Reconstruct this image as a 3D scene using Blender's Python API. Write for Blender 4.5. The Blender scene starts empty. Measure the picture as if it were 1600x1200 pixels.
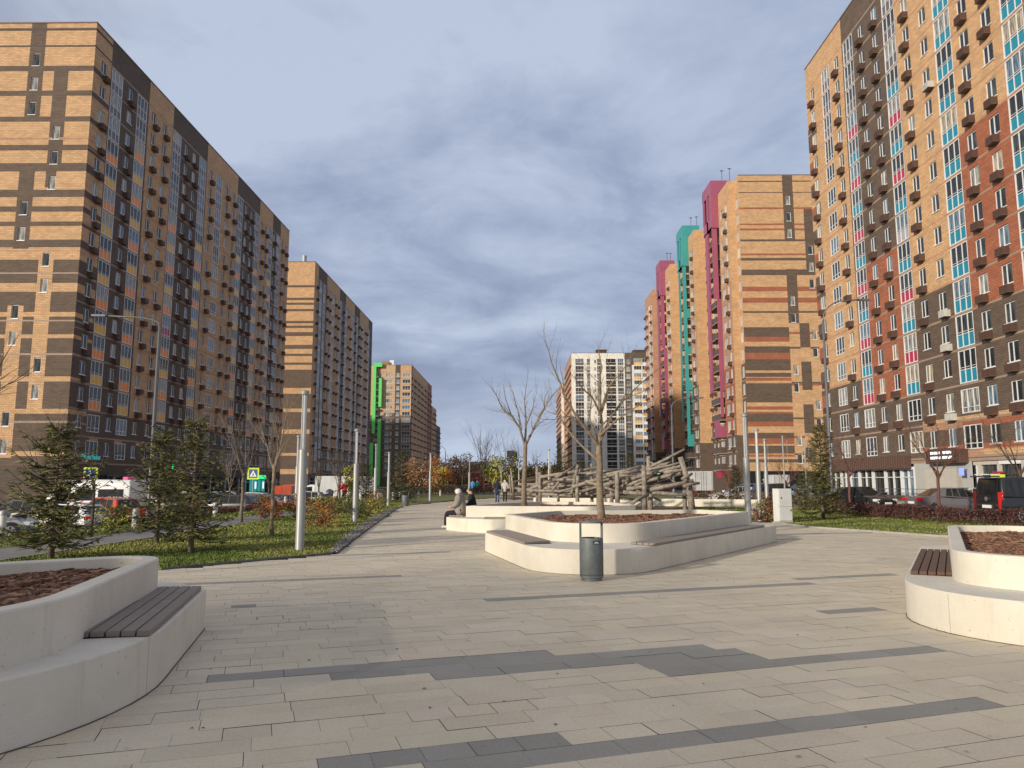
import bpy, bmesh, math, random
import numpy as np
from mathutils import Vector, Matrix, noise as mnoise
rnd = random.Random(7)
SC = bpy.context.scene
COL = SC.collection
CAMZ = 1.6
FPX = 1180.0
PITCH = math.atan(152/FPX)
YAW = math.atan(12/FPX)

# ---------- survey helpers: a sight line of the photograph turned into a real position ----------
def ray(px, py):
    x = px-800; y = 600-py
    f = FPX*math.cos(PITCH)-y*math.sin(PITCH); u = FPX*math.sin(PITCH)+y*math.cos(PITCH)
    return (x*math.cos(YAW)-f*math.sin(YAW), x*math.sin(YAW)+f*math.cos(YAW), u)
def G(px, py, z=0.0):
    r = ray(px, py); t = (z-CAMZ)/r[2]
    return (r[0]*t, r[1]*t)
def D(px, py, d):
    r = ray(px, py); t = d/r[1]
    return Vector((r[0]*t, d, CAMZ+r[2]*t))

# ---------- materials ----------
M = {}
def new_mat(name):
    m = bpy.data.materials.new(name); m.use_nodes = True
    nt = m.node_tree; nt.nodes.clear()
    out = nt.nodes.new('ShaderNodeOutputMaterial'); b = nt.nodes.new('ShaderNodeBsdfPrincipled')
    nt.links.new(b.outputs[0], out.inputs[0])
    M[name] = m
    return m, nt, b
def N(nt, t, **kw):
    n = nt.nodes.new(t)
    for k, v in kw.items():
        if k in n.inputs.keys(): n.inputs[k].default_value = v
        else: setattr(n, k, v)
    return n
def mat(name, col, rough=.7, var=.15, scale=3.0, metal=0.0, bump=0.0, bscale=40.0, col2=None, spec=.5, emit=None, estr=0):
    m, nt, b = new_mat(name)
    b.inputs['Roughness'].default_value = rough; b.inputs['Metallic'].default_value = metal
    b.inputs['Specular IOR Level'].default_value = spec
    c2 = col2 or tuple(max(0, c*(1-var)) for c in col)
    c1 = tuple(min(1, c*(1+var*.6)) for c in col) if not col2 else col
    tc = N(nt, 'ShaderNodeTexCoord')
    if var > 0 or col2:
        nz = N(nt, 'ShaderNodeTexNoise', Scale=scale, Detail=6.0, Roughness=.65)
        nt.links.new(tc.outputs['Object'], nz.inputs['Vector'])
        rp = N(nt, 'ShaderNodeValToRGB')
        rp.color_ramp.elements[0].position = .35; rp.color_ramp.elements[1].position = .65
        rp.color_ramp.elements[0].color = (*c2, 1); rp.color_ramp.elements[1].color = (*c1, 1)
        nt.links.new(nz.outputs['Fac'], rp.inputs[0]); nt.links.new(rp.outputs[0], b.inputs['Base Color'])
    else:
        b.inputs['Base Color'].default_value = (*col, 1)
    if bump > 0:
        nb = N(nt, 'ShaderNodeTexNoise', Scale=bscale, Detail=5.0)
        nt.links.new(tc.outputs['Object'], nb.inputs['Vector'])
        bp = N(nt, 'ShaderNodeBump', Strength=bump, Distance=.02)
        nt.links.new(nb.outputs['Fac'], bp.inputs['Height']); nt.links.new(bp.outputs[0], b.inputs['Normal'])
    if emit:
        b.inputs['Emission Color'].default_value = (*emit, 1); b.inputs['Emission Strength'].default_value = estr
    return m
def brick(name, col, mort=.8, bump=.3, var=.16):
    m, nt, b = new_mat(name)
    b.inputs['Roughness'].default_value = .85
    uv = N(nt, 'ShaderNodeUVMap'); uv.uv_map = 'UVMap'
    bt = N(nt, 'ShaderNodeTexBrick')
    bt.inputs['Scale'].default_value = 1.0
    bt.inputs['Brick Width'].default_value = .52; bt.inputs['Row Height'].default_value = .19
    bt.inputs['Mortar Size'].default_value = .016; bt.inputs['Mortar Smooth'].default_value = .3; bt.inputs['Bias'].default_value = 0
    bt.inputs['Color1'].default_value = (*[c*(1+var*.6) for c in col], 1)
    bt.inputs['Color2'].default_value = (*[c*(1-var) for c in col], 1)
    bt.inputs['Mortar'].default_value = (*[c*mort*.62 for c in col], 1)
    nt.links.new(uv.outputs[0], bt.inputs['Vector'])
    nz = N(nt, 'ShaderNodeTexNoise', Scale=.35, Detail=7.0, Roughness=.7)
    mp = N(nt, 'ShaderNodeMapping'); mp.inputs['Scale'].default_value = (1, 2.2, 1)
    nt.links.new(uv.outputs[0], mp.inputs[0]); nt.links.new(mp.outputs[0], nz.inputs['Vector'])
    mr = N(nt, 'ShaderNodeMapRange'); mr.inputs[1].default_value = .3; mr.inputs[2].default_value = .7
    mr.inputs[3].default_value = .86; mr.inputs[4].default_value = 1.12
    nt.links.new(nz.outputs['Fac'], mr.inputs[0])
    mx = N(nt, 'ShaderNodeMix', data_type='RGBA', blend_type='MULTIPLY'); mx.inputs[0].default_value = 1
    nt.links.new(bt.outputs['Color'], mx.inputs[6]); nt.links.new(mr.outputs[0], mx.inputs[7])
    nt.links.new(mx.outputs[2], b.inputs['Base Color'])
    bp = N(nt, 'ShaderNodeBump', Strength=bump, Distance=.02); bp.invert = True
    nt.links.new(bt.outputs['Fac'], bp.inputs['Height']); nt.links.new(bp.outputs[0], b.inputs['Normal'])
    return m
def leafmat(name, col, var=.35):
    m = mat(name, col, rough=.75, var=var, scale=1.6)
    return m

brick('tan', (.61, .38, .205)); brick('tan_pale', (.60, .42, .26)); brick('brown', (.135, .096, .072)); brick('red', (.37, .13, .07))
brick('salmon', (.50, .28, .18)); brick('dark_brick', (.11, .08, .065)); brick('cream', (.88, .84, .76), var=.08); brick('white_brick', (.80, .77, .72), var=.06)
mat('slab', (.34, .25, .19), var=.12, scale=1); mat('slab_dark', (.16, .11, .085), var=.1)
mat('roofing', (.10, .09, .09), rough=.9)
mat('frame_white', (.74, .75, .76), rough=.4, var=.05)
mat('frame_dark', (.07, .065, .06), rough=.5)
def glass(name, col, rough=.06, spec=.26, cur=None):
    m, nt, b = new_mat(name)
    b.inputs['Roughness'].default_value = rough; b.inputs['Specular IOR Level'].default_value = spec
    tc = N(nt, 'ShaderNodeTexCoord')
    nz = N(nt, 'ShaderNodeTexNoise', Scale=2.2, Detail=3.0); mp = N(nt, 'ShaderNodeMapping'); mp.inputs['Scale'].default_value = (3, 3, .35)
    nt.links.new(tc.outputs['Object'], mp.inputs[0]); nt.links.new(mp.outputs[0], nz.inputs['Vector'])
    rp = N(nt, 'ShaderNodeValToRGB'); rp.color_ramp.elements[0].position = .4; rp.color_ramp.elements[1].position = .6
    rp.color_ramp.elements[0].color = (*[c*.6 for c in col], 1); rp.color_ramp.elements[1].color = (*(cur or [c*1.3 for c in col]), 1)
    nt.links.new(nz.outputs['Fac'], rp.inputs[0]); nt.links.new(rp.outputs[0], b.inputs['Base Color'])
    return m
glass('glass_dark', (.03, .036, .042)); glass('glass_mid', (.035, .045, .058), cur=(.085, .095, .105))
glass('glass_curtain', (.20, .21, .205), cur=(.42, .42, .40), rough=.15); glass('glass_blue', (.10, .16, .22), cur=(.2, .28, .36))
glass('glass_warm', (.30, .26, .20), cur=(.5, .44, .34), rough=.2)
glass('car_glass', (.015, .018, .02), rough=.04, spec=.6)
mat('ac_brown', (.10, .055, .042), rough=.6, var=.12); mat('ac_white', (.55, .54, .5), rough=.5)
for n_, c_ in dict(p_orange=(.92, .27, .02), p_yellow=(.80, .45, .04), p_grey=(.13, .115, .135), p_teal=(.015, .24, .36), p_crimson=(.42, .03, .08),
                   p_magenta=(.33, .085, .15), p_turq=(.045, .31, .31), p_green=(.12, .62, .16), p_silver=(.35, .39, .42), p_brown=(.10, .075, .06), p_lilac=(.40, .38, .42), p_amber=(.88, .44, .07), p_seam=(.34, .31, .26)).items():
    mat(n_, c_, rough=.45, var=.08, scale=.6)
m, nt, b = new_mat('concrete'); b.inputs['Roughness'].default_value = .78
tc = N(nt, 'ShaderNodeTexCoord')
na = N(nt, 'ShaderNodeTexNoise', Scale=1.1, Detail=8.0, Roughness=.65); nt.links.new(tc.outputs['Object'], na.inputs['Vector'])
ra = N(nt, 'ShaderNodeValToRGB'); ra.color_ramp.elements[0].position = .36; ra.color_ramp.elements[0].color = (.61, .575, .49, 1); ra.color_ramp.elements[1].position = .62; ra.color_ramp.elements[1].color = (.70, .66, .575, 1)
nt.links.new(na.outputs['Fac'], ra.inputs[0])
mpc = N(nt, 'ShaderNodeMapping'); mpc.inputs['Scale'].default_value = (3.2, 3.2, .35); nt.links.new(tc.outputs['Object'], mpc.inputs[0])
nb_ = N(nt, 'ShaderNodeTexNoise', Scale=1.6, Detail=7.0, Roughness=.7); nt.links.new(mpc.outputs[0], nb_.inputs['Vector'])
rb = N(nt, 'ShaderNodeValToRGB'); rb.color_ramp.elements[0].position = .30; rb.color_ramp.elements[0].color = (.88, .86, .82, 1); rb.color_ramp.elements[1].position = .46; rb.color_ramp.elements[1].color = (1, 1, 1, 1)
nt.links.new(nb_.outputs['Fac'], rb.inputs[0])
nd = N(nt, 'ShaderNodeTexNoise', Scale=24.0, Detail=2.0); nt.links.new(tc.outputs['Object'], nd.inputs['Vector'])
rd = N(nt, 'ShaderNodeValToRGB'); rd.color_ramp.elements[0].position = .26; rd.color_ramp.elements[0].color = (.75, .7, .64, 1); rd.color_ramp.elements[1].position = .30; rd.color_ramp.elements[1].color = (1, 1, 1, 1)
nt.links.new(nd.outputs['Fac'], rd.inputs[0])
mc1 = N(nt, 'ShaderNodeMix', data_type='RGBA', blend_type='MULTIPLY'); mc1.inputs[0].default_value = 1; mc2 = N(nt, 'ShaderNodeMix', data_type='RGBA', blend_type='MULTIPLY'); mc2.inputs[0].default_value = 1
nt.links.new(ra.outputs[0], mc1.inputs[6]); nt.links.new(rb.outputs[0], mc1.inputs[7]); nt.links.new(mc1.outputs[2], mc2.inputs[6]); nt.links.new(rd.outputs[0], mc2.inputs[7]); nt.links.new(mc2.outputs[2], b.inputs['Base Color'])
ne = N(nt, 'ShaderNodeTexNoise', Scale=60.0, Detail=4.0); nt.links.new(tc.outputs['Object'], ne.inputs['Vector'])
bp = N(nt, 'ShaderNodeBump', Strength=.25, Distance=.02); nt.links.new(ne.outputs['Fac'], bp.inputs['Height']); nt.links.new(bp.outputs[0], b.inputs['Normal'])
mat('metal_lamp', (.17, .18, .20), rough=.5, metal=.3, var=.06); mat('metal_pole', (.31, .32, .32), rough=.45, metal=.2, var=.06); mat('metal_dark', (.10, .11, .115), rough=.45, metal=.3, var=.1)
mat('bin_grey', (.13, .15, .155), rough=.55, metal=.2, var=.2, scale=5, bump=.1)
mat('white_paint', (.62, .63, .62), rough=.5, var=.14, scale=.9); mat('truck_box', (.50, .51, .52), rough=.5, var=.16, scale=.7)
mat('lamp_glass', (.55, .57, .6), rough=.2)
mat('rubber', (.02, .02, .02), rough=.85); mat('rim', (.42, .43, .45), rough=.35, metal=.7)
mat('asphalt', (.055, .055, .058), rough=.9, var=.25, scale=2, bump=.2, bscale=90); mat('asphalt_path', (.20, .195, .19), rough=.9, var=.2, scale=.8, bump=.2, bscale=60)
mat('kerb', (.34, .32, .29), rough=.85, var=.15, bump=.2); mat('gravel', (.13, .12, .115), rough=.95, var=.5, scale=14, bump=1, bscale=40)
mat('joint', (.10, .085, .07), rough=.95)
mat('soil', (.07, .05, .035), rough=.95, var=.4, scale=5, bump=.6)
mat('play_surface', (.13, .08, .06), rough=.95, var=.25, scale=3, bump=.4)
mat('grass_base', (.095, .11, .022), rough=.95, scale=.8, col2=(.17, .17, .045), bump=.7, bscale=30)
mat('far_ground', (.10, .10, .06), rough=.95, var=.3, scale=.05)
for n_, c_ in dict(leaf_spruce=(.085, .11, .025), leaf_spruce2=(.15, .16, .035), leaf_spruce3=(.23, .21, .07), leaf_orange=(.46, .17, .03), leaf_rust=(.28, .12, .05), leaf_yellow=(.46, .44, .08),
                   leaf_olive=(.20, .18, .06), leaf_maroon=(.065, .022, .02), leaf_maroon2=(.13, .045, .035), leaf_green=(.07, .10, .025), leaf_dark=(.02, .032, .014), leaf_pale=(.36, .27, .18),
                   grass1=(.115, .165, .022), grass2=(.20, .225, .04), grass3=(.29, .26, .09)).items():
    leafmat(n_, c_)
mat('bark_pale', (.235, .18, .125), rough=.9, var=.35, scale=9, bump=.5, bscale=50); mat('bark_dark', (.09, .065, .05), rough=.9, var=.3, scale=9)
mat('bark_red', (.13, .06, .05), rough=.9); mat('bark_grey', (.19, .155, .125), rough=.9, var=.3, scale=9)
def wood(name, c1, c2, sc=(30, 30, 2)):
    m, nt, b = new_mat(name); b.inputs['Roughness'].default_value = .8
    tc = N(nt, 'ShaderNodeTexCoord'); mp = N(nt, 'ShaderNodeMapping'); mp.inputs['Scale'].default_value = sc
    nz = N(nt, 'ShaderNodeTexNoise', Scale=1.0, Detail=6.0, Roughness=.7)
    nt.links.new(tc.outputs['UV' if name.startswith('plank') else 'Object'], mp.inputs[0]); nt.links.new(mp.outputs[0], nz.inputs['Vector'])
    rp = N(nt, 'ShaderNodeValToRGB'); rp.color_ramp.elements[0].position = .35; rp.color_ramp.elements[1].position = .68
    rp.color_ramp.elements[0].color = (*c2, 1); rp.color_ramp.elements[1].color = (*c1, 1)
    nt.links.new(nz.outputs['Fac'], rp.inputs[0]); nt.links.new(rp.outputs[0], b.inputs['Base Color'])
    bp = N(nt, 'ShaderNodeBump', Strength=.5, Distance=.01); nt.links.new(nz.outputs['Fac'], bp.inputs['Height']); nt.links.new(bp.outputs[0], b.inputs['Normal'])
wood('plank_grey', (.37, .32, .275), (.18, .15, .125), (2, 60, 1)); wood('plank_brown', (.15, .085, .06), (.095, .055, .04), (2, 50, 1))
wood('log_wood', (.37, .325, .27), (.13, .108, .088), (5, 5, 5)); wood('log_end', (.30, .23, .16), (.16, .12, .09), (20, 20, 20))
# paving: each tile carries its own stone tone in an attribute
m, nt, b = new_mat('paving')
b.inputs['Roughness'].default_value = .78
at_ = N(nt, 'ShaderNodeAttribute'); at_.attribute_name = 'tone'
tc = N(nt, 'ShaderNodeTexCoord')
n1 = N(nt, 'ShaderNodeTexNoise', Scale=.55, Detail=5.0, Roughness=.6); n2 = N(nt, 'ShaderNodeTexNoise', Scale=45.0, Detail=3.0)
nt.links.new(tc.outputs['Object'], n1.inputs['Vector']); nt.links.new(tc.outputs['Object'], n2.inputs['Vector'])
r1 = N(nt, 'ShaderNodeMapRange'); r1.inputs[1].default_value = .3; r1.inputs[2].default_value = .7; r1.inputs[3].default_value = .90; r1.inputs[4].default_value = 1.06
r2 = N(nt, 'ShaderNodeMapRange'); r2.inputs[1].default_value = .25; r2.inputs[2].default_value = .75; r2.inputs[3].default_value = .90; r2.inputs[4].default_value = 1.08
nt.links.new(n1.outputs['Fac'], r1.inputs[0]); nt.links.new(n2.outputs['Fac'], r2.inputs[0])
mu = N(nt, 'ShaderNodeMath', operation='MULTIPLY'); nt.links.new(r1.outputs[0], mu.inputs[0]); nt.links.new(r2.outputs[0], mu.inputs[1])
mx = N(nt, 'ShaderNodeMix', data_type='RGBA', blend_type='MULTIPLY'); mx.inputs[0].default_value = 1
n3 = N(nt, 'ShaderNodeTexNoise', Scale=2.6, Detail=8.0, Roughness=.7); nt.links.new(tc.outputs['Object'], n3.inputs['Vector'])
r3 = N(nt, 'ShaderNodeValToRGB'); r3.color_ramp.elements[0].position = .34; r3.color_ramp.elements[0].color = (.95, .925, .89, 1); r3.color_ramp.elements[1].position = .62; r3.color_ramp.elements[1].color = (1.0, 1.0, .98, 1)
nt.links.new(n3.outputs['Fac'], r3.inputs[0])
mx2 = N(nt, 'ShaderNodeMix', data_type='RGBA', blend_type='MULTIPLY'); mx2.inputs[0].default_value = 1
nt.links.new(at_.outputs['Color'], mx2.inputs[6]); nt.links.new(r3.outputs[0], mx2.inputs[7])
n4 = N(nt, 'ShaderNodeTexNoise', Scale=7.0, Detail=4.0, Roughness=.8); nt.links.new(tc.outputs['Object'], n4.inputs['Vector'])
r4 = N(nt, 'ShaderNodeValToRGB'); r4.color_ramp.elements[0].position = .27; r4.color_ramp.elements[0].color = (.66, .62, .57, 1); r4.color_ramp.elements[1].position = .37; r4.color_ramp.elements[1].color = (1, 1, 1, 1)
nt.links.new(n4.outputs['Fac'], r4.inputs[0])
mx3 = N(nt, 'ShaderNodeMix', data_type='RGBA', blend_type='MULTIPLY'); mx3.inputs[0].default_value = 1
nt.links.new(mx2.outputs[2], mx3.inputs[6]); nt.links.new(r4.outputs[0], mx3.inputs[7])
nt.links.new(mx3.outputs[2], mx.inputs[6]); nt.links.new(mu.outputs[0], mx.inputs[7]); nt.links.new(mx.outputs[2], b.inputs['Base Color'])
bp = N(nt, 'ShaderNodeBump', Strength=.12, Distance=.01); nt.links.new(n2.outputs['Fac'], bp.inputs['Height']); nt.links.new(bp.outputs[0], b.inputs['Normal'])
m, nt, b = new_mat('mulch_chip')
b.inputs['Roughness'].default_value = .9
at_ = N(nt, 'ShaderNodeAttribute'); at_.attribute_name = 'tone'; nt.links.new(at_.outputs['Color'], b.inputs['Base Color'])
for n_, c_ in dict(paint_white=(.70, .72, .74), paint_black=(.012, .014, .018), paint_red=(.50, .07, .02), paint_grey=(.13, .12, .13), paint_blue=(.05, .10, .24), paint_navy=(.02, .03, .07), paint_silver=(.40, .42, .45), paint_pale_blue=(.22, .33, .52), paint_taxi=(.55, .38, .03)).items():
    mm = mat(n_, c_, rough=.28, var=.03); mm.node_tree.nodes['Principled BSDF'].inputs['Coat Weight'].default_value = .6
mat('tail_red', (.5, .01, .01), rough=.15, var=0, emit=(1, .06, .03), estr=.08); mat('lens_clear', (.65, .68, .7), rough=.12, var=0)
mat('sign_yellow', (.62, .78, .03), rough=.5, var=.03); mat('sign_blue', (.02, .09, .30), rough=.5, var=0); mat('sign_white', (.8, .8, .8), rough=.5, var=0); mat('black', (.008, .008, .01), rough=.6, var=0)
mat('lit_green', (.05, .7, .25), var=0, emit=(.03, .9, .3), estr=.9); mat('lit_white', (.8, .8, .8), var=0, emit=(.85, .92, 1), estr=.9); mat('lit_pink', (.7, .1, .25), var=0, emit=(1, .1, .35), estr=.15); mat('tail_dark', (.16, .012, .012), rough=.2, var=0)
mat('lit_teal', (.03, .5, .5), var=0, emit=(.03, .5, .45), estr=.4); mat('lit_yellow', (.6, .65, .05), var=0, emit=(.6, .65, .03), estr=.12); mat('lit_blue', (.2, .3, .9), var=0, emit=(.3, .35, 1), estr=.6)
mat('skin', (.50, .30, .21), rough=.6, var=.05); mat('coat_taupe', (.27, .235, .21), rough=.9, var=.15, bump=.3); mat('coat_navy', (.018, .025, .05), rough=.9); mat('coat_cream', (.52, .50, .44), rough=.9, bump=.3)
mat('cloth_black', (.015, .015, .018), rough=.9); mat('jeans', (.06, .10, .22), rough=.9); mat('coat_red', (.50, .03, .03), rough=.8); mat('coat_blue', (.05, .28, .60), rough=.8); mat('coat_teal', (.02, .16, .15), rough=.8)
mat('shoe_white', (.6, .6, .6)); mat('hair_dark', (.02, .015, .012)); mat('hat_white', (.62, .60, .56)); mat('shop_grey', (.42, .42, .40), var=.08); mat('shop_pale', (.50, .47, .42), var=.08)

# ---------- geometry collector ----------
class Geo:
    def __init__(s): s.v = []; s.f = []; s.m = []; s.uv = []
    def face(s, pts, m, uv=None):
        i = len(s.v); s.v += [tuple(p) for p in pts]; s.f.append(tuple(range(i, i+len(pts)))); s.m.append(m); s.uv.append(uv)
    def box(s, x0, x1, y0, y1, z0, z1, m, T=None):
        c = [(x0, y0, z0), (x1, y0, z0), (x1, y1, z0), (x0, y1, z0), (x0, y0, z1), (x1, y0, z1), (x1, y1, z1), (x0, y1, z1)]
        if T is not None: c = [tuple(T @ Vector(p)) for p in c]
        i = len(s.v); s.v += c
        for f in ((0, 3, 2, 1), (4, 5, 6, 7), (0, 1, 5, 4), (1, 2, 6, 5), (2, 3, 7, 6), (3, 0, 4, 7)):
            s.f.append(tuple(i+k for k in f)); s.m.append(m); s.uv.append(None)
    def tube(s, pts, rads, m, n=8, caps=True, endm=None):
        pts = [Vector(p) for p in pts]; i0 = len(s.v)
        up = Vector((0, 0, 1)); prev = None
        for k, p in enumerate(pts):
            d = (pts[min(k+1, len(pts)-1)]-pts[max(k-1, 0)]).normalized()
            if prev is None:
                a = d.cross(up if abs(d.z) < .9 else Vector((1, 0, 0))).normalized()
            else:
                a = (prev-d*prev.dot(d)).normalized()
            prev = a; b = d.cross(a)
            for j in range(n):
                t = 2*math.pi*j/n
                s.v.append(tuple(p+(a*math.cos(t)+b*math.sin(t))*rads[k]))
        for k in range(len(pts)-1):
            for j in range(n):
                s.f.append((i0+k*n+j, i0+k*n+(j+1) % n, i0+(k+1)*n+(j+1) % n, i0+(k+1)*n+j)); s.m.append(m); s.uv.append(None)
        if caps:
            s.f.append(tuple(i0+j for j in reversed(range(n)))); s.m.append(endm or m); s.uv.append(None)
            k = len(pts)-1; s.f.append(tuple(i0+k*n+j for j in range(n))); s.m.append(endm or m); s.uv.append(None)
    def lathe(s, prof, m, n=20, c=(0, 0, 0)):
        i0 = len(s.v)
        for r, z in prof:
            for j in range(n):
                t = 2*math.pi*j/n; s.v.append((c[0]+r*math.cos(t), c[1]+r*math.sin(t), c[2]+z))
        for k in range(len(prof)-1):
            for j in range(n):
                s.f.append((i0+k*n+j, i0+k*n+(j+1) % n, i0+(k+1)*n+(j+1) % n, i0+(k+1)*n+j)); s.m.append(m); s.uv.append(None)
        s.f.append(tuple(i0+j for j in reversed(range(n)))); s.m.append(m); s.uv.append(None)
        k = len(prof)-1; s.f.append(tuple(i0+k*n+j for j in range(n))); s.m.append(m); s.uv.append(None)
    def prism(s, poly, z0, z1, m, top=True, bottom=True, mtop=None):
        n = len(poly); i0 = len(s.v)
        s.v += [(x, y, z0) for x, y in poly]+[(x, y, z1) for x, y in poly]
        for j in range(n):
            s.f.append((i0+j, i0+(j+1) % n, i0+n+(j+1) % n, i0+n+j)); s.m.append(m); s.uv.append(None)
        if top: s.f.append(tuple(i0+n+j for j in range(n))); s.m.append(mtop or m); s.uv.append(None)
        if bottom: s.f.append(tuple(i0+j for j in reversed(range(n)))); s.m.append(m); s.uv.append(None)
    def add(s, g, T):
        i = len(s.v)
        R = T
        s.v += [tuple(R @ Vector(p)) for p in g.v]
        s.f += [tuple(i+k for k in f) for f in g.f]; s.m += g.m; s.uv += g.uv
    def mesh(s, name, smooth=False):
        me = bpy.data.meshes.new(name); me.from_pydata(s.v, [], s.f)
        names = []
        for x in s.m:
            if x not in names: names.append(x)
        for x in names: me.materials.append(M[x])
        idx = {x: k for k, x in enumerate(names)}
        me.polygons.foreach_set('material_index', [idx[x] for x in s.m])
        if any(u is not None for u in s.uv):
            uvl = me.uv_layers.new(name='UVMap'); fl = []
            for f, u in zip(s.f, s.uv):
                fl += [c for p in (u or [(0, 0)]*len(f)) for c in p]
            uvl.data.foreach_set('uv', fl)
        if smooth: me.polygons.foreach_set('use_smooth', [True]*len(me.polygons))
        me.update(); return me
    def build(s, name, parent=None, smooth=False, loc=None):
        o = bpy.data.objects.new(name, s.mesh(name, smooth)); COL.objects.link(o)
        if parent: o.parent = parent
        if loc: o.location = loc
        return o
def bevel(o, w=.02, seg=2, ang=35):
    md = o.modifiers.new('bevel', 'BEVEL'); md.width = w; md.segments = seg; md.limit_method = 'ANGLE'; md.angle_limit = math.radians(ang)
    md.harden_normals = False
    return o
def autosmooth(o, ang=35):
    me = o.data
    me.polygons.foreach_set('use_smooth', [True]*len(me.polygons))
    bm = bmesh.new(); bm.from_mesh(me)
    for e in bm.edges:
        if len(e.link_faces) == 2 and e.calc_face_angle(0) > math.radians(ang): e.smooth = False
    bm.to_mesh(me); bm.free(); return o
def tag(o, label=None, cat=None, group=None, kind=None):
    if label: o['label'] = label
    if cat: o['category'] = cat
    if group: o['group'] = group
    if kind: o['kind'] = kind
    return o
def empty(name, loc=(0, 0, 0), rz=0):
    o = bpy.data.objects.new(name, None); COL.objects.link(o); o.location = loc; o.rotation_euler = (0, 0, rz); o.empty_display_size = .2
    return o
def copy_tree(o, parent=None):
    c = o.copy(); COL.objects.link(c)
    if parent: c.parent = parent
    for ch in [x for x in bpy.data.objects if x.parent == o]: copy_tree(ch, c)
    return c
def place(o, x, y, z, rz=0, s=1.0):
    o.location = (x, y, z); o.rotation_euler = (0, 0, rz); o.scale = (s, s, s)
def text_geo(txt, size, m, depth=.02, T=None, parent=None, name='lettering'):
    cu = bpy.data.curves.new('txt', 'FONT'); cu.body = txt; cu.size = size; cu.extrude = depth; cu.align_x = 'CENTER'
    to = bpy.data.objects.new('txt', cu); COL.objects.link(to)
    dg = bpy.context.evaluated_depsgraph_get(); me = bpy.data.meshes.new_from_object(to.evaluated_get(dg))
    bpy.data.objects.remove(to); me.materials.clear(); me.materials.append(M[m])
    o = bpy.data.objects.new(name, me); COL.objects.link(o)
    if T is not None: o.matrix_world = T
    if parent: o.parent = parent
    return o
# ================= BUILDINGS =================
FH = 2.84
def FB(n): return 3.55+(n-2)*FH
ROOF = 52.0
PROTO = {}
def win_geo(w, h, gl, mull=1, low=False):
    g = Geo(); t = .065
    fr = 'frame_white'
    g.box(-w/2, -w/2+t, -.05, .02, 0, h, fr); g.box(w/2-t, w/2, -.05, .02, 0, h, fr)
    g.box(-w/2+t, w/2-t, -.05, .02, 0, t, fr); g.box(-w/2+t, w/2-t, -.05, .02, h-t, h, fr)
    for k in range(mull):
        x = -w/2+w*(k+1)/(mull+1)*(1.0 if mull > 1 else 1.12)
        g.box(x-.045, x+.045, -.048, .018, t, h-t, fr)
    if low:
        g.box(-w/2+t, w/2-t, -.046, .016, h*.24, h*.24+.06, fr)
    g.box(-w/2-.06, w/2+.06, .022, .16, -.07, -.005, fr)
    gg = Geo(); gg.face([(-w/2+.03, -.02, .03), (w/2-.03, -.02, .03), (w/2-.03, -.02, h-.03), (-w/2+.03, -.02, h-.03)][::-1], gl)
    return g, gg
def log_geo(w, h, gl, panel, bays=3):
    g = Geo(); t = .08; fr = 'frame_white'
    g.box(-w/2, -w/2+t*1.3, -.06, .04, 0, h, fr); g.box(w/2-t*1.3, w/2, -.06, .04, 0, h, fr)
    g.box(-w/2+t*1.3, w/2-t*1.3, -.06, .04, h-t, h, fr); g.box(-w/2+t*1.3, w/2-t*1.3, -.06, .04, 0, t, fr)
    zl = 1.04 if panel else .42
    g.box(-w/2+t*1.3, w/2-t*1.3, -.055, .035, zl, zl+.06, fr)
    if panel: g.box(-w/2+t*1.3, w/2-t*1.3, -.055, .03, zl+.20, zl+.24, fr)
    for k in range(bays-1):
        x = -w/2+w*(k+1)/bays
        g.box(x-.035, x+.035, -.05, .03, t, h-t, fr)
    gg = Geo()
    gg.face([(-w/2+.05, -.02, zl+.03 if panel else .04), (w/2-.05, -.02, zl+.03 if panel else .04), (w/2-.05, -.02, h-.04), (-w/2+.05, -.02, h-.04)][::-1], gl)
    if panel: gg.face([(-w/2+.05, -.015, .04), (w/2-.05, -.015, .04), (w/2-.05, -.015, zl+.03), (-w/2+.05, -.015, zl+.03)][::-1], panel)
    return g, gg
def ac_geo(m='ac_brown'):
    g = Geo()
    g.box(-.46, .46, .0, .5, 0, .56, m)
    for k in range(5): g.box(-.42, .42, .5, .52, .06+k*.1, .11+k*.1, m)
    g.box(-.48, .48, 0, .53, -.03, 0, 'slab_dark')
    return g, None
def proto(key):
    if key in PROTO: return PROTO[key]
    k = key[0]
    if k == 'W': g, gg = win_geo(key[1], key[2], key[3], key[4], key[5])
    elif k == 'L': g, gg = log_geo(key[1], key[2], key[3], key[4], key[5])
    elif k == 'A': g, gg = ac_geo(key[1])
    both = Geo(); both.add(g, Matrix())
    if gg: both.add(gg, Matrix())
    PROTO[key] = (g, gg, both, g.mesh(k), gg.mesh(k+'g') if gg else None, both.mesh(k+'b'))
    return PROTO[key]
NAMES = {'W': 'window', 'L': 'loggia', 'A': 'air_conditioner_box'}
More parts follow.
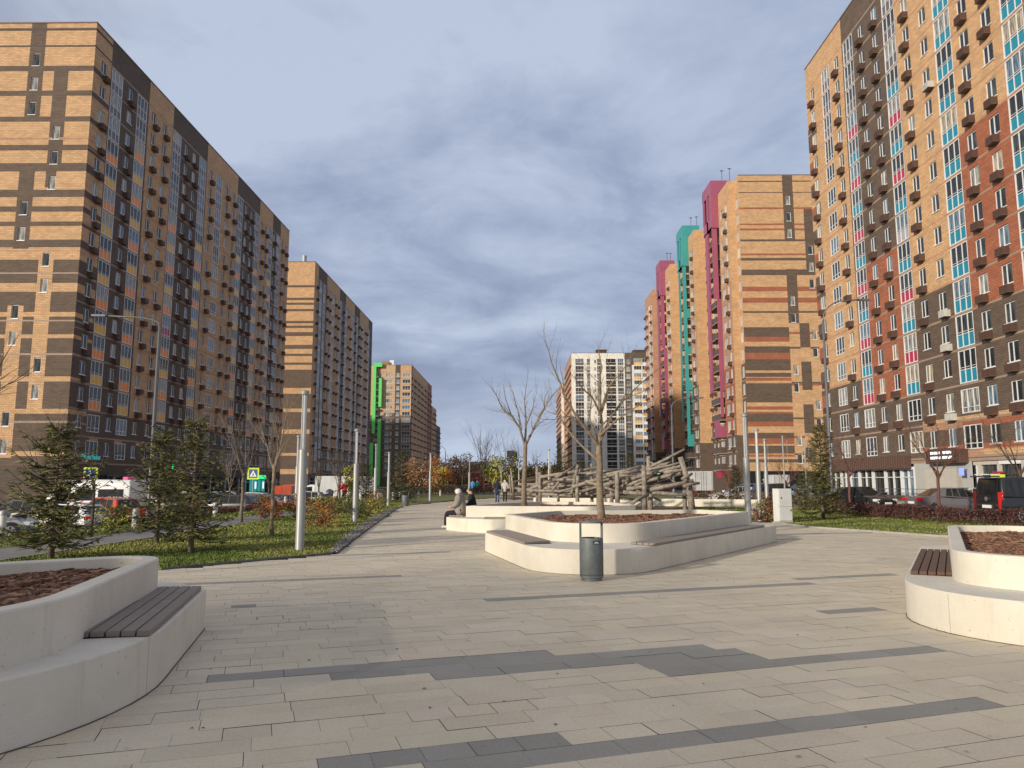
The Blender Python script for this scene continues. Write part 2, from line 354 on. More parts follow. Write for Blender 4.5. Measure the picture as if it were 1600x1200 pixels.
class Bld:
    def __init__(s, name, loc, sub=True):
        s.root = empty(name, loc); s.o = Vector(loc); s.w = Geo(); s.items = {'W': [], 'L': [], 'A': []}; s.sub = sub
        s.extra = {}
    def facade(s, n, c, a0, a1, z0, z1, ops, colfn, ub=(), zb=(), reveal=.14):
        """wall plane with outward normal n at coordinate c, running a0..a1 along the other axis; ops: (s0,s1,z0,z1)"""
        if n[0]: P = lambda a, z, off=0: (c+n[0]*off-s.o.x, a-s.o.y, z-s.o.z)
        else: P = lambda a, z, off=0: (a-s.o.x, c+n[1]*off-s.o.y, z-s.o.z)
        flip = (n[0] > 0) or (n[1] < 0)
        us = sorted(set([round(v, 3) for v in [a0, a1, *ub, *[o[0] for o in ops], *[o[1] for o in ops]] if a0 <= v <= a1]))
        zs_all = sorted(set([round(v, 3) for v in [z0, z1, *zb] if z0 <= v <= z1]))
        for i in range(len(us)-1):
            u0, u1 = us[i], us[i+1]
            if u1-u0 < .005: continue
            um = (u0+u1)/2
            loc = [o for o in ops if o[0] < um < o[1]]
            zs = sorted(set(zs_all+[round(v, 3) for o in loc for v in (o[2], o[3])]))
            for j in range(len(zs)-1):
                w0, w1 = zs[j], zs[j+1]
                if w1-w0 < .005: continue
                zm = (w0+w1)/2
                if any(o[2] < zm < o[3] for o in loc): continue
                pts = [P(u0, w0), P(u1, w0), P(u1, w1), P(u0, w1)]; uv = [(u0, w0), (u1, w0), (u1, w1), (u0, w1)]
                if not flip: pts = pts[::-1]; uv = uv[::-1]
                s.w.face(pts, colfn(um, zm), uv)
        for o in ops:
            m = colfn(o[0]-.02, (o[2]+o[3])/2)
            for (p, q) in (((o[0], o[2]), (o[0], o[3])), ((o[1], o[3]), (o[1], o[2])), ((o[0], o[3]), (o[1], o[3])), ((o[1], o[2]), (o[0], o[2]))):
                s.w.face([P(*p), P(*q), P(*q, -reveal), P(*p, -reveal)], m, [(p[0], p[1]), (q[0], q[1]), (q[0]+.1, q[1]+.1), (p[0]+.1, p[1]+.1)])
    def item(s, key, n, c, a, z, off=0.0):
        ang = math.atan2(-n[0], n[1]) if True else 0
        if n[0]: p = Vector((c+n[0]*off, a, z))
        else: p = Vector((a, c+n[1]*off, z))
        s.items[key[0]].append((key, p-s.o, ang))
    def add_part(s, name, g):
        s.extra.setdefault(name, []).append(g)
    def finish(s, limit=100):
        s.w.build('wall', s.root)
        for k, L in s.items.items():
            L.sort(key=lambda it: (it[1]+s.o).length)
            for key, p, ang in L[:limit]:
                g, gg, both, me, meg, meb = proto(key)
                o = bpy.data.objects.new(NAMES[k], me if (s.sub and meg) else meb); COL.objects.link(o); o.parent = s.root
                o.location = p; o.rotation_euler = (0, 0, ang)
                if s.sub and meg:
                    q = bpy.data.objects.new('glass', meg); COL.objects.link(q); q.parent = o
            rest = L[limit:]
            if rest:
                R = Geo()
                for key, p, ang in rest: R.add(proto(key)[2], Matrix.Translation(p) @ Matrix.Rotation(ang, 4, 'Z'))
                tag(R.build(NAMES[k], s.root), kind='stuff')
        for nm, gs in s.extra.items():
            for g in gs:
                o = g.build(nm, s.root)
GL_ = ['glass_dark']*5+['glass_mid']*4+['glass_curtain']*2+['glass_blue']*2+['glass_warm']
def cols_facade(b, n, c, a0, a1, cols, sect, floors=(2, 17), ac=(3, 17), z1=ROOF, loggia=None, zbase=3.4, bands=(), glassset=GL_, wsize=(1.15, 1.5), acm='ac_brown', zb_extra=(), noac=(), acside=.25, slabs=True):
    """cols: list of (type, centre, [width]); sect: colour function(a, z)"""
    ops = []; ub = []; zb = list(zb_extra)
    for k in range(floors[0], floors[1]+2):
        zb += [FB(k)-.09, FB(k)+.07]
    for col in cols:
        t, a = col[0], col[1]
        for f in range(floors[0], floors[1]+1):
            z = FB(f)
            gl = rnd.choice(glassset)
            if t == 'W' or t == 'w':
                w, h = (wsize if t == 'W' else (.8, 1.35)); w = col[2] if len(col) > 2 else w
                ops.append((a-w/2, a+w/2, z+.85, z+.85+h))
                b.item(('W', w, h, gl, 1, False), n, c, a, z+.85, -.09)
                if ac and ac[0] <= f <= ac[1] and a not in noac and rnd.random() < .97:
                    b.item(('A', acm), n, c, a+(acside if (int(a*10)+f*(1 if acside else 0)) % 3 else acside*.3), z+.12, .004)
            elif t == 'N':     # wide window without coloured panel
                w = col[2]; ops.append((a-w/2, a+w/2, z+.55, z+2.35)); b.item(('W', w, 1.8, gl, 2, True), n, c, a, z+.55, -.09)
            elif t == 'L':
                w = col[2]; p, full = loggia(a, f)
                if full: ops.append((a-w/2, a+w/2, z+.09, z+FH-.11)); b.item(('L', w, FH-.2, gl, p, 3), n, c, a, z+.09, -.05)
                else: ops.append((a-w/2, a+w/2, z+.55, z+2.45)); b.item(('L', w, 1.9, gl, None, 3), n, c, a, z+.55, -.05)
        ub += [a]
    ub += [x for x in (sect.breaks if hasattr(sect, 'breaks') else [])]
    def cf(a, z):
        f = (z-FB(2))/FH+2; fr = (z-FB(2)) % FH
        if slabs and (fr < .071 or fr > FH-.091) and z < FB(18)+.2: return sect(a, z, True)
        return sect(a, z, False)
    b.facade(n, c, a0, a1, zbase, z1, ops, cf, ub, zb)
def mk_sect(secs, slabmap={'tan': 'salmon', 'brown': 'slab', 'red': 'slab', 'salmon': 'slab', 'tan_pale': 'slab'}):
    """secs: list of (a0,a1,[(ztop_limit, colour)...]) colours from bottom up"""
    def fn(a, z, slab=False):
        for s0, s1, lst in secs:
            if s0 <= a < s1 or (s0 == secs[0][0] and a < s0) or (s1 == secs[-1][1] and a >= s1):
                for zt, cl in lst:
                    if z < zt: return slabmap.get(cl, cl) if slab else cl
                return lst[-1][1]
        return secs[-1][2][-1][1]
    fn.breaks = [s[0] for s in secs]+[s[1] for s in secs]
    fn.zbreaks = sorted({zt for s in secs for zt, c in s[2] if zt < 90})
    return fn
def shell(b, x0, x1, y0, y1, zt, base=-1.0, skip=(), m='tan', ztop=None, par=True):
    """plain remaining walls and roof"""
    o = b.o; P = lambda x, y, z: (x-o.x, y-o.y, z-o.z)
    if 'E' not in skip: b.w.face([P(x1, y0, base), P(x1, y1, base), P(x1, y1, zt), P(x1, y0, zt)], m, [(y0, base), (y1, base), (y1, zt), (y0, zt)])
    if 'W' not in skip: b.w.face([P(x0, y1, base), P(x0, y0, base), P(x0, y0, zt), P(x0, y1, zt)], m, [(y1, base), (y0, base), (y0, zt), (y1, zt)])
    if 'S' not in skip: b.w.face([P(x0, y0, base), P(x1, y0, base), P(x1, y0, zt), P(x0, y0, zt)], m, [(x0, base), (x1, base), (x1, zt), (x0, zt)])
    if 'N' not in skip: b.w.face([P(x1, y1, base), P(x0, y1, base), P(x0, y1, zt), P(x1, y1, zt)], m, [(x1, base), (x0, base), (x0, zt), (x1, zt)])
    b.w.face([P(x0, y0, zt), P(x1, y0, zt), P(x1, y1, zt), P(x0, y1, zt)], 'roofing')
    # thin metal coping, 3 cm proud
    g = Geo(); e = .05; t = .35
    for (a, c, d, f) in ((x0-e, x1+e, y0-e, y0+t), (x0-e, x1+e, y1-t, y1+e), (x0-e, x0+t, y0+t, y1-t), (x1-t, x1+e, y0+t, y1-t)):
        g.box(a-o.x, c-o.x, d-o.y, f-o.y, zt+.004-o.z, zt+.16-o.z, 'slab_dark')
    if par: b.add_part('roof_coping', g)
def band_fn(bands, default):
    """bands: list of (z0,z1,colour)"""
    def fn(z):
        for z0, z1, c in bands:
            if z0 <= z < z1: return c
        return default(z) if callable(default) else default
    return fn

# ---- B1: the near left block ----
def shop_row(b, n, c, a0, a1, z0, z1, step=3.2, lit=('glass_mid',), mats=('frame_dark',), seed=1):
    r = random.Random(seed)
    g = Geo(); gl = Geo(); o = b.o
    def bx(g_, a, a2, d0, d1, z, z2, m):
        if n[0]:
            xs = sorted((c+n[0]*d0, c+n[0]*d1)); g_.box(xs[0]-o.x, xs[1]-o.x, a-o.y, a2-o.y, z-o.z, z2-o.z, m)
        else:
            ys = sorted((c+n[1]*d0, c+n[1]*d1)); g_.box(a-o.x, a2-o.x, ys[0]-o.y, ys[1]-o.y, z-o.z, z2-o.z, m)
    a = a0; outs = []
    while a < a1-.5:
        w = min(step*r.uniform(.8, 1.3), a1-a)
        gg = Geo()
        bx(gg, a+.15, a+w-.15, -.25, -.2, z0+.15, z1-.25, r.choice(lit))
        bx(g, a-.12, a+.12, -.24, .03, z0, z1, r.choice(mats))
        bx(g, a+w/2-.04, a+w/2+.04, -.19, -.02, z0+.15, z1-.25, 'frame_white' if r.random() < .7 else 'frame_dark')
        bx(g, a+.12, a+w-.12, -.19, -.03, z0+(z1-z0)*.68, z0+(z1-z0)*.68+.07, 'frame_white' if r.random() < .7 else 'frame_dark')
        bx(g, a+.12, a+w-.12, -.24, .0, z0, z0+.15, r.choice(mats)); bx(g, a+.12, a+w-.12, -.24, .0, z1-.25, z1, r.choice(mats))
        outs.append(gg); a += w
    b.add_part('shopfront_frame', g)
    for q in outs: b.add_part('shop_window', q)

b = Bld('apartment_block', (-54, 112, -.95))
tag(b.root, 'nearest tall brick block on the left, its shaded face dotted with orange and yellow loggias', 'apartment building', 'apartment blocks lining the boulevard')
X1 = -46.8; Y0 = 77.5; Y1 = 148
def b1_end(x, z, slab=False):
    u = X1-x
    A = 5.55 < u < 7.25; B = 2.75 < u < 4.35; Cc = 0 < u < 0
    thin = [(51.15, 51.45), (49.2, 49.42), (38.4, 38.68), (18.35, 18.74), (11.55, 11.95), (8.55, 8.75), (30.3, 30.5), (25.84, 26.0), (14.7, 14.85)]
    brownb = [(46.37, 47.0), (43.48, 44.1), (40.5, 41.1), (37.2, 37.85), (34.83, 35.77), (31.93, 32.76), (30.29, 30.9), (28.7, 29.2)]
    if z > 25.9:
        if 26.35 < z < 27.2: return 'brown' if not A else 'brown'
        for a, c in brownb:
            if a < z < c: return 'brown'
        for a, c in thin:
            if a < z < c: return 'dark_brick' if z > 40 else 'salmon'
        if A and (z > 41 or 26.2 < z < 35): return 'brown'
        if B and (34.9 < z < 47.0): return 'brown'
        if B and 28 < z < 34.9: return 'brown' if 4.35 > u > 3.0 and z > 33 else 'tan'
        return 'tan'
    for a, c in [(25.0, 25.9), (21.5, 22.45), (18.8, 19.3), (16.5, 16.9), (11.98, 12.45), (8.55, 9.05), (4.18, 4.67)]:
        if a < z < c: return 'tan'
    for a, c in [(23.45, 23.6), (18.3, 18.45), (14.7, 14.9), (11.9, 12.0), (7.6, 7.8)]:
        if a < z < c: return 'slab'
    if B and 9 < z < 26: return 'tan'
    if A and (4 < z < 20): return 'tan'
    if 7.25 <= u < 9 and z < 11: return 'tan'
    return 'brown'
b1_end.breaks = [X1-v for v in (2.75, 4.35, 5.55, 7.25, 9.0)]
wz = {}
ops = []
for f in range(2, 18):
    x = -53.25 if f in (17, 16, 15, 11, 10, 7, 6, 3, 2) else -50.4
    z = FB(f)+.85; ops.append((x-.38, x+.38, z, z+1.5)); b.item(('W', .76, 1.5, 'glass_mid' if f % 2 else 'glass_curtain', 0, False), (0, -1), Y0, x, z, -.1)
ezb = [51.15, 51.45, 49.2, 49.42, 46.37, 47.0, 43.48, 44.1, 40.5, 41.1, 38.4, 38.68, 37.2, 37.85, 34.83, 35.77, 31.93, 32.76, 30.29, 30.5, 30.9, 28.7, 29.2, 28, 33, 34.9, 26.35, 27.2, 26.2, 25.84, 26, 25.9, 25,
       22.45, 21.5, 19.3, 18.8, 16.9, 16.5, 12.45, 11.98, 9.05, 8.55, 8.75, 4.67, 4.18, 23.45, 23.6, 18.3, 18.45, 14.7, 14.9, 11.9, 7.6, 7.8, 4, 9, 11, 20]
b.facade((0, -1), Y0, -66, X1, 3.2, ROOF, ops, b1_end, b1_end.breaks, ezb)
cols1 = [('W', 79.5), ('L', 82.3, 2.4), ('W', 85.3), ('L', 88.2, 2.4), ('W', 91.2), ('W', 94.3), ('L', 97.8, 2.4), ('W', 100.6), ('W', 103.3), ('L', 106.2, 2.4), ('W', 109.3), ('L', 112.4, 2.3), ('W', 115.6), ('W', 118.5), ('L', 121.4, 2.4),
         ('W', 124.1), ('W', 126.7), ('L', 129.5, 2.4), ('W', 132.1), ('W', 134.3), ('L', 136.8, 2.2), ('W', 139), ('L', 141.4, 2.2), ('W', 143.8), ('W', 146.2)]
H = 99
loz = FB(5)
s1 = mk_sect([(Y0, 80.9, [(26, 'brown'), (H, 'tan')]), (80.9, 89.8, [(H, 'brown')]), (89.8, 96.4, [(FB(4)-.1, 'brown'), (H, 'tan')]), (96.4, 107.7, [(H, 'brown')]), (107.7, 120, [(FB(4)-.1, 'brown'), (H, 'tan')]),
              (120, 130.8, [(H, 'brown')]), (130.8, 138, [(FB(4)-.1, 'brown'), (H, 'tan')]), (138, 142.6, [(H, 'brown')]), (142.6, Y1, [(H, 'tan')])])
def s1x(a, z, slab=False):
    if a < 80.9:  # the stripes of the end wall turn the corner
        r = b1_end(-55.9, z) if not slab else s1(a, z, slab)
        return r
    if a < 130 and FB(3)-.5 < z < FB(3)-.1 and int(a/1.7) % 3 == 0: return 'salmon'
    return s1(a, z, slab)
s1x.breaks = s1.breaks+[80+1.7*k for k in range(1, 30)]
def lg1(a, f):
    if a in (112.4, 141.4): return (('p_grey' if f > 12 else None), f > 12)
    ph = {82.3: 0, 88.2: 1, 97.8: 1, 106.2: 0, 121.4: 1, 129.5: 0, 136.8: 1}.get(a, 0)
    if f >= 15+(ph if a < 90 else (0 if a > 110 else -1)): return ('p_grey', True)
    if f <= 3: return (None, False)
    if a == 97.8 and f == 8: return ('p_crimson', True)
    return (('p_orange' if (f+ph) % 2 == 0 else 'p_yellow'), True)
cols_facade(b, (1, 0), X1, Y0, Y1, cols1, s1x, loggia=lg1, ac=(4, 17), zb_extra=ezb+[FB(3)-.5, FB(3)-.1, FB(4)-.1, 26])
shell(b, -66, X1, Y0, Y1, ROOF, skip=('E', 'S'))
shop_row(b, (1, 0), X1, Y0+1.5, Y1, -.6, 2.4, lit=('glass_dark', 'glass_mid', 'glass_dark'), mats=('frame_dark', 'black'), seed=3)
b.facade((1, 0), X1, Y0, Y1, 2.4, 3.4, [], lambda a, z: 'dark_brick'); b.facade((0, -1), Y0, -66, X1, -1, 3.2, [(-58, -56.9, -.8, 1.8)], lambda a, z: 'dark_brick')
b.facade((1, 0), X1, Y0, Y0+1.5, -1, 2.4, [], lambda a, z: 'dark_brick'); b.facade((1, 0), X1, Y0, Y1, -1, -.6, [], lambda a, z: 'slab_dark')
g = Geo(); g.box(-58.05+54, -56.8+54, 77.6-112, 77.65-112, 0, 2.8, 'p_turq'); b.add_part('entrance_door', g)
g = Geo(); g.box(X1-.3+54, X1-.25+54, Y0+1.5-112, Y1-112, 0, 3.5, 'black'); b.add_part('shop_interior', g)
b.finish()

# ---- B2: second left block ----
b = Bld('apartment_block', (-54, 200, -.95), sub=False)
tag(b.root, 'second brick block on the left, tan end wall banded brown', 'apartment building', 'apartment blocks lining the boulevard')
X2 = -47.3; Y0 = 169.5; Y1 = 238
b2b = [(46.0, 46.5), (42.98, 43.54), (41.85, 42.4), (40.34, 40.9), (37.54, 38.1), (36.42, 36.98), (34.55, 35.48), (31.58, 32.51), (29.92, 30.47), (27.89, 28.44), (22.6, 26.79), (17.9, 21.29), (13.2, 17.1), (7.9, 12.2), (4.3, 7.3)]
def b2_end(x, z, slab=False):
    for a, c in b2b:
        if a < z < c: return 'brown'
    return 'tan'
b2zb = [v for p in b2b for v in p]
ops = []
for f in range(2, 18):
    x = -55.5 if (f//3) % 2 else -58.5
    z = FB(f)+.85; ops.append((x-.38, x+.38, z, z+1.5)); b.item(('W', .76, 1.5, 'glass_mid', 0, False), (0, -1), Y0, x, z, -.1)
b.facade((0, -1), Y0, -66, X2, 3.2, ROOF, ops, b2_end, [], b2zb)
cols2 = []
y = 171.2
pat = 'WLLWWLWWLWLWWLWLWWLWWL'
yy = []
for k, ch in enumerate(pat):
    w = 2.4 if ch == 'L' else 1.15
    if y+w > Y1-1: break
    cols2.append((ch, round(y+w/2, 2), w)); y += w+(1.45 if ch == 'W' else .9)
s2 = mk_sect([(Y0, 172.9, [(H, 'tan')]), (172.9, 180.8, [(H, 'brown')]), (180.8, 194, [(FB(4)-.1, 'brown'), (H, 'tan')]), (194, 201, [(H, 'brown')]), (201, 212, [(FB(4)-.1, 'brown'), (H, 'tan')]), (212, 219, [(H, 'brown')]), (219, 232, [(FB(4)-.1, 'brown'), (H, 'tan')]), (232, Y1, [(H, 'brown')])])
lcols = [c[1] for c in cols2 if c[0] == 'L']
def lg2(a, f): return (('p_silver' if f > 5 or a < 180 else None), f > 5 or a < 180) if lcols.index(a) % 2 == 0 else (('p_grey' if f > 8 else 'p_silver') if f > 3 else None, f > 3)
cols_facade(b, (1, 0), X2, Y0, Y1, cols2, s2, loggia=lg2, ac=(4, 17), zb_extra=[FB(4)-.1])
shell(b, -66, X2, Y0, Y1, ROOF, skip=('E', 'S'))
shop_row(b, (1, 0), X2, Y0, Y1, -.6, 2.6, step=4, lit=('glass_dark', 'glass_mid'), mats=('frame_dark',), seed=4)
b.facade((1, 0), X2, Y0, Y1, 2.6, 3.4, [], lambda a, z: 'dark_brick'); b.facade((0, -1), Y0, -66, X2, -1, 3.2, [], lambda a, z: 'dark_brick')
g = Geo(); g.tube([(4, -30, 52.9), (4, -30, 54.6)], [.5, .5], 'p_silver', 10); b.add_part('roof_vent', g)
b.finish(60)

# ---- B5: third left block with the green frames; faces the camera ----
b = Bld('apartment_block', (-56, 326, -.6), sub=False)
tag(b.root, 'distant left block with bright green vertical frames down its front', 'apartment building', 'apartment blocks lining the boulevard')
XR = -47.2; Y0 = 326
xx = lambda px: (px-812)/1166*326
ops = []
s5 = mk_sect([(-72, xx(601), [(30, 'brown'), (H, 'tan')]), (xx(601), xx(618), [(31, 'brown'), (H, 'tan_pale')]), (xx(618), xx(626), [(H, 'dark_brick')]), (xx(626), XR, [(30, 'brown'), (H, 'tan')])])
cols_facade(b, (0, -1), Y0, -72, XR, [('W', -70, 1.4), ('W', -67.5, 1.4), ('N', xx(591.5), 3.0), ('N', xx(606.5), 1.9), ('w', xx(612.5)), ('N', xx(622), 1.5), ('L', xx(635.5), 3.6)], s5, floors=(2, 17), ac=None,
            loggia=lambda a, f: (None, False), zb_extra=[30, 31], glassset=['glass_curtain', 'glass_mid', 'glass_blue'])
fr = lambda px0, px1, f0, f1, g: g.box(xx(px0)+56, xx(px1)+56, -1.6, -.05, f0+.6, f1+.6, 'p_green')
g = Geo(); fr(584, 589, 22, 51, g); fr(584.0, 598, 51.003, 52.8, g); fr(593.5, 598, 33.5, 46, g); b.add_part('green_frame', g)
g = Geo(); fr(593, 598, -.5, 28, g); fr(581.5, 587, 1, 18, g); b.add_part('green_frame', g)
g = Geo()
for f in range(2, 18): g.box(xx(588)+56, xx(594)+56, -1.5, -.02, FB(f)+.6, FB(f)+1.5, 'p_brown')
b.add_part('balcony', g)
g = Geo(); g.box(xx(593)+56, xx(606)+56, 3, 8, 52.6, 54.6, 'tan'); g.box(xx(606)+56, xx(613)+56, 4, 6, 52.6, 55.4, 'frame_white'); b.add_part('roof_box', g)
Y1 = 402
cs = []; y = 328.0; k = 0
while y < Y1-3:
    cs.append(('W', y+.6)); cs.append(('W', y+3.2)) if k % 2 else cs.append(('N', y+3.3, 2.2)); y += 6.2; k += 1
s5b = mk_sect([(Y0, 329, [(H, 'brown')]), (329, 384, [(H, 'tan')]), (384, Y1, [(H, 'red')])])
cols_facade(b, (1, 0), XR, Y0, Y1, cs, s5b, loggia=lg2, ac=(2, 17))
shell(b, -72, XR, Y0, Y1, ROOF, skip=('E', 'S'))
b.facade((1, 0), XR, Y0, Y1, -1, 3.4, [], lambda a, z: 'dark_brick'); b.facade((0, -1), Y0, -72, XR, -1, 3.4, [], lambda a, z: 'dark_brick')
b.finish(60)
b = Bld('apartment_block', (-54, 404, -.6), sub=False)
tag(b.root, 'farthest left block stepping lower beyond the green framed block', 'apartment building', 'apartment blocks lining the boulevard')
for (y0, y1, zt, m_) in ((403, 424, FB(15)+1.2, 'tan'), (424, 446, FB(12)+1.2, 'brown')):
    nf = 14 if zt > 40 else 11
    cols_facade(b, (1, 0), -47.0, y0, y1, [('W', y0+2.2+3.1*k) for k in range(int((y1-y0)/3.1))], mk_sect([(y0, y1, [(H, m_)])]), floors=(2, nf), ac=(2, nf), z1=zt)
    shell(b, -60, -47.0, y0, y1, zt, skip=('E',), m=m_, par=False); b.facade((1, 0), -47.0, y0, y1, -1, 3.4, [], lambda a, z: 'dark_brick')
b.finish(40)

# ---- B3: the near right block ----
b = Bld('apartment_block', (42, 60, -.25))
tag(b.root, 'nearest tall block on the right, tan, red and brown brick with blue loggia panels', 'apartment building', 'apartment blocks lining the boulevard')
X3 = 35.3; Y0 = 22; Y1 = 88
cols3 = [('W', 86.2), ('L', 82.3, 2.2), ('W', 79.3), ('L', 76.3, 2.3), ('W', 73.3), ('W', 70.4), ('L', 67.6, 2.3), ('W', 64.8), ('W', 62.0), ('L', 59.2, 2.4), ('W', 56.4, 1.25), ('W', 53.6, 1.25), ('L', 50.7, 2.4), ('W', 47.6), ('W', 44.8),
         ('L', 41.8, 2.4), ('W', 38.8), ('W', 36), ('L', 33, 2.4), ('W', 30), ('W', 27.4), ('L', 24.6, 2.2)]
def z_(f): return FB(f)-.1
s3 = mk_sect([(Y0, 40.6, [(z_(5), 'brown'), (z_(12), 'tan'), (H, 'brown')]), (40.6, 49.5, [(z_(6), 'brown'), (z_(14), 'red'), (H, 'red')]), (49.5, 58.0, [(z_(6), 'brown'), (z_(11), 'red'), (H, 'tan')]),
              (58.0, 66.4, [(z_(7), 'brown'), (H, 'tan')]), (66.4, 77.7, [(z_(4), 'brown'), (z_(9), 'red'), (H, 'brown')]), (77.7, Y1, [(z_(5), 'brown'), (H, 'tan')])],
             slabmap={'tan': 'salmon', 'brown': 'slab', 'red': 'slab'})
def s3x(a, z, slab=False):
    if a > 85.4 and not slab and z < 44:
        k = int(z/1.42)
        if k % 4 == 1 and a > 86.9: return 'brown'
        if k % 4 == 3 and a > 86.9: return 'red'
        if k % 7 == 2: return 'brown'
    if 49.5 < a < 66 and not slab:
        if FB(3)-.55 < z < FB(3)-.1: return 'red' if a < 60.5 else 'salmon'
        if FB(3)-.1 < z < FB(3)+.35 and a < 66: return 'tan'
        if FB(2)+.07 < z < FB(2)+.5: return 'salmon' if a > 58 else 'tan'
        if FB(2)+.5 < z < FB(2)+.95: return 'red'
    return s3(a, z, slab)
s3x.breaks = s3.breaks+[85.4, 86.9, 60.5]
def lg3(a, f):
    if a == 82.3: return (('p_grey' if f > 14 else None), f > 14 or f in (14,))
    if f <= 3 or (a < 68 and f <= 3): return (None, False)
    if a == 76.3: return (('p_grey' if f >= 15 else 'p_crimson' if f % 2 == 0 else 'p_teal'), True)
    if a == 67.6: return (('p_grey' if f >= 15 else 'p_lilac' if f == 9 else 'p_crimson' if f in (13, 11, 7, 5) else 'p_teal'), True)
    return (('p_grey' if f >= 17 and a > 52 else 'p_teal'), True)
cols_facade(b, (-1, 0), X3, Y0, Y1, cols3, s3x, loggia=lg3, ac=(3, 17), noac=(62.0,), acside=-.2,
            zb_extra=[z_(k) for k in (4, 5, 6, 7, 9, 11, 12, 14)]+[1.42*k for k in range(3, 32)]+[FB(3)-.55, FB(3)+.35, FB(2)+.5, FB(2)+.95])
b.facade((0, 1), Y1, X3, 52, 3.2, ROOF, [], lambda a, z: 'tan')
shell(b, X3, 52, Y0, Y1, ROOF, skip=('W', 'N'), base=-.3)
b.item(('A', 'ac_white'), (-1, 0), X3, 61.5, FB(5)+.1, .01); b.item(('A', 'ac_white'), (-1, 0), X3, 61.3, FB(13)+.1, .01); b.item(('A', 'ac_white'), (-1, 0), X3, 61.6, FB(3)+.1, .01); b.item(('A', 'ac_white'), (-1, 0), X3, 61.4, FB(6)+.1, .01)
# ground floor: glazed shopfronts, closed panels, brown fascia boxes
b.facade((-1, 0), X3, Y0, Y1, 3.15, 3.4, [], lambda a, z: 'slab')
shop_row(b, (-1, 0), X3, 68.4, 87.2, -.1, 2.9, step=2.6, lit=('glass_mid', 'glass_blue', 'glass_dark'), mats=('frame_white', 'frame_white', 'shop_grey'), seed=8)
shop_row(b, (-1, 0), X3, 44, 59.6, -.1, 3.1, step=2.4, lit=('glass_mid', 'glass_blue', 'shop_pale', 'glass_mid'), mats=('shop_pale', 'frame_white'), seed=9)
b.facade((-1, 0), X3, 59.6, 68.4, -.3, 3.15, [], lambda a, z: 'shop_grey'); b.facade((-1, 0), X3, Y0, 44, -.3, 3.15, [], lambda a, z: 'shop_pale'); b.facade((-1, 0), X3, 87.2, Y1, -.3, 3.15, [], lambda a, z: 'brown'); b.facade((-1, 0), X3, 44, 87.2, -.3, -.1, [], lambda a, z: 'slab_dark')
o_ = b.o
g = Geo(); g.box(X3+.3-o_.x, X3+.35-o_.x, 44-o_.y, 88-o_.y, 0, 3.5, 'glass_mid'); b.add_part('shop_interior', g)
for (a0, a1, z0, z1) in ((68.8, 86.5, 2.75, 3.9), (60.0, 65.2, 3.05, 4.15)):
    g = Geo(); g.box(X3-.6-o_.x, X3-.01-o_.x, a0-o_.y, a1-o_.y, z0-o_.z, z1-o_.z, 'ac_brown')
    for k in range(int((a1-a0)/.45)): g.box(X3-.63-o_.x, X3-.6-o_.x, a0+.1+k*.45-o_.y, a0+.14+k*.45-o_.y, z0+.05-o_.z, z1-.05-o_.z, 'slab_dark')
    b.add_part('fascia_box', g)
for (a0, a1, z0, z1) in ((61, 63.5, .1, 2.6), (63.7, 66.5, .1, 2.6)):
    g = Geo(); g.box(X3-.06-o_.x, X3-.01-o_.x, a0-o_.y, a1-o_.y, z0-o_.z, z1-o_.z, 'shop_pale')
    for k in range(14): g.box(X3-.075-o_.x, X3-.06-o_.x, a0-o_.y, a1-o_.y, z0+.05+k*.17-o_.z, z0+.08+k*.17-o_.z, 'shop_grey')
    b.add_part('roller_shutter', g)
g = Geo(); g.box(X3-.12-o_.x, X3-.05-o_.x, 55.6-o_.y, 57.2-o_.y, 1.55-o_.z, 2.1-o_.z, 'lit_yellow'); g.box(X3-.12-o_.x, X3-.05-o_.x, 55.6-o_.y, 57.2-o_.y, 1.2-o_.z, 1.5-o_.z, 'glass_dark'); g.box(X3-.12-o_.x, X3-.05-o_.x, 55.7-o_.y, 57-o_.y, 2.2-o_.z, 2.32-o_.z, 'p_crimson'); b.add_part('window_poster', g)
b.finish()
t = empty('shop_sign', (X3-.72, 62.6, 3.72)); tag(t, 'white illuminated two line lettering on the brown fascia of the right block', 'sign')
g = Geo()
for dz, segs in ((.10, ((-1.5, -1.1), (-.95, -.1), (.35, .62), (.72, 1.55))), (-.30, ((-1.5, -.72), (-.62, -.1), (.3, .9), (1.0, 1.6)))):
    for q0, q1 in segs:
        k = q0
        while k < q1-.05:      # worn, unreadable lit letters
            g.box(-.06, -.005, -k-.17, -k, dz, dz+.2, 'lit_white') if int(k*50) % 3 else (g.box(-.06, -.005, -k-.05, -k, dz, dz+.2, 'lit_white'), g.box(-.06, -.005, -k-.17, -k-.05, dz+.13, dz+.2, 'lit_white'))
            k += .2
g.build('lettering', t)
g = Geo(); g.box(-.0, .06, -2.0, 2.0, -.55, .55, 'ac_brown'); g.build('backing', t)

# ---- B4: right middle block with banded end wall and coloured loggia towers ----
b = Bld('apartment_block', (48, 160, -.3), sub=False)
tag(b.root, 'right middle block with a striped tan end wall and magenta and turquoise balcony towers', 'apartment building', 'apartment blocks lining the boulevard')
o_ = b.o; YA = 120.5
redb = [(46.2, 46.5), (43.45, 43.75), (42.56, 42.9), (38.33, 38.65), (32.3, 33.06), (30.4, 31.24), (23.97, 24.76), (21.1, 22.14), (17.6, 18.1), (12.95, 13.46), (12.31, 12.6), (10.26, 11.03), (7.47, 8.36), (5.45, 5.82)]
brb = [(40.7, 41.04), (37.46, 37.9), (34.99, 35.95), (28.7, 29.01), (24.76, 26.34), (22.14, 23.2), (19.27, 21.1), (18.2, 18.88), (14.1, 17.2), (11.03, 12.31), (8.36, 9.25), (5.95, 7.2), (4.56, 5.07)]
thinb = [(50.9, 51.1), (49.0, 49.15)]
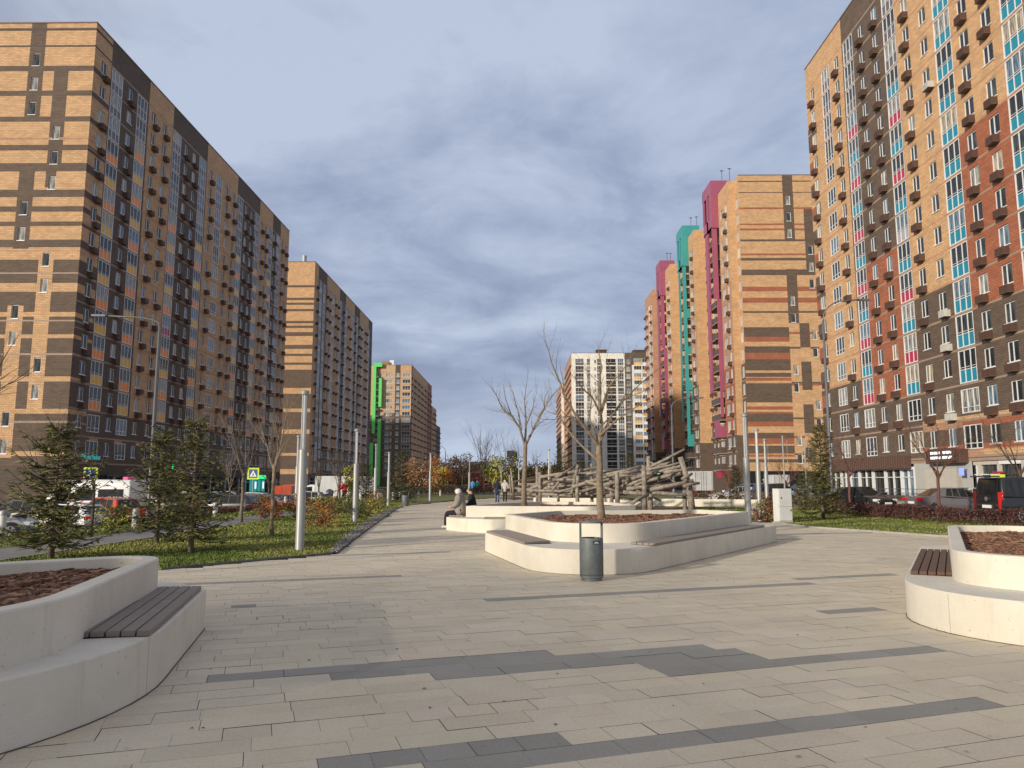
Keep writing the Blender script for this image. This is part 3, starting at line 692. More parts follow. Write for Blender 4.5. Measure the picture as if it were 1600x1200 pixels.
def b4e(x, z, slab=False):
    A = 43.6 < x < 45.3; B = 46.9 < x < 48.6
    for a, c in thinb:
        if a < z < c and not A: return 'dark_brick'
    if z > 27:
        if A and (z > 41 or z < 36): return 'brown'
        if B and 35 < z < 46.2: return 'brown'
    else:
        pass
    if z < 27 and x > 43.6 and z > 5.2:
        if 45.3 < x < 46.9: return 'brown' if int(z/2.3) % 3 else 'tan'
        return 'red' if (z % 8.4) < .35 else 'brown' if (z % 5.7) < .3 else 'tan'
    for a, c in redb:
        if a < z < c: return 'red'
    for a, c in brb:
        if a < z < c: return 'brown'
    return 'tan'
ops = []
for f in range(2, 18):
    x = 44.4 if f in (17, 16, 15, 11, 10, 7, 6, 3, 2) else 47.7
    z = FB(f)+.85; ops.append((x-.38, x+.38, z, z+1.5)); b.item(('W', .76, 1.5, 'glass_curtain' if f % 2 else 'glass_mid', 0, False), (0, -1), YA, x, z, -.1)
zb4 = sorted({v for p in redb+brb+thinb for v in p}|{27, 41, 36, 35, 46.2, 19}|{2.3*k for k in range(1, 12)}|{8.4*k+q for k in range(1, 4) for q in (0, .35)}|{5.7*k+q for k in range(1, 5) for q in (0, .3)}|{5.2})
b.facade((0, -1), YA, 36.3, 60, 3.2, ROOF, ops, b4e, [43.6, 45.3, 46.9, 48.6, 48.9], zb4)
b.facade((0, -1), YA, 36.3, 60, -.4, 3.2, [], lambda a, z: 'black')
def cfl(lst): return mk_sect([(-999, 999, lst)])
lowhi = [(FB(5)-.1, 'brown'), (H, 'tan')]
cols_facade(b, (-1, 0), 36.3, YA, 122.7, [('N', 121.6, 1.2)], cfl([(FB(8)-.1, 'brown'), (H, 'tan')]), ac=None, zb_extra=[FB(8)-.1])
per = [(122.7, 129, 135.2, 147.8, 'p_magenta'), (147.8, 152.8, 158.6, 172.0, 'p_turq'), (172.0, 178, 183.5, 196, 'p_magenta'), (196, 208, 208, 208, None)]
XM = 37.6; XB = 35.2; XT = 34.0
for i, (ya, yb, yc, yd, pm) in enumerate(per):
    mm = 'tan' if i < 3 else 'salmon'
    b.facade((0, -1), ya, XB, 36.3 if i == 0 else XM, -.3, ROOF, [], lambda a, z, mm=mm: mm if z > 9 else 'brown', [], [9]+[FB(k) for k in range(2, 19)])
    cc = [('W', ya+1.6), ('N', yb-2.0, 1.9)] if i < 3 else [('W', 198), ('L', 201, 2.2), ('W', 204), ('W', 206.6)]
    cols_facade(b, (-1, 0), XB, ya, yb, cc, mk_sect([(ya, yb, [(FB(4)-.1, 'brown'), (FB(8)-.1, 'red' if i != 1 else 'brown'), (FB(13)-.1, 'salmon'), (H, mm)])]), ac=(2, 17), loggia=lambda a, f: ('p_silver', True), zb_extra=[FB(4)-.1, FB(8)-.1, FB(13)-.1])
    b.facade((-1, 0), XB, ya, yb, -.3, 3.4, [], lambda a, z: 'dark_brick')
    b.facade((0, 1), yb, XB, XM, -.3, ROOF, [], lambda a, z: 'brown')
    if pm is None:
        b.w.face([(XB-o_.x, ya-o_.y, ROOF-o_.z), (60-o_.x, ya-o_.y, ROOF-o_.z), (60-o_.x, yb-o_.y, ROOF-o_.z), (XB-o_.x, yb-o_.y, ROOF-o_.z)], 'roofing'); continue
    # wall behind the tower and the recessed main plane
    cols_facade(b, (-1, 0), XM, yb, yd, [('w', yb+1.2), ('N', yb+3.6, 1.6), ('W', yc+1.7), ('L', yc+5, 2.3), ('W', yc+8.3), ('W', yc+11)], mk_sect([(yb, yc+3, [(H, 'brown')]), (yc+3, yd, [(FB(5)-.1, 'brown'), (FB(11)-.1, 'salmon'), (H, 'tan')])]), ac=(3, 17), loggia=lambda a, f: ('p_silver', f > 3), zb_extra=[FB(5)-.1, FB(11)-.1])
    b.facade((-1, 0), XM, yb, yd, -.3, 3.4, [], lambda a, z: 'dark_brick')
    for q0, q1, xa in ((ya, yb, XB), (yb, yd, XM)):
        b.w.face([(xa-o_.x, q0-o_.y, ROOF-o_.z), (60-o_.x, q0-o_.y, ROOF-o_.z), (60-o_.x, q1-o_.y, ROOF-o_.z), (xa-o_.x, q1-o_.y, ROOF-o_.z)], 'roofing')
    # tower: top frame, fins, bottom frame
    B_ = lambda g, x0, x1, y0, y1, z0, z1, m: g.box(x0-o_.x, x1-o_.x, y0-o_.y, y1-o_.y, z0-o_.z, z1-o_.z, m)
    g = Geo(); zt = 54.7
    B_(g, XT, XM, yb+.05, yb+.3, 52.6, zt, pm); B_(g, XT, XM, yb+.3, yc, zt-.35, zt, pm); B_(g, XT, XT+.25, yb+.3, yc, 52.6, zt-.35, pm)
    B_(g, XT, XM, yc-.25, yc, 48.2, zt-.35, pm)
    B_(g, XT, XM, yb+.06, yb+.3, 46.0, 52.6, pm); B_(g, XT, XT+.25, yb+.3, yb+1.6, 46, 52.6, pm); B_(g, XT, XT+.25, yb+2.6, yb+3.6, 46, 52.6, pm); B_(g, XT, XT+.25, yc-.9, yc-.25, 46, 52.6, pm); B_(g, XT, XM, yb+.3, yc-.25, 46.0, 46.3, pm); B_(g, XT, XT+.25, yb+1.6, yc-.9, 46, 48, pm)
    b.add_part('coloured_frame', g)
    g = Geo()
    if pm == 'p_magenta':
        B_(g, XT, XT+.3, yb+3.3, yb+5.2, 33.2, 46, pm); B_(g, XT, XT+.9, yb+.3, yb+.5, 33.2, 46, pm) ; B_(g, XT+.5, XT+1.6, yb+.26, yb+.5, 17, 33.2, pm); B_(g, XT, XT+.3, yb+3.6, yb+5.2, 17, 33.2, pm)
        B_(g, XT+.5, XT+1.0, yb+.26, yb+.5, 12.5, 17, pm); B_(g, XT+2.0, XT+2.7, yb+.26, yb+.5, 11.0, 17, pm); B_(g, XT, XT+2.7, yb+.26, yb+.5, 9.0, 11.0, pm); B_(g, XT, XT+.3, yb+.5, yb+3, 9, 12, pm)
    else:
        for (x0, x1, z0, z1) in ((0, .6, 14, 46), (1.6, 2.1, 22, 46), (.6, 1.6, 35, 37), (.6, 1.6, 27.5, 29), (.6, 1.6, 20, 22), (1.2, 1.8, 14, 22), (0, 2.4, 8.6, 11), (0, .6, 11, 14), (1.8, 2.4, 11, 14)):
            B_(g, XT+x0, XT+x1, yb+.26+x0*.01, yb+.5, z0, z1, pm)
        B_(g, XT, XT+.3, yb+.5, yb+1, 20, 46, pm); B_(g, XT, XT+.3, yb+4.3, yb+5, 14, 46, pm)
    b.add_part('coloured_frame', g)
    for f in range(2, 17):
        g = Geo(); z = FB(f)
        B_(g, XT+.32, XM-.01, yb+.52, yc-.3, z-.16, z, 'slab'); B_(g, XT+.34, XT+.42, yb+.55, yc-.35, z, z+1.0, 'p_brown'); B_(g, XT+.42, XM-.02, yb+.55, yb+.62, z, z+1.0, 'p_brown')
        b.add_part('balcony', g)
b.facade((0, 1), 208, XB, 60, -.3, ROOF, [], lambda a, z: 'tan'); b.facade((1, 0), 60, YA, 208, -.3, ROOF, [], lambda a, z: 'tan')
b.w.face([(36.3-o_.x, YA-o_.y, ROOF-o_.z), (60-o_.x, YA-o_.y, ROOF-o_.z), (60-o_.x, 122.7-o_.y, ROOF-o_.z), (36.3-o_.x, 122.7-o_.y, ROOF-o_.z)], 'roofing')
g = Geo()
for (x, y, h) in ((36.6, 131, 2.6), (38.0, 131, 3.0), (40, 128, 2.6), (41, 128, 2.9), (36.4, 155, 2.4), (37.6, 155, 2.6), (36.2, 180, 2.4), (37, 180, 2.3)):
    z0 = 52-o_.z if x > 38.5 else 54.7-o_.z
    g.tube([(x-o_.x, y-o_.y, z0), (x-o_.x, y-o_.y, z0+h)], [.05, .05], 'frame_dark', 5); g.tube([(x-.3-o_.x, y-o_.y, z0+h), (x+.3-o_.x, y-o_.y, z0+h)], [.09, .09], 'frame_dark', 5)
b.add_part('roof_antenna', g)
g = Geo(); B_(g, 36.35, 60, YA+.02, YA+.12, ROOF+.004, ROOF+.2, 'slab_dark'); b.add_part('roof_coping', g)
g = Geo(); B_(g, 34.9, 35.15, 127, 129, .2, 3.4, 'red'); B_(g, 34.6, 34.9, 131, 134, 2.2, 3.8, 'p_crimson'); b.add_part('shop_sign_board', g)
g = Geo(); B_(g, 33.9, 34.2, 152, 156, 1.6, 3.4, 'lit_teal'); b.add_part('shop_sign_board', g)
b.finish(60)

# ---- BW: white block facing the camera ----
b = Bld('apartment_block', (40, 290, -.4), sub=False)
tag(b.root, 'white and brown block facing down the boulevard behind the log pile, with dark recessed balconies', 'apartment building', 'apartment blocks lining the boulevard')
o_ = b.o; xx = lambda px: (px-812)/1166*290
swr = mk_sect([(19, xx(967), [(FB(9), 'white_brick'), (H, 'cream')]), (xx(967), xx(976), [(H, 'cream')]), (xx(976), xx(987), [(H, 'brown')]), (xx(987), 60, [(FB(17)+.2, 'white_brick'), (H, 'brown')])], slabmap={})  # upper floors in brighter cream: sunlight put into the brick colour
swr2 = lambda a, z, slab=False: swr(a, z, slab)
swr2.breaks = swr.breaks
lw = lambda a, f: ('p_brown', True) if a < 44 else ((('p_amber' if (f+int(a/3.1)) % 2 else 'frame_white'), True))
cols_facade(b, (0, -1), 290, 20.2, 60, [('L', xx(905.5), 3.3), ('L', xx(919.5), 1.4), ('w', xx(930)), ('L', xx(936), 1.7), ('L', xx(969.5), 2.4), ('N', xx(981), 1.7), ('L', 45.8, 3.0), ('L', 49.0, 3.0), ('L', 52.2, 3.0), ('L', 55.4, 3.0)],
            swr2, ac=None, loggia=lw, z1=51, zb_extra=[FB(9), FB(17)+.2], slabs=False, glassset=['glass_mid', 'glass_blue', 'glass_curtain', 'glass_dark'])
for f in range(2, 18):
    g = Geo(); z = FB(f)
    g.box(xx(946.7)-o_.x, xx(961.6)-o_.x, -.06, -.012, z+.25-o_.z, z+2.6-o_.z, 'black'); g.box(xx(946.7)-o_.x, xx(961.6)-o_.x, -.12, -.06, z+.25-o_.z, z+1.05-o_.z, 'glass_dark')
    g.box(xx(946.7)-o_.x, xx(961.6)-o_.x, -.14, -.12, z+1.05-o_.z, z+1.15-o_.z, 'frame_white'); g.box(xx(954)-.08-o_.x, xx(954)+.08-o_.x, -.1, -.06, z+1.15-o_.z, z+2.6-o_.z, 'slab')
    b.add_part('recessed_balcony', g)
cols_facade(b, (-1, 0), 20.2, 290, 336, [('W', 293+3.4*k) for k in range(12)], mk_sect([(290, 292, [(H, 'cream')]), (292, 336, [(H, 'salmon')])]), ac=(2, 17), z1=51)
shell(b, 20.2, 60, 290, 336, 51, skip=('W', 'S'), base=-.5)
b.facade((0, -1), 290, 20.2, 60, -.5, 3.4, [], lambda a, z: 'shop_grey'); b.facade((-1, 0), 20.2, 290, 336, -.5, 3.4, [], lambda a, z: 'salmon')
g = Geo(); g.box(xx(935)-o_.x, xx(950)-o_.x, 4, 9, 51.4, 53.4, 'brown'); g.box(xx(992)-o_.x, 56-o_.x, 4, 9, 51.4, 53.4, 'brown'); g.box(xx(935)-.3-o_.x, xx(950)+.3-o_.x, 3.7, 9.3, 53.4, 53.6, 'slab'); b.add_part('roof_box', g)
b.finish(100)
b = Bld('apartment_block', (30, 384, -.4), sub=False)
tag(b.root, 'far pale block with a brown centre strip, left of and behind the white block', 'apartment building', 'apartment blocks lining the boulevard')
sf = mk_sect([(21, 22.6, [(H, 'cream')]), (22.6, 24.4, [(H, 'salmon')]), (24.4, 40, [(H, 'cream')])], slabmap={})
cols_facade(b, (0, -1), 384, 21.4, 40, [('W', 25.6), ('N', 28, 2)], sf, ac=None, z1=51)
cols_facade(b, (-1, 0), 21.4, 384, 436, [('W', 386+3.3*k) for k in range(15)], mk_sect([(384, 388, [(H, 'cream')]), (388, 436, [(H, 'salmon')])]), ac=(2, 17), z1=51)
shell(b, 21.4, 40, 384, 436, 51, skip=('W', 'S'), base=-.5); b.facade((0, -1), 384, 21.4, 40, -.5, 3.4, [], lambda a, z: 'shop_grey'); b.facade((-1, 0), 21.4, 384, 436, -.5, 3.4, [], lambda a, z: 'salmon')
b.finish(40)

# unseen blocks added for shade: behind the second left block and behind the viewer
def shade_block(label, cx, cy, w, dpt, h, rot, base=-.9):
    b = Bld('apartment_block', (0, 0, 0), sub=False); tag(b.root, label, 'apartment building', 'unseen blocks added for shade')
    nf = max(2, int((h-4)/FH)); sc = mk_sect([(-w, w, [(FB(5)-.1, 'brown'), (H, 'tan')])])
    cols_facade(b, (0, -1), -dpt/2, -w/2, w/2, [('W', -w/2+2+3.4*k) for k in range(int((w-3)/3.4))], sc, floors=(2, nf), ac=None, z1=h, zb_extra=[FB(5)-.1])
    cols_facade(b, (1, 0), w/2, -dpt/2, dpt/2, [('W', -dpt/2+2+3.4*k) for k in range(int((dpt-3)/3.4))], sc, floors=(2, nf), ac=None, z1=h, zb_extra=[FB(5)-.1])
    shell(b, -w/2, w/2, -dpt/2, dpt/2, h, skip=('E', 'S'), base=base); b.facade((0, -1), -dpt/2, -w/2, w/2, base, 3.4, [], lambda a, z: 'dark_brick'); b.facade((1, 0), w/2, -dpt/2, dpt/2, base, 3.4, [], lambda a, z: 'dark_brick')
    b.finish(30); b.root.location = (cx, cy, 0); b.root.rotation_euler = (0, 0, rot)
shade_block('unseen block added for shade behind the second left block', -112, 254, 50, 16, 52, 0)
_t = 30/math.tan(math.radians(15)); _c = Vector((-1.0-math.sin(math.radians(46))*_t, 12.8-math.cos(math.radians(46))*_t)); _a = math.radians(20)
_m = _c+Vector((-math.cos(_a), -math.sin(_a)))*17+Vector((math.sin(_a), -math.cos(_a)))*12
shade_block('lower block added out of frame, behind left of the viewpoint, to shade the paving', _m.x, _m.y, 34, 24, 30, _a)
# ================= GROUND =================
def poly_sheet(name, pts, z, m, thick=None):
    g = Geo()
    if thick: g.prism(pts, z-thick, z, m, bottom=False)
    else: g.face([(x, y, z) for x, y in pts], m)
    return g.build(name)
# base ground: one sheet, dropping to street level on both sides
xs = [-900, -300, -120, -70, -40, -17.5, -15.2, -13.2, 0, 14, 17.5, 19.5, 40, 80, 300, 900]
zx = [-1.0, -1.0, -1.0, -1.0, -1.0, -1.0, -.55, -.10, -.06, -.06, -.10, -.26, -.28, -.3, -.3, -.3]
ys = [-120, -20, 0, 40, 70, 95, 130, 250, 600, 2500]
g = Geo()
for i in range(len(xs)-1):
    for j in range(len(ys)-1):
        def zz(a, b): return zx[a] if ys[b] <= 95 else (zx[a]*.5-.15)
        g.face([(xs[i], ys[j], zz(i, j)), (xs[i+1], ys[j], zz(i+1, j)), (xs[i+1], ys[j+1], zz(i+1, j+1)), (xs[i], ys[j+1], zz(i, j+1))], 'far_ground')
tag(g.build('ground'), kind='structure')
tag(poly_sheet('road', [(-46.5, -20), (-17.4, -20), (-17.4, 300), (-46.5, 300)], -.94, 'asphalt'), kind='structure')
tag(poly_sheet('road', [(19.3, -20), (31, -20), (31, 300), (19.3, 300)], -.235, 'asphalt'), kind='structure')
tag(poly_sheet('pavement', [(31, 20), (35.2, 20), (35.2, 120), (31, 120)], -.12, 'kerb', .16), kind='structure')
tag(poly_sheet('verge', [(28.5, 68), (30.9, 68), (30.9, 78), (28.5, 78)], -.18, 'grass_base', .05), kind='structure')
tag(poly_sheet('joint_bed', [(-14, -6), (14.5, -6), (14.5, 110), (-14, 110)], -.028, 'joint'), kind='structure')
# paved plaza as laid slabs, courses turned 20 degrees
def inpoly(x, y, P):
    c = False; n = len(P); j = n-1
    for i in range(n):
        if (P[i][1] > y) != (P[j][1] > y) and x < (P[j][0]-P[i][0])*(y-P[i][1])/(P[j][1]-P[i][1])+P[i][0]: c = not c
        j = i
    return c
PAVE = [(-9.5, -1), (9.5, -1), (15.5, 8), (15.5, 20.0), (11.2, 24.5), (9.9, 30.0), (6.8, 31.5), (5.2, 33), (.8, 37), (1.2, 50), (4.0, 78), (6, 100), (2, 104), (-1.2, 78), (-5.6, 62), (-7.6, 50), (-7.3, 44.5), (-5.2, 24), (-4.1, 17), (-6.5, 14.0), (-9.9, 15), (-11, 10)]
ang = math.radians(19); tx, ty = math.cos(ang), math.sin(ang)
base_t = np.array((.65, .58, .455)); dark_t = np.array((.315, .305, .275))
r2 = random.Random(11)
RH = .25; TLEN = .6
streaks = {}
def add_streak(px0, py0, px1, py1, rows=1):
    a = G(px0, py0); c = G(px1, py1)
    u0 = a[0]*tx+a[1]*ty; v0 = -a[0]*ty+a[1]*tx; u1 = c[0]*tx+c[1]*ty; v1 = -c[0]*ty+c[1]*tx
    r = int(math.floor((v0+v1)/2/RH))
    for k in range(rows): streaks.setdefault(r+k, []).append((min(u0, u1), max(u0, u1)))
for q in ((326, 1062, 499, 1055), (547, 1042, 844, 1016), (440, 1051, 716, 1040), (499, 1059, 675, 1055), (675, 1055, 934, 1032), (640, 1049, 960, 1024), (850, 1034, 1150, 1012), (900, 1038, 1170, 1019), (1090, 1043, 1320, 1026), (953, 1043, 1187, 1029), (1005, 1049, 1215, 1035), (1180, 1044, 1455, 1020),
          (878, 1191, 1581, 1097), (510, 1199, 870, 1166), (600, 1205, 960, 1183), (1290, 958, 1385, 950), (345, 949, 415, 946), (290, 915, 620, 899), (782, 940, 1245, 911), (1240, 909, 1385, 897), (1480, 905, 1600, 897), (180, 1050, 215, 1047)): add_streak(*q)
for k in range(58):
    v = r2.uniform(17, 95); u = r2.uniform(-12, 30); L = r2.uniform(2.5, 8.0); r = int(v/RH)
    streaks.setdefault(r, []).append((u, u+L))
    if r2.random() < .5: streaks.setdefault(r+1, []).append((u+r2.uniform(-1.5, 1.5), u+L*r2.uniform(.4, .9)))
vs = []; fs = []; cols = []
tmix = True; vmin = int(-8/RH); vmax = int(106/RH)
for r in range(vmin, vmax):
    off = r2.uniform(0, TLEN); u = -16+off
    far = r*RH > 34
    rh = RH
    tl = TLEN
    while u < 44:
        if r2.random() < .18: tmix = r2.random() < .6
        L = tl*(1 if tmix else .5) if not far else tl*2
        uc = u+L/2; vc = (r+.5)*RH
        x = uc*tx-vc*ty; y = uc*ty+vc*tx
        if inpoly(x, y, PAVE):
            jn = .0010 if r2.random() < .8 else .0032
            i = len(vs); dz = r2.uniform(-.0015, .0015)
            for (a, c) in ((u+jn, r*RH+jn), (u+L-jn, r*RH+jn), (u+L-jn, (r+1)*RH-jn), (u+jn, (r+1)*RH-jn)):
                vs.append((a*tx-c*ty, a*ty+c*tx, dz))
            fs.append((i, i+1, i+2, i+3))
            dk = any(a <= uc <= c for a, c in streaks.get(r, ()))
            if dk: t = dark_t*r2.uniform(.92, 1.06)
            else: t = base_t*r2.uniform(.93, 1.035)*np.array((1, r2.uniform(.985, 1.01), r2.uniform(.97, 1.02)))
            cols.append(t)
        u += L
me = bpy.data.meshes.new('paving'); me.from_pydata(vs, [], fs); me.materials.append(M['paving'])
at = me.color_attributes.new('tone', 'FLOAT_COLOR', 'CORNER')
ca = np.repeat(np.column_stack([np.array(cols), np.ones(len(cols))]), 4, axis=0).astype(np.float32); at.data.foreach_set('color', ca.ravel())
o = bpy.data.objects.new('pavement', me); COL.objects.link(o); tag(o, kind='structure')
# lawns, borders, paths
LAWN_L = [(-6.5, 13.95), (-4.15, 16.95), (-4.55, 20), (-5.05, 24), (-7.2, 44.5), (-7.7, 50), (-5.8, 62), (-1.4, 78), (.5, 90), (-12, 90), (-12.2, 50), (-10.55, 31), (-10.3, 19), (-10.2, 14.9)]
LAWN_R = [(9.85, 29.9), (10.1, 26.7), (11.3, 24.3), (12.1, 22.6), (15.6, 17.5), (22, 12), (22, 24), (19.2, 26), (17.6, 38), (16.5, 60), (14, 90), (6.5, 95), (4.2, 78), (3, 62), (9, 47), (11, 40)]
SIDE_L = [(-13.2, 12), (-12.35, 12), (-12.35, 60), (-12.6, 95), (-14.6, 95), (-14.6, 12)]
tag(poly_sheet('lawn', LAWN_L, .03, 'grass_base', .05), kind='structure'); tag(poly_sheet('lawn', LAWN_R, .03, 'grass_base', .05), kind='structure')
tag(poly_sheet('verge', SIDE_L, .0, 'grass_base', .05), kind='structure')
g = Geo(); g.face([(-17.3, 12, -.93), (-14.6, 12, 0), (-14.6, 95, 0), (-17.3, 95, -.93)], 'grass_base'); tag(g.build('embankment'), kind='structure')
tag(poly_sheet('path', [(-12.3, -5), (-10.35, -5), (-10.35, 31), (-12.15, 50), (-12.1, 92), (-14, 92), (-12.35, 50)], .014, 'asphalt_path', .04), kind='structure')
def strip(name, pts, w, z0, z1, m, kind='structure'):
    g = Geo()
    for i in range(len(pts)-1):
        a = Vector((*pts[i], 0)); b_ = Vector((*pts[i+1], 0)); d = (b_-a).normalized(); nn = Vector((-d.y, d.x, 0))*w/2
        g.prism([tuple((a-nn).xy), tuple((b_-nn).xy), tuple((b_+nn).xy), tuple((a+nn).xy)], z0, z1, m)
    return tag(g.build(name), kind=kind)
strip('kerb', [(-10.3, 5), (-10.3, 31), (-12.1, 50), (-12.05, 92)], .10, -.05, .06, 'kerb')
strip('kerb', [(-10.2, 14.92), (-6.5, 13.98), (-4.15, 16.98)], .05, -.05, .045, 'metal_dark')
g = Geo()
L_ = [(-4.15, 17.0), (-4.75, 22), (-6.0, 33), (-7.45, 46), (-7.9, 50)]
for i in range(len(L_)-1):
    a, c = L_[i], L_[i+1]; w0 = .05+.17*i; w1 = .05+.17*(i+1)
    g.face([(a[0]+.12, a[1], .04), (c[0]+.12, c[1], .04), (c[0]-w1*1.2, c[1], .04), (a[0]-w0*1.2, a[1], .04)][::-1], 'gravel')
rr_g = random.Random(6)
for k in range(5200):
    s_ = rr_g.random()**1.4; y_ = 17.1+s_*26; i_ = max(j for j in range(len(L_)) if L_[j][1] <= y_); i_ = min(i_, len(L_)-2); f_ = (y_-L_[i_][1])/(L_[i_+1][1]-L_[i_][1])
    xe = L_[i_][0]+(L_[i_+1][0]-L_[i_][0])*f_; w_ = .06+(.17*(i_+f_))*1.2+.1; x_ = xe+.1-rr_g.random()*w_; r_ = rr_g.uniform(.012, .028); z_0 = .042+rr_g.random()*.012; mm_ = rr_g.choice(('gravel', 'gravel', 'kerb', 'metal_dark')); a_ = rr_g.uniform(0, 6)
    p_ = [(x_+r_*math.cos(a_+q*1.571)*(1+.3*(q % 2)), y_+r_*math.sin(a_+q*1.571), z_0) for q in range(4)]; t_ = (x_, y_, z_0+r_*.8)
    for q in range(4): g.face([p_[q], p_[(q+1) % 4], t_], mm_)
tag(g.build('gravel_border'), kind='stuff', label='dark gravel strip between the lawn and the paved walk', cat='gravel')
strip('kerb', [(-7.3, 46), (-7.75, 50), (-5.85, 62), (-1.45, 78), (.4, 90)], .08, -.05, .06, 'kerb')
strip('kerb', [(22, 12.0), (15.6, 17.5), (12.1, 22.6), (11.3, 24.3), (10.1, 26.7), (9.85, 29.9)], .07, -.05, .055, 'kerb')
strip('kerb', [(19.25, -20), (19.25, 300)], .15, -.25, -.10, 'kerb'); strip('kerb', [(-17.35, -20), (-17.35, 300)], .15, -.95, -.80, 'kerb')
strip('kerb', [(30.9, 10), (30.9, 120)], .15, -.25, -.09, 'kerb')
g = Geo()
for k in range(18): g.box(-22.6, -18.0, 30+k*2.7, 30.1+k*2.7, -.936, -.932, 'white_paint'); g.box(20.0, 24.8, 24+k*2.7, 24.1+k*2.7, -.231, -.227, 'white_paint')
tag(g.build('road_marking'), kind='structure')
# play ground
tag(poly_sheet('play_surface', [(2.2, 31.6), (13.2, 33.5), (14.6, 46), (1.4, 52)], .012, 'play_surface'), kind='structure')

# grass blades
def blades(name, poly, n, hmin, hmax, seed, near, label, fall=1.6):
    R = np.random.RandomState(seed); P = np.array(poly); lo = P.min(0); hi = P.max(0)
    out = []; tries = 0
    while len(out) < n and tries < n*60:
        tries += 1
        x = lo[0]+(hi[0]-lo[0])*R.rand(); y = near+(min(hi[1], 60)-near)*(R.rand()**fall)
        if inpoly(x, y, poly): out.append((x, y))
    g = Geo(); mats_ = ('grass1', 'grass2', 'grass3')
    for x, y in out:
        a = R.rand()*6.28; h = hmin+(hmax-hmin)*R.rand(); w = .004+.0009*y; ln = h*(.3+.9*R.rand()); dx, dy = math.cos(a), math.sin(a)
        n_ = mnoise.noise(Vector((x*.35, y*.35, 0))); k = 0 if n_+R.rand()*.5 < .15 else (1 if R.rand() < .7 else 2)
        b_ = R.rand()*6.28; ex, ey = math.cos(b_)*ln, math.sin(b_)*ln
        g.face([(x-dx*w, y-dy*w, .03), (x+dx*w, y+dy*w, .03), (x+ex, y+ey, .03+h)], mats_[k])
    o = g.build(name); tag(o, label, 'grass', kind='stuff')
blades('grass', [(-6.5, 14.1), (-4.2, 17), (-4.8, 20), (-5.3, 24), (-7.4, 44.5), (-8.2, 60), (-12, 60), (-10.6, 31), (-10.4, 19), (-10.3, 15)], 42000, .015, .055, 3, 14, 'yellowing green lawn left of the paved walk')
blades('grass', LAWN_R, 30000, .015, .055, 4, 13, 'short green lawn between the paving and the red hedge', 1.0)
blades('grass', SIDE_L, 7000, .03, .1, 5, 13, 'narrow grass verge beyond the asphalt path', 1.2)

# ================= PLANTERS =================
def round_poly(P, R, seg=9):
    out = []; n = len(P)
    for i in range(n):
        p = Vector(P[i]); a = (Vector(P[i-1])-p); b_ = (Vector(P[(i+1) % n])-p); r = R[i]
        if r <= .001: out.append(tuple(p)); continue
        la, lb = a.length, b_.length; a.normalize(); b_.normalize()
        ct = max(-1, min(1, a.dot(b_))); half = math.acos(ct)/2
        t = min(r/math.tan(half), la*.48, lb*.48); r = t*math.tan(half)
        c = p+(a+b_).normalized()*(r/math.sin(half)); s0 = p+a*t-c; s1 = p+b_*t-c
        a0 = math.atan2(s0.y, s0.x); a1 = math.atan2(s1.y, s1.x); d = (a1-a0+math.pi) % (2*math.pi)-math.pi
        for k in range(seg+1):
            th = a0+d*k/seg; out.append((c.x+r*math.cos(th), c.y+r*math.sin(th)))
    return out
def area(P): return sum(P[i-1][0]*P[i][1]-P[i][0]*P[i-1][1] for i in range(len(P)))/2
def inset(P, d):
    n = len(P); out = []
    for i in range(n):
        a = Vector(P[i-1]); p = Vector(P[i]); c = Vector(P[(i+1) % n]); e0 = (p-a); e1 = (c-p)
        if e0.length < 1e-5: e0 = e1
        if e1.length < 1e-5: e1 = e0
        e0 = e0.normalized(); e1 = e1.normalized()
        n0 = Vector((-e0.y, e0.x)); n1 = Vector((-e1.y, e1.x)); m_ = (n0+n1)
        if m_.length < 1e-4: m_ = n0
        m_.normalize(); s = 1/max(.35, m_.dot(n0)); q = p+m_*d*s; out.append((q.x, q.y))
    return out
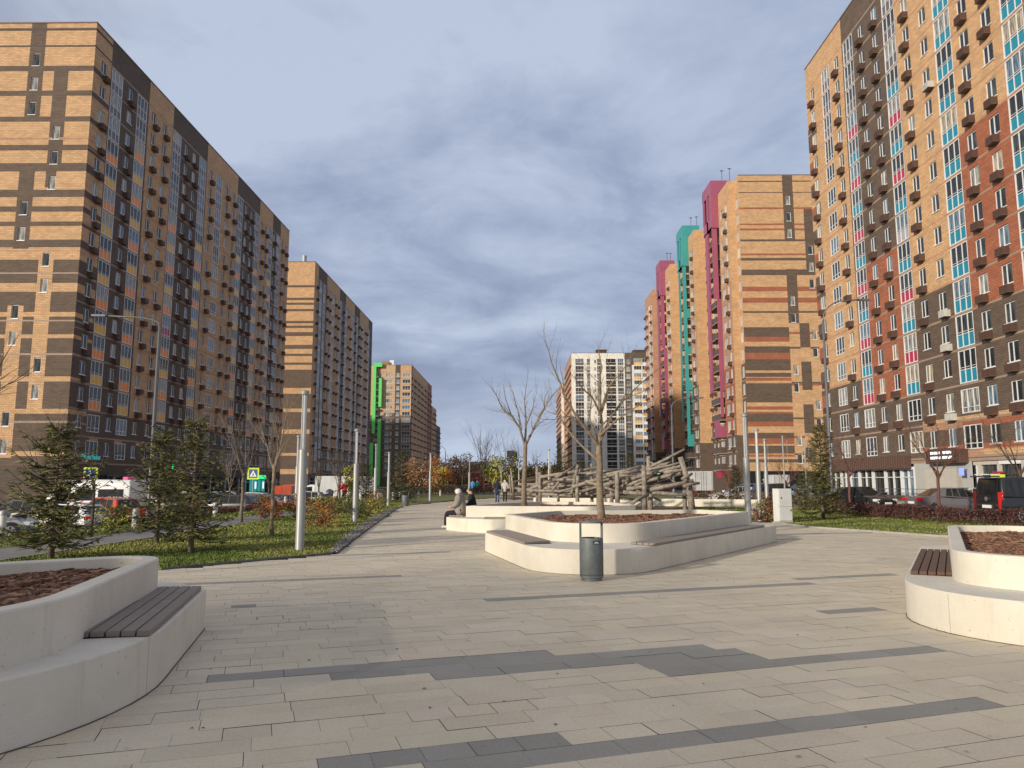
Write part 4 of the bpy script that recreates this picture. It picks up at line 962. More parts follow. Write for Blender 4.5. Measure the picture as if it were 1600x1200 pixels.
def planter(label, outer, oR, upper, uR, benches, chips, seed, seat_mat='plank_grey'):
    if area(outer) < 0: outer = outer[::-1]; oR = oR[::-1]
    if area(upper) < 0: upper = upper[::-1]; uR = uR[::-1]
    cx = sum(p[0] for p in upper)/len(upper); cy = sum(p[1] for p in upper)/len(upper)
    root = empty('planter', (cx, cy, 0)); tag(root, label, 'planter', 'white concrete planters with benches')
    O = [(x-cx, y-cy) for x, y in round_poly(outer, oR)]; U = [(x-cx, y-cy) for x, y in round_poly(upper, uR)]
    I = inset(U, .17)
    g = Geo(); g.prism(O, -.03, .43, 'concrete'); bevel(autosmooth(g.build('bench_base', root)), .012)
    g = Geo(); g.prism(inset(O, -.009), .0025, .007, 'joint'); g.build('base_joint', root)
    for k in range(4, len(O), 11):
        p = Vector(O[k]); q_ = Vector(O[(k+1) % len(O)]); dd = (q_-p)
        if dd.length < .05: continue
        dd.normalize(); nn_ = Vector((dd.y, -dd.x)); c_ = p+dd*.02; g = Geo()
        g.prism([tuple(c_-nn_*.01), tuple(c_+nn_*.0012), tuple(c_+dd*.005+nn_*.0012), tuple(c_+dd*.005-nn_*.01)], -.02, .415, 'p_seam'); g.build('panel_joint', root)
    # upper ring
    g = Geo(); n = len(U); i0 = 0
    g.v = [(*p, .40) for p in U]+[(*p, .79) for p in U]+[(*p, .79) for p in I]+[(*p, .45) for p in I]
    for j in range(n):
        k = (j+1) % n
        for a, b_ in ((0, n), (n, 2*n), (2*n, 3*n)):
            g.f.append((a+j, a+k, b_+k, b_+j)); g.m.append('concrete'); g.uv.append(None)
    bevel(autosmooth(g.build('planter_wall', root)), .015)
    g = Geo(); g.face([(*p, .64) for p in I], 'soil'); g.build('soil', root)
    # bark mulch
    R = np.random.RandomState(seed); vs = []; fs = []; cs = []
    Ip = inset(U, .18); lo = np.min(Ip, 0); hi = np.max(Ip, 0); c = 0; tries = 0
    while c < chips and tries < chips*20:
        tries += 1
        x = lo[0]+(hi[0]-lo[0])*R.rand(); y = lo[1]+(hi[1]-lo[1])*R.rand()
        if not inpoly(x, y, Ip): continue
        c += 1
        hgt = .655+.035*mnoise.noise(Vector((x*1.7, y*1.7, seed)))+R.rand()*.03
        L = .025+.06*R.rand()**1.5; w = .01+.018*R.rand(); a = R.rand()*6.28; tilt = (R.rand()-.5)*.9; dx, dy = math.cos(a), math.sin(a)
        rz = (R.rand()-.5)*.02
        i = len(vs)
        pts = [(-L, -w, -L*tilt*.4), (L, -w*.6, L*tilt*.4), (L*.9, w, L*tilt*.4+rz), (-L*.8, w*.9, -L*tilt*.4+rz)]
        for (p, q, s) in pts: vs.append((x+p*dx-q*dy, y+p*dy+q*dx, hgt+s))
        for (p, q, s) in pts: vs.append((x+p*dx-q*dy, y+p*dy+q*dx, hgt+s-.012))
        fs += [(i, i+1, i+2, i+3), (i, i+4, i+5, i+1), (i+1, i+5, i+6, i+2), (i+2, i+6, i+7, i+3), (i+3, i+7, i+4, i)]
        t = R.rand(); col = np.array((.16, .075, .045))*(.35+1.3*t) if R.rand() < .8 else np.array((.30, .19, .12))*(.6+.7*t)
        cs += [col]*20
    me = bpy.data.meshes.new('mulch'); me.from_pydata(vs, [], fs); me.materials.append(M['mulch_chip'])
    at = me.color_attributes.new('tone', 'FLOAT_COLOR', 'CORNER'); at.data.foreach_set('color', np.column_stack([np.array(cs), np.ones(len(cs))]).astype(np.float32).ravel())
    o = bpy.data.objects.new('mulch', me); COL.objects.link(o); o.parent = root; tag(o, kind='stuff')
    for (p0, p1, side, width, ns, sm, skew) in benches:
        p0 = Vector((p0[0]-cx, p0[1]-cy)); p1 = Vector((p1[0]-cx, p1[1]-cy)); d = (p1-p0).normalized(); nn = Vector((-d.y, d.x))*side
        L = (p1-p0).length; bo = empty('bench_seat', (0, 0, 0)); bo.parent = root
        pw = width/ns
        for k in range(ns):
            g = Geo(); o0 = k*pw+.006; o1 = (k+1)*pw-.006
            q = [p0+nn*o0+d*skew*o0, p1+nn*o0+d*skew*o0, p1+nn*o1+d*skew*o1, p0+nn*o1+d*skew*o1]
            if (q[1]-q[0]).cross(q[2]-q[1]) < 0: q = q[::-1]; rev = True
            else: rev = False
            g.prism([tuple(v) for v in q], .435, .478, sm)
            uvq = [(0, o0), (L, o0), (L, o1), (0, o1)]; uvq = uvq[::-1] if rev else uvq
            g.uv = [[(o0, 0), (o0+.04, 0), (o0+.04, L), (o0, L)] for f in g.f]; g.uv[4] = [(v, u) for u, v in uvq]; g.uv[5] = [(v, u) for u, v in uvq][::-1]
            so = g.build('slat', bo); bevel(so, .004, 1)
        g = Geo()
        q = [p0+nn*.03+d*.03, p1+nn*.03-d*.03, p1+nn*(width-.03)-d*.03, p0+nn*(width-.03)+d*.03]
        if (q[1]-q[0]).cross(q[2]-q[1]) < 0: q = q[::-1]
        g.prism([tuple(v) for v in q], .4305, .4345, 'black'); g.build('underframe', bo)
    return root
# central
planter('central white planter with a bare tree behind the grey bin', [(-.8, 17.7), (.786, 11.53), (6.85, 20.55), (6.3, 22.6), (1.0, 21.8), (-.5, 19.6)], [.12, 1.25, .12, .3, .3, .1],
        [(-.36, 19.0), (1.158, 13.1), (6.15, 20.6), (5.2, 22.2), (1.0, 21.2)], [.06, 1.15, .12, .3, .4],
        [((-.77, 17.62), (.08, 14.35), 1, .58, 5, 'plank_grey', -.35), ((2.47, 14.05), (6.3, 19.8), 1, .5, 4, 'plank_grey', 0)], 9000, 1)
planter('long low white planter where two people sit, behind the central one', [(-2.45, 25.3), (-1.9, 24.35), (-.9, 23.65), (2.6, 24.1), (4.6, 26), (3.9, 30.4), (.8, 31.6), (-1.3, 29)], [.25, .3, .3, .8, 1.2, .9, .6, .4],
        [(-1.80, 25.35), (2.4, 24.75), (4.05, 26.2), (3.6, 30.0), (.9, 31.0), (-.9, 28.4)], [.05, 1.0, .9, .8, .6, .3],
        [((-1.12, 23.95), (.6, 23.93), 1, .45, 4, 'plank_grey', 0), ((-2.38, 25.6), (-1.5, 28.4), -1, .5, 4, 'plank_grey', 0)], 4000, 2)
planter('nearest planter at the left edge with weathered grey bench slats and dark bark mulch', [(-3.45, 8.5), (-2.62, 5.3), (-5.1, 1.6), (-9.2, 5.0), (-4.4, 9.35)], [.05, 2.4, 1.0, 1.0, .7],
        [(-3.98, 8.75), (-3.06, 4.95), (-5.3, 2.2), (-8.6, 5.2)], [.42, 1.5, .9, .9],
        [((-3.44, 8.35), (-2.80, 5.90), -1, .55, 5, 'plank_grey', -.12)], 16000, 3)
planter('white planter at the right edge with clean brown bench slats', [(7.3, 14.1), (4.05, 8.35), (6.3, 6.6), (10.5, 9.0), (9.5, 14.6)], [.1, 1.5, 1.0, 1, .8],
        [(7.95, 14.35), (4.95, 8.9), (6.6, 7.3), (10, 9.3), (9.4, 14.3)], [.5, .75, .8, .8, .8],
        [((4.93, 9.82), (6.72, 12.98), -1, .485, 5, 'plank_brown', .16)], 11000, 4, )
# ================= STREET FURNITURE =================
def litter_bin(label, x, y, h=.95, r=.20):
    t = empty('litter_bin', (x, y, 0)); tag(t, label, 'bin')
    g = Geo(); g.lathe([(r*.9, 0), (r*.9, .05), (r*1.02, .055), (r*1.02, .085), (r*.93, .09)], 'bin_grey', 28); autosmooth(g.build('base', t))
    g = Geo(); n = 28; i0 = 0
    g.lathe([(r*.94, .09), (r*.97, .10), (r, .115), (r, h*.72-.01), (r*.985, h*.72), (r*.9, h*.72), (r*.9, h*.55)], 'bin_grey', 28); autosmooth(g.build('body', t))
    # hood: side uprights following the drum and a thin lid
    for sgn, wd in ((-1, .40), (1, .40)):
        g = Geo(); seg = 6; pts = []
        for k in range(seg+1):
            a = (math.pi if sgn < 0 else 0)+(-wd+2*wd*k/seg); pts.append((math.cos(a), math.sin(a)))
        ring = [(p[0]*(r+.004), p[1]*(r+.004)) for p in pts]+[(p[0]*(r-.014), p[1]*(r-.014)) for p in reversed(pts)]
        g.prism(ring, .09, h-.022, 'bin_grey'); autosmooth(g.build('upright', t))
    g = Geo(); g.lathe([(r+.004, h-.022), (r+.006, h-.015), (r+.004, h), (r*.4, h+.002)], 'bin_grey', 28); autosmooth(g.build('lid', t))
    g = Geo(); T = Matrix.Rotation(math.radians(20), 4, 'Z')
    g.box(-.055, .055, -r-.006, -r+.03, h*.625, h*.675, 'black', T); g.box(-.03, .03, -r-.008, -r-.005, h*.652, h*.660, 'sign_white', T); g.box(-.045, .045, -r-.008, -r-.005, h*.637, h*.644, 'sign_white', T)
    g.build('label_plate', t)
    return t
litter_bin('grey cylindrical litter bin with open hood standing before the central planter', 1.17, 12.62, .95, .19)
b1_ = G(633, 791); b2_ = G(596, 785)
for lb, (bx_, by_) in (('small grey distant bin at the end of the paved walk edge, beside the dark spruce', b1_), ('small dark distant bin on the left lawn behind the slim light columns', b2_)):
    litter_bin(lb, bx_, by_, .98, .23)

def light_column(x, y, h, rz=0, z=0):
    t = empty('light_column', (x, y, z), rz)
    g = Geo(); g.lathe([(.105, 0), (.105, .02), (.1, .03), (.098, h*.62), (.095, h*.625), (.06, h*.63)], 'metal_pole', 20); autosmooth(g.build('post', t))
    g = Geo(); g.tube([(.038, 0, h*.62), (.038, 0, h-.08)], [.028, .028], 'metal_pole', 8); g.tube([(-.038, .03, h*.62), (-.038, .03, h-.08)], [.022, .022], 'metal_pole', 8); g.tube([(-.03, -.04, h*.62), (-.03, -.04, h-.08)], [.02, .02], 'metal_pole', 8); g.build('lantern_rod', t)
    g = Geo(); g.tube([(0, 0, h*.63), (0, 0, h-.09)], [.05, .05], 'lamp_glass', 12); g.build('lantern', t)
    g = Geo(); g.lathe([(.085, h-.1), (.095, h-.09), (.1, h-.02), (.07, h)], 'metal_pole', 20); autosmooth(g.build('cap', t))
    return t
lcs = [(-5.05, 17.6, 3.72, 'tallest looking slim light column on the near left lawn, bright cream grey'), (-9.4, 32.1, 3.55, 'light column just left of and behind the nearest one'), (-6.3, 29.2, 3.62, 'light column by the gravel strip, right of the nearest one'),
       (-8.5, 44.8, 3.8, 'light column left of the distant bin'), (-8.5, 49.3, 3.5, 'light column just left of the dark green spruce'), (-7.3, 62, 3.9, 'lone light column where the walk bends left of the orange trees'),
       (-5.1, 77, 4.0, 'light column behind the seated couple'), (-.1, 95, 4.0, 'far light column behind the walking pair, before the yellow tree'), (2.2, 57, 4.0, 'light column right of the thin bare tree in the long planter'),
       (7.2, 24.2, 3.75, 'light column at the right end of the central planter'), (9.75, 31.2, 3.75, 'second light column right of the central planter, behind the brown shrub'), (10.75, 15.7, 4.0, 'light column at the right edge behind the right planter'), (12.2, 37.8, 3.7, 'third light column of the right row, beside the white cabinet')]
c0 = None
for k, (x, y, h, lb) in enumerate(lcs):
    t = light_column(x, y, h, k*.7); tag(t, lb, 'light column', 'slim grey light columns')
def street_lamp(x, y, z, h, arm, label, r=.09):
    t = empty('street_lamp', (x, y, z)); tag(t, label, 'street lamp', 'tall curved street lamps')
    g = Geo(); g.tube([(0, 0, 0), (0, 0, 1.2), (0, 0, 1.25), (0, 0, h)], [r*1.3, r*1.3, r, r*.7], 'metal_lamp', 12); g.build('pole', t, True)
    pts = []; n = 10
    for k in range(n+1):
        a = math.pi/2*k/n; pts.append((arm[0]*math.sin(a)*.55 if k < n else arm[0]*.55, arm[1]*math.sin(a)*.55, h+arm[2]*(1-math.cos(a))*0+arm[2]*math.sin(a)))
    pts = [(arm[0]*(1-math.cos(math.pi/2*k/n))*.5, arm[1]*(1-math.cos(math.pi/2*k/n))*.5, h+arm[2]*math.sin(math.pi/2*k/n)) for k in range(n+1)]+[(arm[0]*.8, arm[1]*.8, h+arm[2]*1.08)]
    g = Geo(); g.tube(pts, [r*.42]*len(pts), 'metal_lamp', 8); g.build('arm', t, True)
    g = Geo(); u = Vector((arm[0], arm[1], 0)).normalized(); T = Matrix.Translation((arm[0]*.8, arm[1]*.8, h+arm[2]*1.08)) @ Matrix.Rotation(math.atan2(u.y, u.x), 4, 'Z')
    g.box(0, .75, -.14, .14, -.05, .05, 'metal_lamp', T); g.box(.1, .7, -.11, .11, -.06, -.049, 'lamp_glass', T); g.build('lamp_head', t)
    return t
street_lamp(18.35, 45, -.2, 11.4, (2.9, .4, 1.3), 'tall street lamp with curved arm rising beside the right spruce')
street_lamp(-20.0, 41, -.9, 11.1, (-3.6, -.3, .45), 'tall street lamp before the near left block, its arm reaching left')
street_lamp(-18.6, 190, -.6, 9.6, (-5, 0, 1.6), 'distant street lamp against the sky right of the left blocks', .12)
street_lamp(-24.2, 250, -.6, 9.2, (-3, 0, .6), 'second distant street lamp seen against the farthest left block edge', .12)
street_lamp(13.3, 66, -.2, 8.2, (2.6, 0, .8), 'grey street lamp behind the log pile, before the turquoise tower')
# bollards
bp = [(3, 830), (211, 825), (336, 808), (380, 800), (446, 792), (543, 787), (563, 782), (591, 782), (614, 781), (625, 780), (654, 778), (688, 775)]
proto_b = None
bl_labels = ['leftmost white bollard beside the left spruce', 'white bollard left of the two spruces', 'white bollard right of the twin spruces', 'white bollard near the thin bare tree trunk', 'white bollard behind the nearest light column', 'white bollard beside the figure in red', 'white bollard right of the box truck',
             'white bollard between the distant light columns', 'white bollard before the dark spruce', 'white bollard left of the distant bin', 'white bollard on the verge under the orange trees', 'last white bollard of the row near the bend']
for k, (px, py) in enumerate(bp):
    x, y = G(px, py)
    if proto_b is None:
        t = empty('bollard', (x, y, -.05)); g = Geo(); g.lathe([(.11, 0), (.11, .55), (.1, .56)], 'white_paint', 14); autosmooth(g.build('post', t)); g = Geo(); g.lathe([(.118, .56), (.118, .66), (.1, .70), (.03, .72)], 'metal_pole', 14); autosmooth(g.build('cap', t)); proto_b = t
    else: t = copy_tree(proto_b); t.location = (x, y, -.05)
    tag(t, bl_labels[k], 'bollard', 'white bollards along the path')
# cabinet
t = empty('electric_cabinet', (10.1, 29.5, .02), math.radians(14)); tag(t, 'white metal electric cabinet on the lawn right of the central planter', 'cabinet')
g = Geo(); g.box(-.29, .29, -.19, .19, .06, 1.3, 'white_paint'); bevel(g.build('body', t), .01)
g = Geo(); g.box(-.27, .27, -.215, -.191, .10, .60, 'white_paint'); g.box(-.27, .27, -.215, -.191, .62, 1.27, 'white_paint'); bevel(g.build('door', t), .006)
g = Geo(); g.box(.19, .22, -.235, -.216, .45, .52, 'metal_dark'); g.box(-.2, -.17, -.235, -.216, .92, .99, 'metal_dark'); g.box(-.29, .29, -.22, .2, .0, .06, 'kerb'); g.build('handle', t)
# pedestrian crossing signs
def ped_sign(x, y, z, h, label, ang=0):
    t = empty('crossing_sign', (x, y, z), ang); tag(t, label, 'road sign', 'yellow edged pedestrian crossing signs')
    g = Geo(); g.tube([(0, .04, 0), (0, .04, h+.5)], [.035, .035], 'metal_pole', 8); g.build('post', t)
    g = Geo(); g.box(-.46, .46, -.01, .0, h-.46, h+.46, 'sign_yellow'); g.box(-.34, .34, -.016, -.0101, h-.34, h+.34, 'sign_blue')
    g.face([(-.28, -.02, h-.24), (.28, -.02, h-.24), (0, -.02, h+.27)], 'sign_white')
    def st(p, q, w): 
        p = Vector(p); q = Vector(q); d = (q-p).normalized(); n_ = Vector((-d.y, d.x))*w
        g.face([(a.x, -.024, h+a.y) for a in (p-n_, q-n_, q+n_, p+n_)], 'black')
    st((0, .02), (.0, -.08), .03); st((0, -.08), (-.08, -.2), .018); st((0, -.08), (.07, -.2), .018); st((0, 0), (-.07, -.06), .014); st((0, 0), (.07, -.05), .014); st((-.02, .075), (.02, .075), .022)
    g.build('panel', t)
ped_sign(-21.1, 60, -.9, 3.1, 'crossing sign above the parked cars left of the nearest light column')
ped_sign(-29.8, 52.5, -.9, 3.0, 'crossing sign seen beside the left spruce above the white ambulance', .15)
# flat backs of signs on the right road
for k, (px, d, lb) in enumerate(((1197, 60, 'road sign edge on with two panels behind the light columns on the right'), (1226, 52, 'road sign edge on rising above the white cabinet'), (1260, 56, 'pale sign post half hidden by the right spruce'))):
    p = D(px, 760, d); t = empty('road_sign', (p.x, d, -.2)); tag(t, lb, 'road sign', 'narrow road signs on the right')
    g = Geo(); g.tube([(0, 0, 0), (0, 0, 4.9)], [.05, .05], 'metal_pole', 8); g.build('post', t)
    g = Geo(); T = Matrix.Rotation(math.radians(72), 4, 'Z'); g.box(-.45, .45, -.02, .0, 3.2, 4.8, 'metal_pole', T); g.box(-.42, .42, -.26, -.24, 2.7, 4.6, 'metal_pole', T); g.build('panel', t)
t = empty('traffic_light', (D(1028, 736, 80).x, 80, -.2)); tag(t, 'traffic light glowing green behind the log pile', 'traffic light')
g = Geo(); g.tube([(0, 0, 0), (0, 0, 3.4)], [.06, .06], 'metal_dark', 8); g.build('post', t); g = Geo(); g.box(-.18, .18, -.15, .1, 2.4, 3.5, 'black'); g.build('housing', t); g = Geo(); g.tube([(0, -.15, 2.75), (0, -.2, 2.75)], [.2, .2], 'lit_green', 14); g.build('lamp', t)
# shop signs on the left block
T90 = Matrix.Rotation(math.radians(90), 4, 'Z') @ Matrix.Rotation(math.radians(90), 4, 'X')
t = empty('shop_sign', (-46.75, 82.3, 3.95)); tag(t, 'small green lettered shop sign on the near left block', 'sign')
text_geo('ВкусВилл', .75, 'lit_teal', .03, T90, t)
t = empty('shop_sign', (-46.4, 101, 3.05)); tag(t, 'glowing green tree shaped sign with white lettering on the left block', 'sign')
g = Geo()
for a in range(3):
    z = .15+a*.22; w = .42-a*.1; g.face([(.06, -w, z-.1), (.06, w, z-.1), (.06, 0, z+.32)], 'lit_green')
g.box(-.3, .05, -.05, .05, -.15, .3, 'frame_dark'); g.build('emblem', t); g = Geo()
for k in range(6): g.box(-.2, .02, .65+k*.33, .65+k*.33+.22, .02, .4, 'sign_white')
g.build('lettering', t)
t = empty('shop_sign', (-46.6, 106, 2.75)); tag(t, 'small blue and white lit sign right of the green one', 'sign')
g = Geo(); g.box(-.05, .1, 0, 1.6, -.2, .35, 'lit_blue'); g.box(-.05, .1, 2.0, 3.4, 0, .25, 'sign_white'); g.build('panel', t)
t = empty('shop_sign', (-46.6, 131, 1.2)); tag(t, 'pale green lit shop window panels on the left block under the crossing sign', 'sign')
g = Geo()
for k in range(4): g.box(-.05, .1, k*2.0, k*2.0+1.2, -1.4, .6, 'lit_teal'); g.box(.1, .12, k*2.0+.2, k*2.0+1.0, -.9, .3, 'lit_white' if k % 2 else 'lit_teal')
g.box(-.05, .1, -.4, 8, .8, 1.5, 'lit_green'); g.build('panel', t)
t = empty('shop_sign', (X3-.5, 60.2, 2.35)); tag(t, 'small square blue lit sign under the right block fascia', 'sign')
g = Geo(); g.box(-.06, 0, -.3, .3, -.3, .3, 'lit_blue'); g.box(0, .4, -.03, .03, .15, .2, 'metal_dark'); g.build('panel', t)
# handrails before the right block
t = empty('handrail', (34.0, 60, -.12)); tag(t, 'dark metal ramp handrail along the right shopfronts', 'railing')
g = Geo()
for k in range(22): g.tube([(0, -14+k*1.8, 0), (0, -14+k*1.8, 1.05)], [.022, .022], 'metal_dark', 6)
for z in (.35, .7, 1.05): g.tube([(0, -14, z), (0, 24, z)], [.025, .025], 'metal_dark', 6)
g.build('rail', t)
g = Geo(); g.box(.2, 1.2, -14, 26.5, -.0, .45, 'ac_brown'); g.build('ramp', t)

# play area walls
t = empty('low_wall', (10, 42, 0)); tag(t, 'low pale concrete wall around the log pile with a sloping end', 'wall')
def wall_seg(g, a, c, w, z0a, z1a, z1c, m):
    a = Vector(a); c = Vector(c); d = (c-a).normalized(); n_ = Vector((-d.y, d.x))*w/2
    q = [a-n_, c-n_, c+n_, a+n_]; zs = [z1a, z1c, z1c, z1a]
    i = len(g.v); g.v += [(p.x-10, p.y-42, z0a) for p in q]+[(p.x-10, p.y-42, z) for p, z in zip(q, zs)]
    for f in ((0, 3, 2, 1), (4, 5, 6, 7), (0, 1, 5, 4), (1, 2, 6, 5), (2, 3, 7, 6), (3, 0, 4, 7)): g.f.append(tuple(i+k for k in f)); g.m.append(m); g.uv.append(None)
g = Geo(); wall_seg(g, (1.0, 52), (14.6, 46.3), .35, -.05, .5, .5, 'concrete'); wall_seg(g, (14.7, 46.1), (12.6, 40.0), .35, -.05, .5, .38, 'concrete'); wall_seg(g, (12.5, 39.8), (11.0, 36.0), .8, -.05, .38, .02, 'concrete'); g.build('wall', t)

# ================= LOG PILE =================
t = empty('log_climbing_frame', (6, 41, 0)); tag(t, 'tangled climbing frame of weathered grey logs behind the planters', 'climbing frame')
LT = Matrix.Translation((-6, -41, 0))
lr = random.Random(5)
logs = [((822, 766.5), (887, 739.5), 45, 44, .12), ((846, 745), (932, 731), 44, 43, .11), ((869, 746), (899, 728), 43, 44, .10), ((865, 749.6), (905, 749.6), 44, 43, .10), ((873, 753), (860, 769), 43, 43, .09), ((903, 728), (893, 771), 43, 42, .12),
        ((897, 760), (960, 742), 42, 41, .12), ((941, 758.6), (1000, 748), 41, 42, .12), ((959, 741), (993, 730), 41, 42, .10), ((820, 766), (899, 767.6), 45, 43, .10), ((848, 772), (893, 775.5), 44, 43, .10), ((912, 766.5), (960, 754), 42, 41, .10),
        ((949, 775.5), (985, 771), 40, 41, .12), ((968, 763), (1003, 771), 40, 41, .12), ((967, 765), (980, 754), 41, 40, .09), ((987, 787), (1012, 773), 37, 38, .11), ((983, 739), (992, 754), 41, 41, .09),
        ((975, 739), (1048, 723), 42, 40, .12), ((975, 752), (1062, 729), 41, 38, .12), ((984, 758), (1062, 739), 41, 38, .11), ((980, 764), (1021, 760), 39, 38.5, .11), ((1006, 767), (1082, 751), 38.5, 37.8, .13), ((975, 769), (1008, 771), 39, 38.5, .12), ((1020, 769.5), (1069, 773), 38.5, 38, .11),
        ((1066, 748), (1081, 740), 37.5, 38, .09), ((1069, 760), (1092, 755), 37.5, 38, .10), ((1018, 752), (1041, 760), 40, 40, .09), ((1022, 758), (1043, 748), 40.5, 39.8, .09), ((1000, 742), (1040, 736), 43, 42, .09), ((1015, 722), (1032, 729), 43, 42.5, .07),
        ((835, 757), (905, 742), 46, 45, .10), ((905, 741), (975, 735), 44, 45, .11), ((930, 752), (990, 741), 43.5, 44, .10), ((900, 772), (960, 767), 42.5, 42, .11), ((960, 778), (1015, 783), 43, 43, .10), ((1040, 765), (1070, 757), 41, 41, .10),
        ((870, 768), (935, 757), 45.5, 46, .10), ((826, 772), (850, 760), 44, 46, .09), ((925, 747), (948, 771), 44.5, 44, .08), ((940, 771), (975, 757), 43, 42.5, .1), ((1040, 744), (1062, 760), 41.5, 41, .08), ((1010, 748), (1064, 741), 42.5, 41.5, .1)]
for k in range(34):
    px = lr.uniform(850, 1060); py = lr.uniform(738, 776)-(px-850)*.06; L_ = lr.uniform(30, 75); sl_ = lr.gauss(-.22, .22); dd_ = 45-(px-830)*.03+lr.uniform(-1, 1.5)
    if px+L_ > 1085: continue
    logs.append(((px, py), (px+L_, py+sl_*L_), dd_, dd_-lr.uniform(-.6, 1.2), lr.uniform(.07, .11)))
for (p, q, da, db, r) in logs:
    r *= .80; a = D(*p, da); c = D(*q, db); d = (c-a); mid = (a+c)/2+Vector((lr.uniform(-.03, .03), lr.uniform(-.05, .05), lr.uniform(-.05, .05)))
    g = Geo(); g.tube([LT @ (a-d*.02), LT @ mid, LT @ (c+d*.02)], [r*1.12, r, r*.82], 'log_wood', 10, endm='log_end'); g.build('log', t, True)
posts = [(843.6, 738, 44.5, .13), (839, 728, 45.5, .12), (903, 743, 42, .13), (964, 738, 39.8, .15), (954, 743, 41.5, .13), (924, 724, 44, .11), (1006, 727, 38.2, .15), (1013, 713, 41, .14), (1070, 748, 38.6, .13), (1017, 768, 39.5, .15), (873, 760, 47, .11), (1059, 760, 39, .14), (930, 758, 41, .12), (985, 745, 44, .12), (946, 722, 47, .1)]
for (px, py, d, r) in posts[:11]:
    r *= .82; a = D(px, py, d); g = Geo(); k = lr.uniform(-.06, .06)
    g.tube([LT @ Vector((a.x, d, -.1)), LT @ Vector((a.x+k, d, a.z*.5)), LT @ Vector((a.x, d, a.z))], [r*1.1, r, r*.92], 'log_wood', 10, endm='log_end'); g.build('post', t, True)
a = D(1063, 714, 38); c = G(1070, 798); g = Geo(); g.tube([LT @ Vector((8.55, 38.0, -.1)), LT @ Vector((8.45, 38, 1.3)), LT @ a], [.19, .155, .13], 'log_wood', 12, endm='log_end'); g.build('post', t, True)
# far driftwood heap
t2 = empty('driftwood_heap', (2, 70, 0)); tag(t2, 'far heap of brown driftwood posts and beams left of the log climbing frame', 'climbing frame')
for k in range(46):
    px = lr.uniform(772, 900); d = lr.uniform(64, 80); z0 = lr.uniform(.1, 1.6); a = Vector((D(px, 740, d).x, d, z0)); an = lr.uniform(-.5, .5); L = lr.uniform(1.5, 5)
    if k % 4 == 0: c = a+Vector((lr.uniform(-.3, .3), 0, lr.uniform(.8, 2.2))); a.z = 0
    else: c = a+Vector((math.cos(an)*L, lr.uniform(-2, 2), math.sin(an)*L*.5))
    g = Geo(); T_ = Matrix.Translation((-2, -70, 0)); g.tube([T_ @ a, T_ @ c], [.12, .09], 'log_wood' if k % 3 else 'bark_dark', 6); g.build('log', t2, True)
# ================= VEGETATION =================
def rot_any(v, rr, ang):
    ax = Vector((rr.gauss(0, 1), rr.gauss(0, 1), rr.gauss(0, 1))).cross(v)
    if ax.length < 1e-4: ax = Vector((1, 0, 0))
    return Matrix.Rotation(ang, 3, ax.normalized()) @ v
def grow(g, p, d, L, r, depth, rr, m, upb=.12, leafcb=None, n=5, wig=.12, kids=(2, 4)):
    pts = [p.copy()]; rs = [r]; seg = 4; q = p.copy(); dd = d.copy()
    for k in range(seg):
        dd = (dd+Vector((rr.uniform(-wig, wig), rr.uniform(-wig, wig), rr.uniform(-wig, wig)+upb*.4))).normalized(); q = q+dd*L/seg; pts.append(q.copy()); rs.append(r*(1-.5*(k+1)/seg))
    g.tube(pts, rs, m, n, caps=False)
    if depth == 0:
        if leafcb: leafcb(pts)
        return
    for k in range(rr.randint(*kids)):
        t = rr.uniform(.35, 1); i = min(seg-1, int(t*seg)); pp = pts[i].lerp(pts[i+1], t*seg-i)
        nd = rot_any(dd, rr, rr.uniform(.35, .85)); nd.z += upb; nd.normalize()
        grow(g, pp, nd, L*rr.uniform(.5, .78), rs[i]*.6, depth-1, rr, m, upb, leafcb, max(3, n-1), wig, kids)
    grow(g, pts[-1], dd, L*.6, rs[-1], depth-1, rr, m, upb, leafcb, max(3, n-1), wig, kids)
def bare_tree(label, x, y, z, h, r, seed, m='bark_grey', trunkfrac=.4, spread=.6, depth=3, group='leafless street trees', limbs=5, cat='tree', wood=1):
    rr = random.Random(seed); t = empty('bare_tree', (x, y, z)); tag(t, label, cat, group)
    g = Geo(); th = h*trunkfrac; pts = [Vector((0, 0, -.05))]; 
    for k in range(1, 6): pts.append(Vector((rr.uniform(-.02, .02)*h*.3, rr.uniform(-.02, .02)*h*.3, th*k/5)))
    g.tube(pts, [r*1.25, r*1.05, r, r*.95, r*.9, r*.85], m, 10); g.build('trunk', t, True)
    g = Geo()
    for k in range(limbs):
        a = 2*math.pi*(k+rr.uniform(-.3, .3))/limbs; d = Vector((math.cos(a)*spread, math.sin(a)*spread, 1)).normalized()
        grow(g, pts[-1]-Vector((0, 0, rr.uniform(0, th*.2))), d, (h-th)*rr.uniform(.42, .55), r*.5, depth, rr, m)
    g.build('crown', t); return t
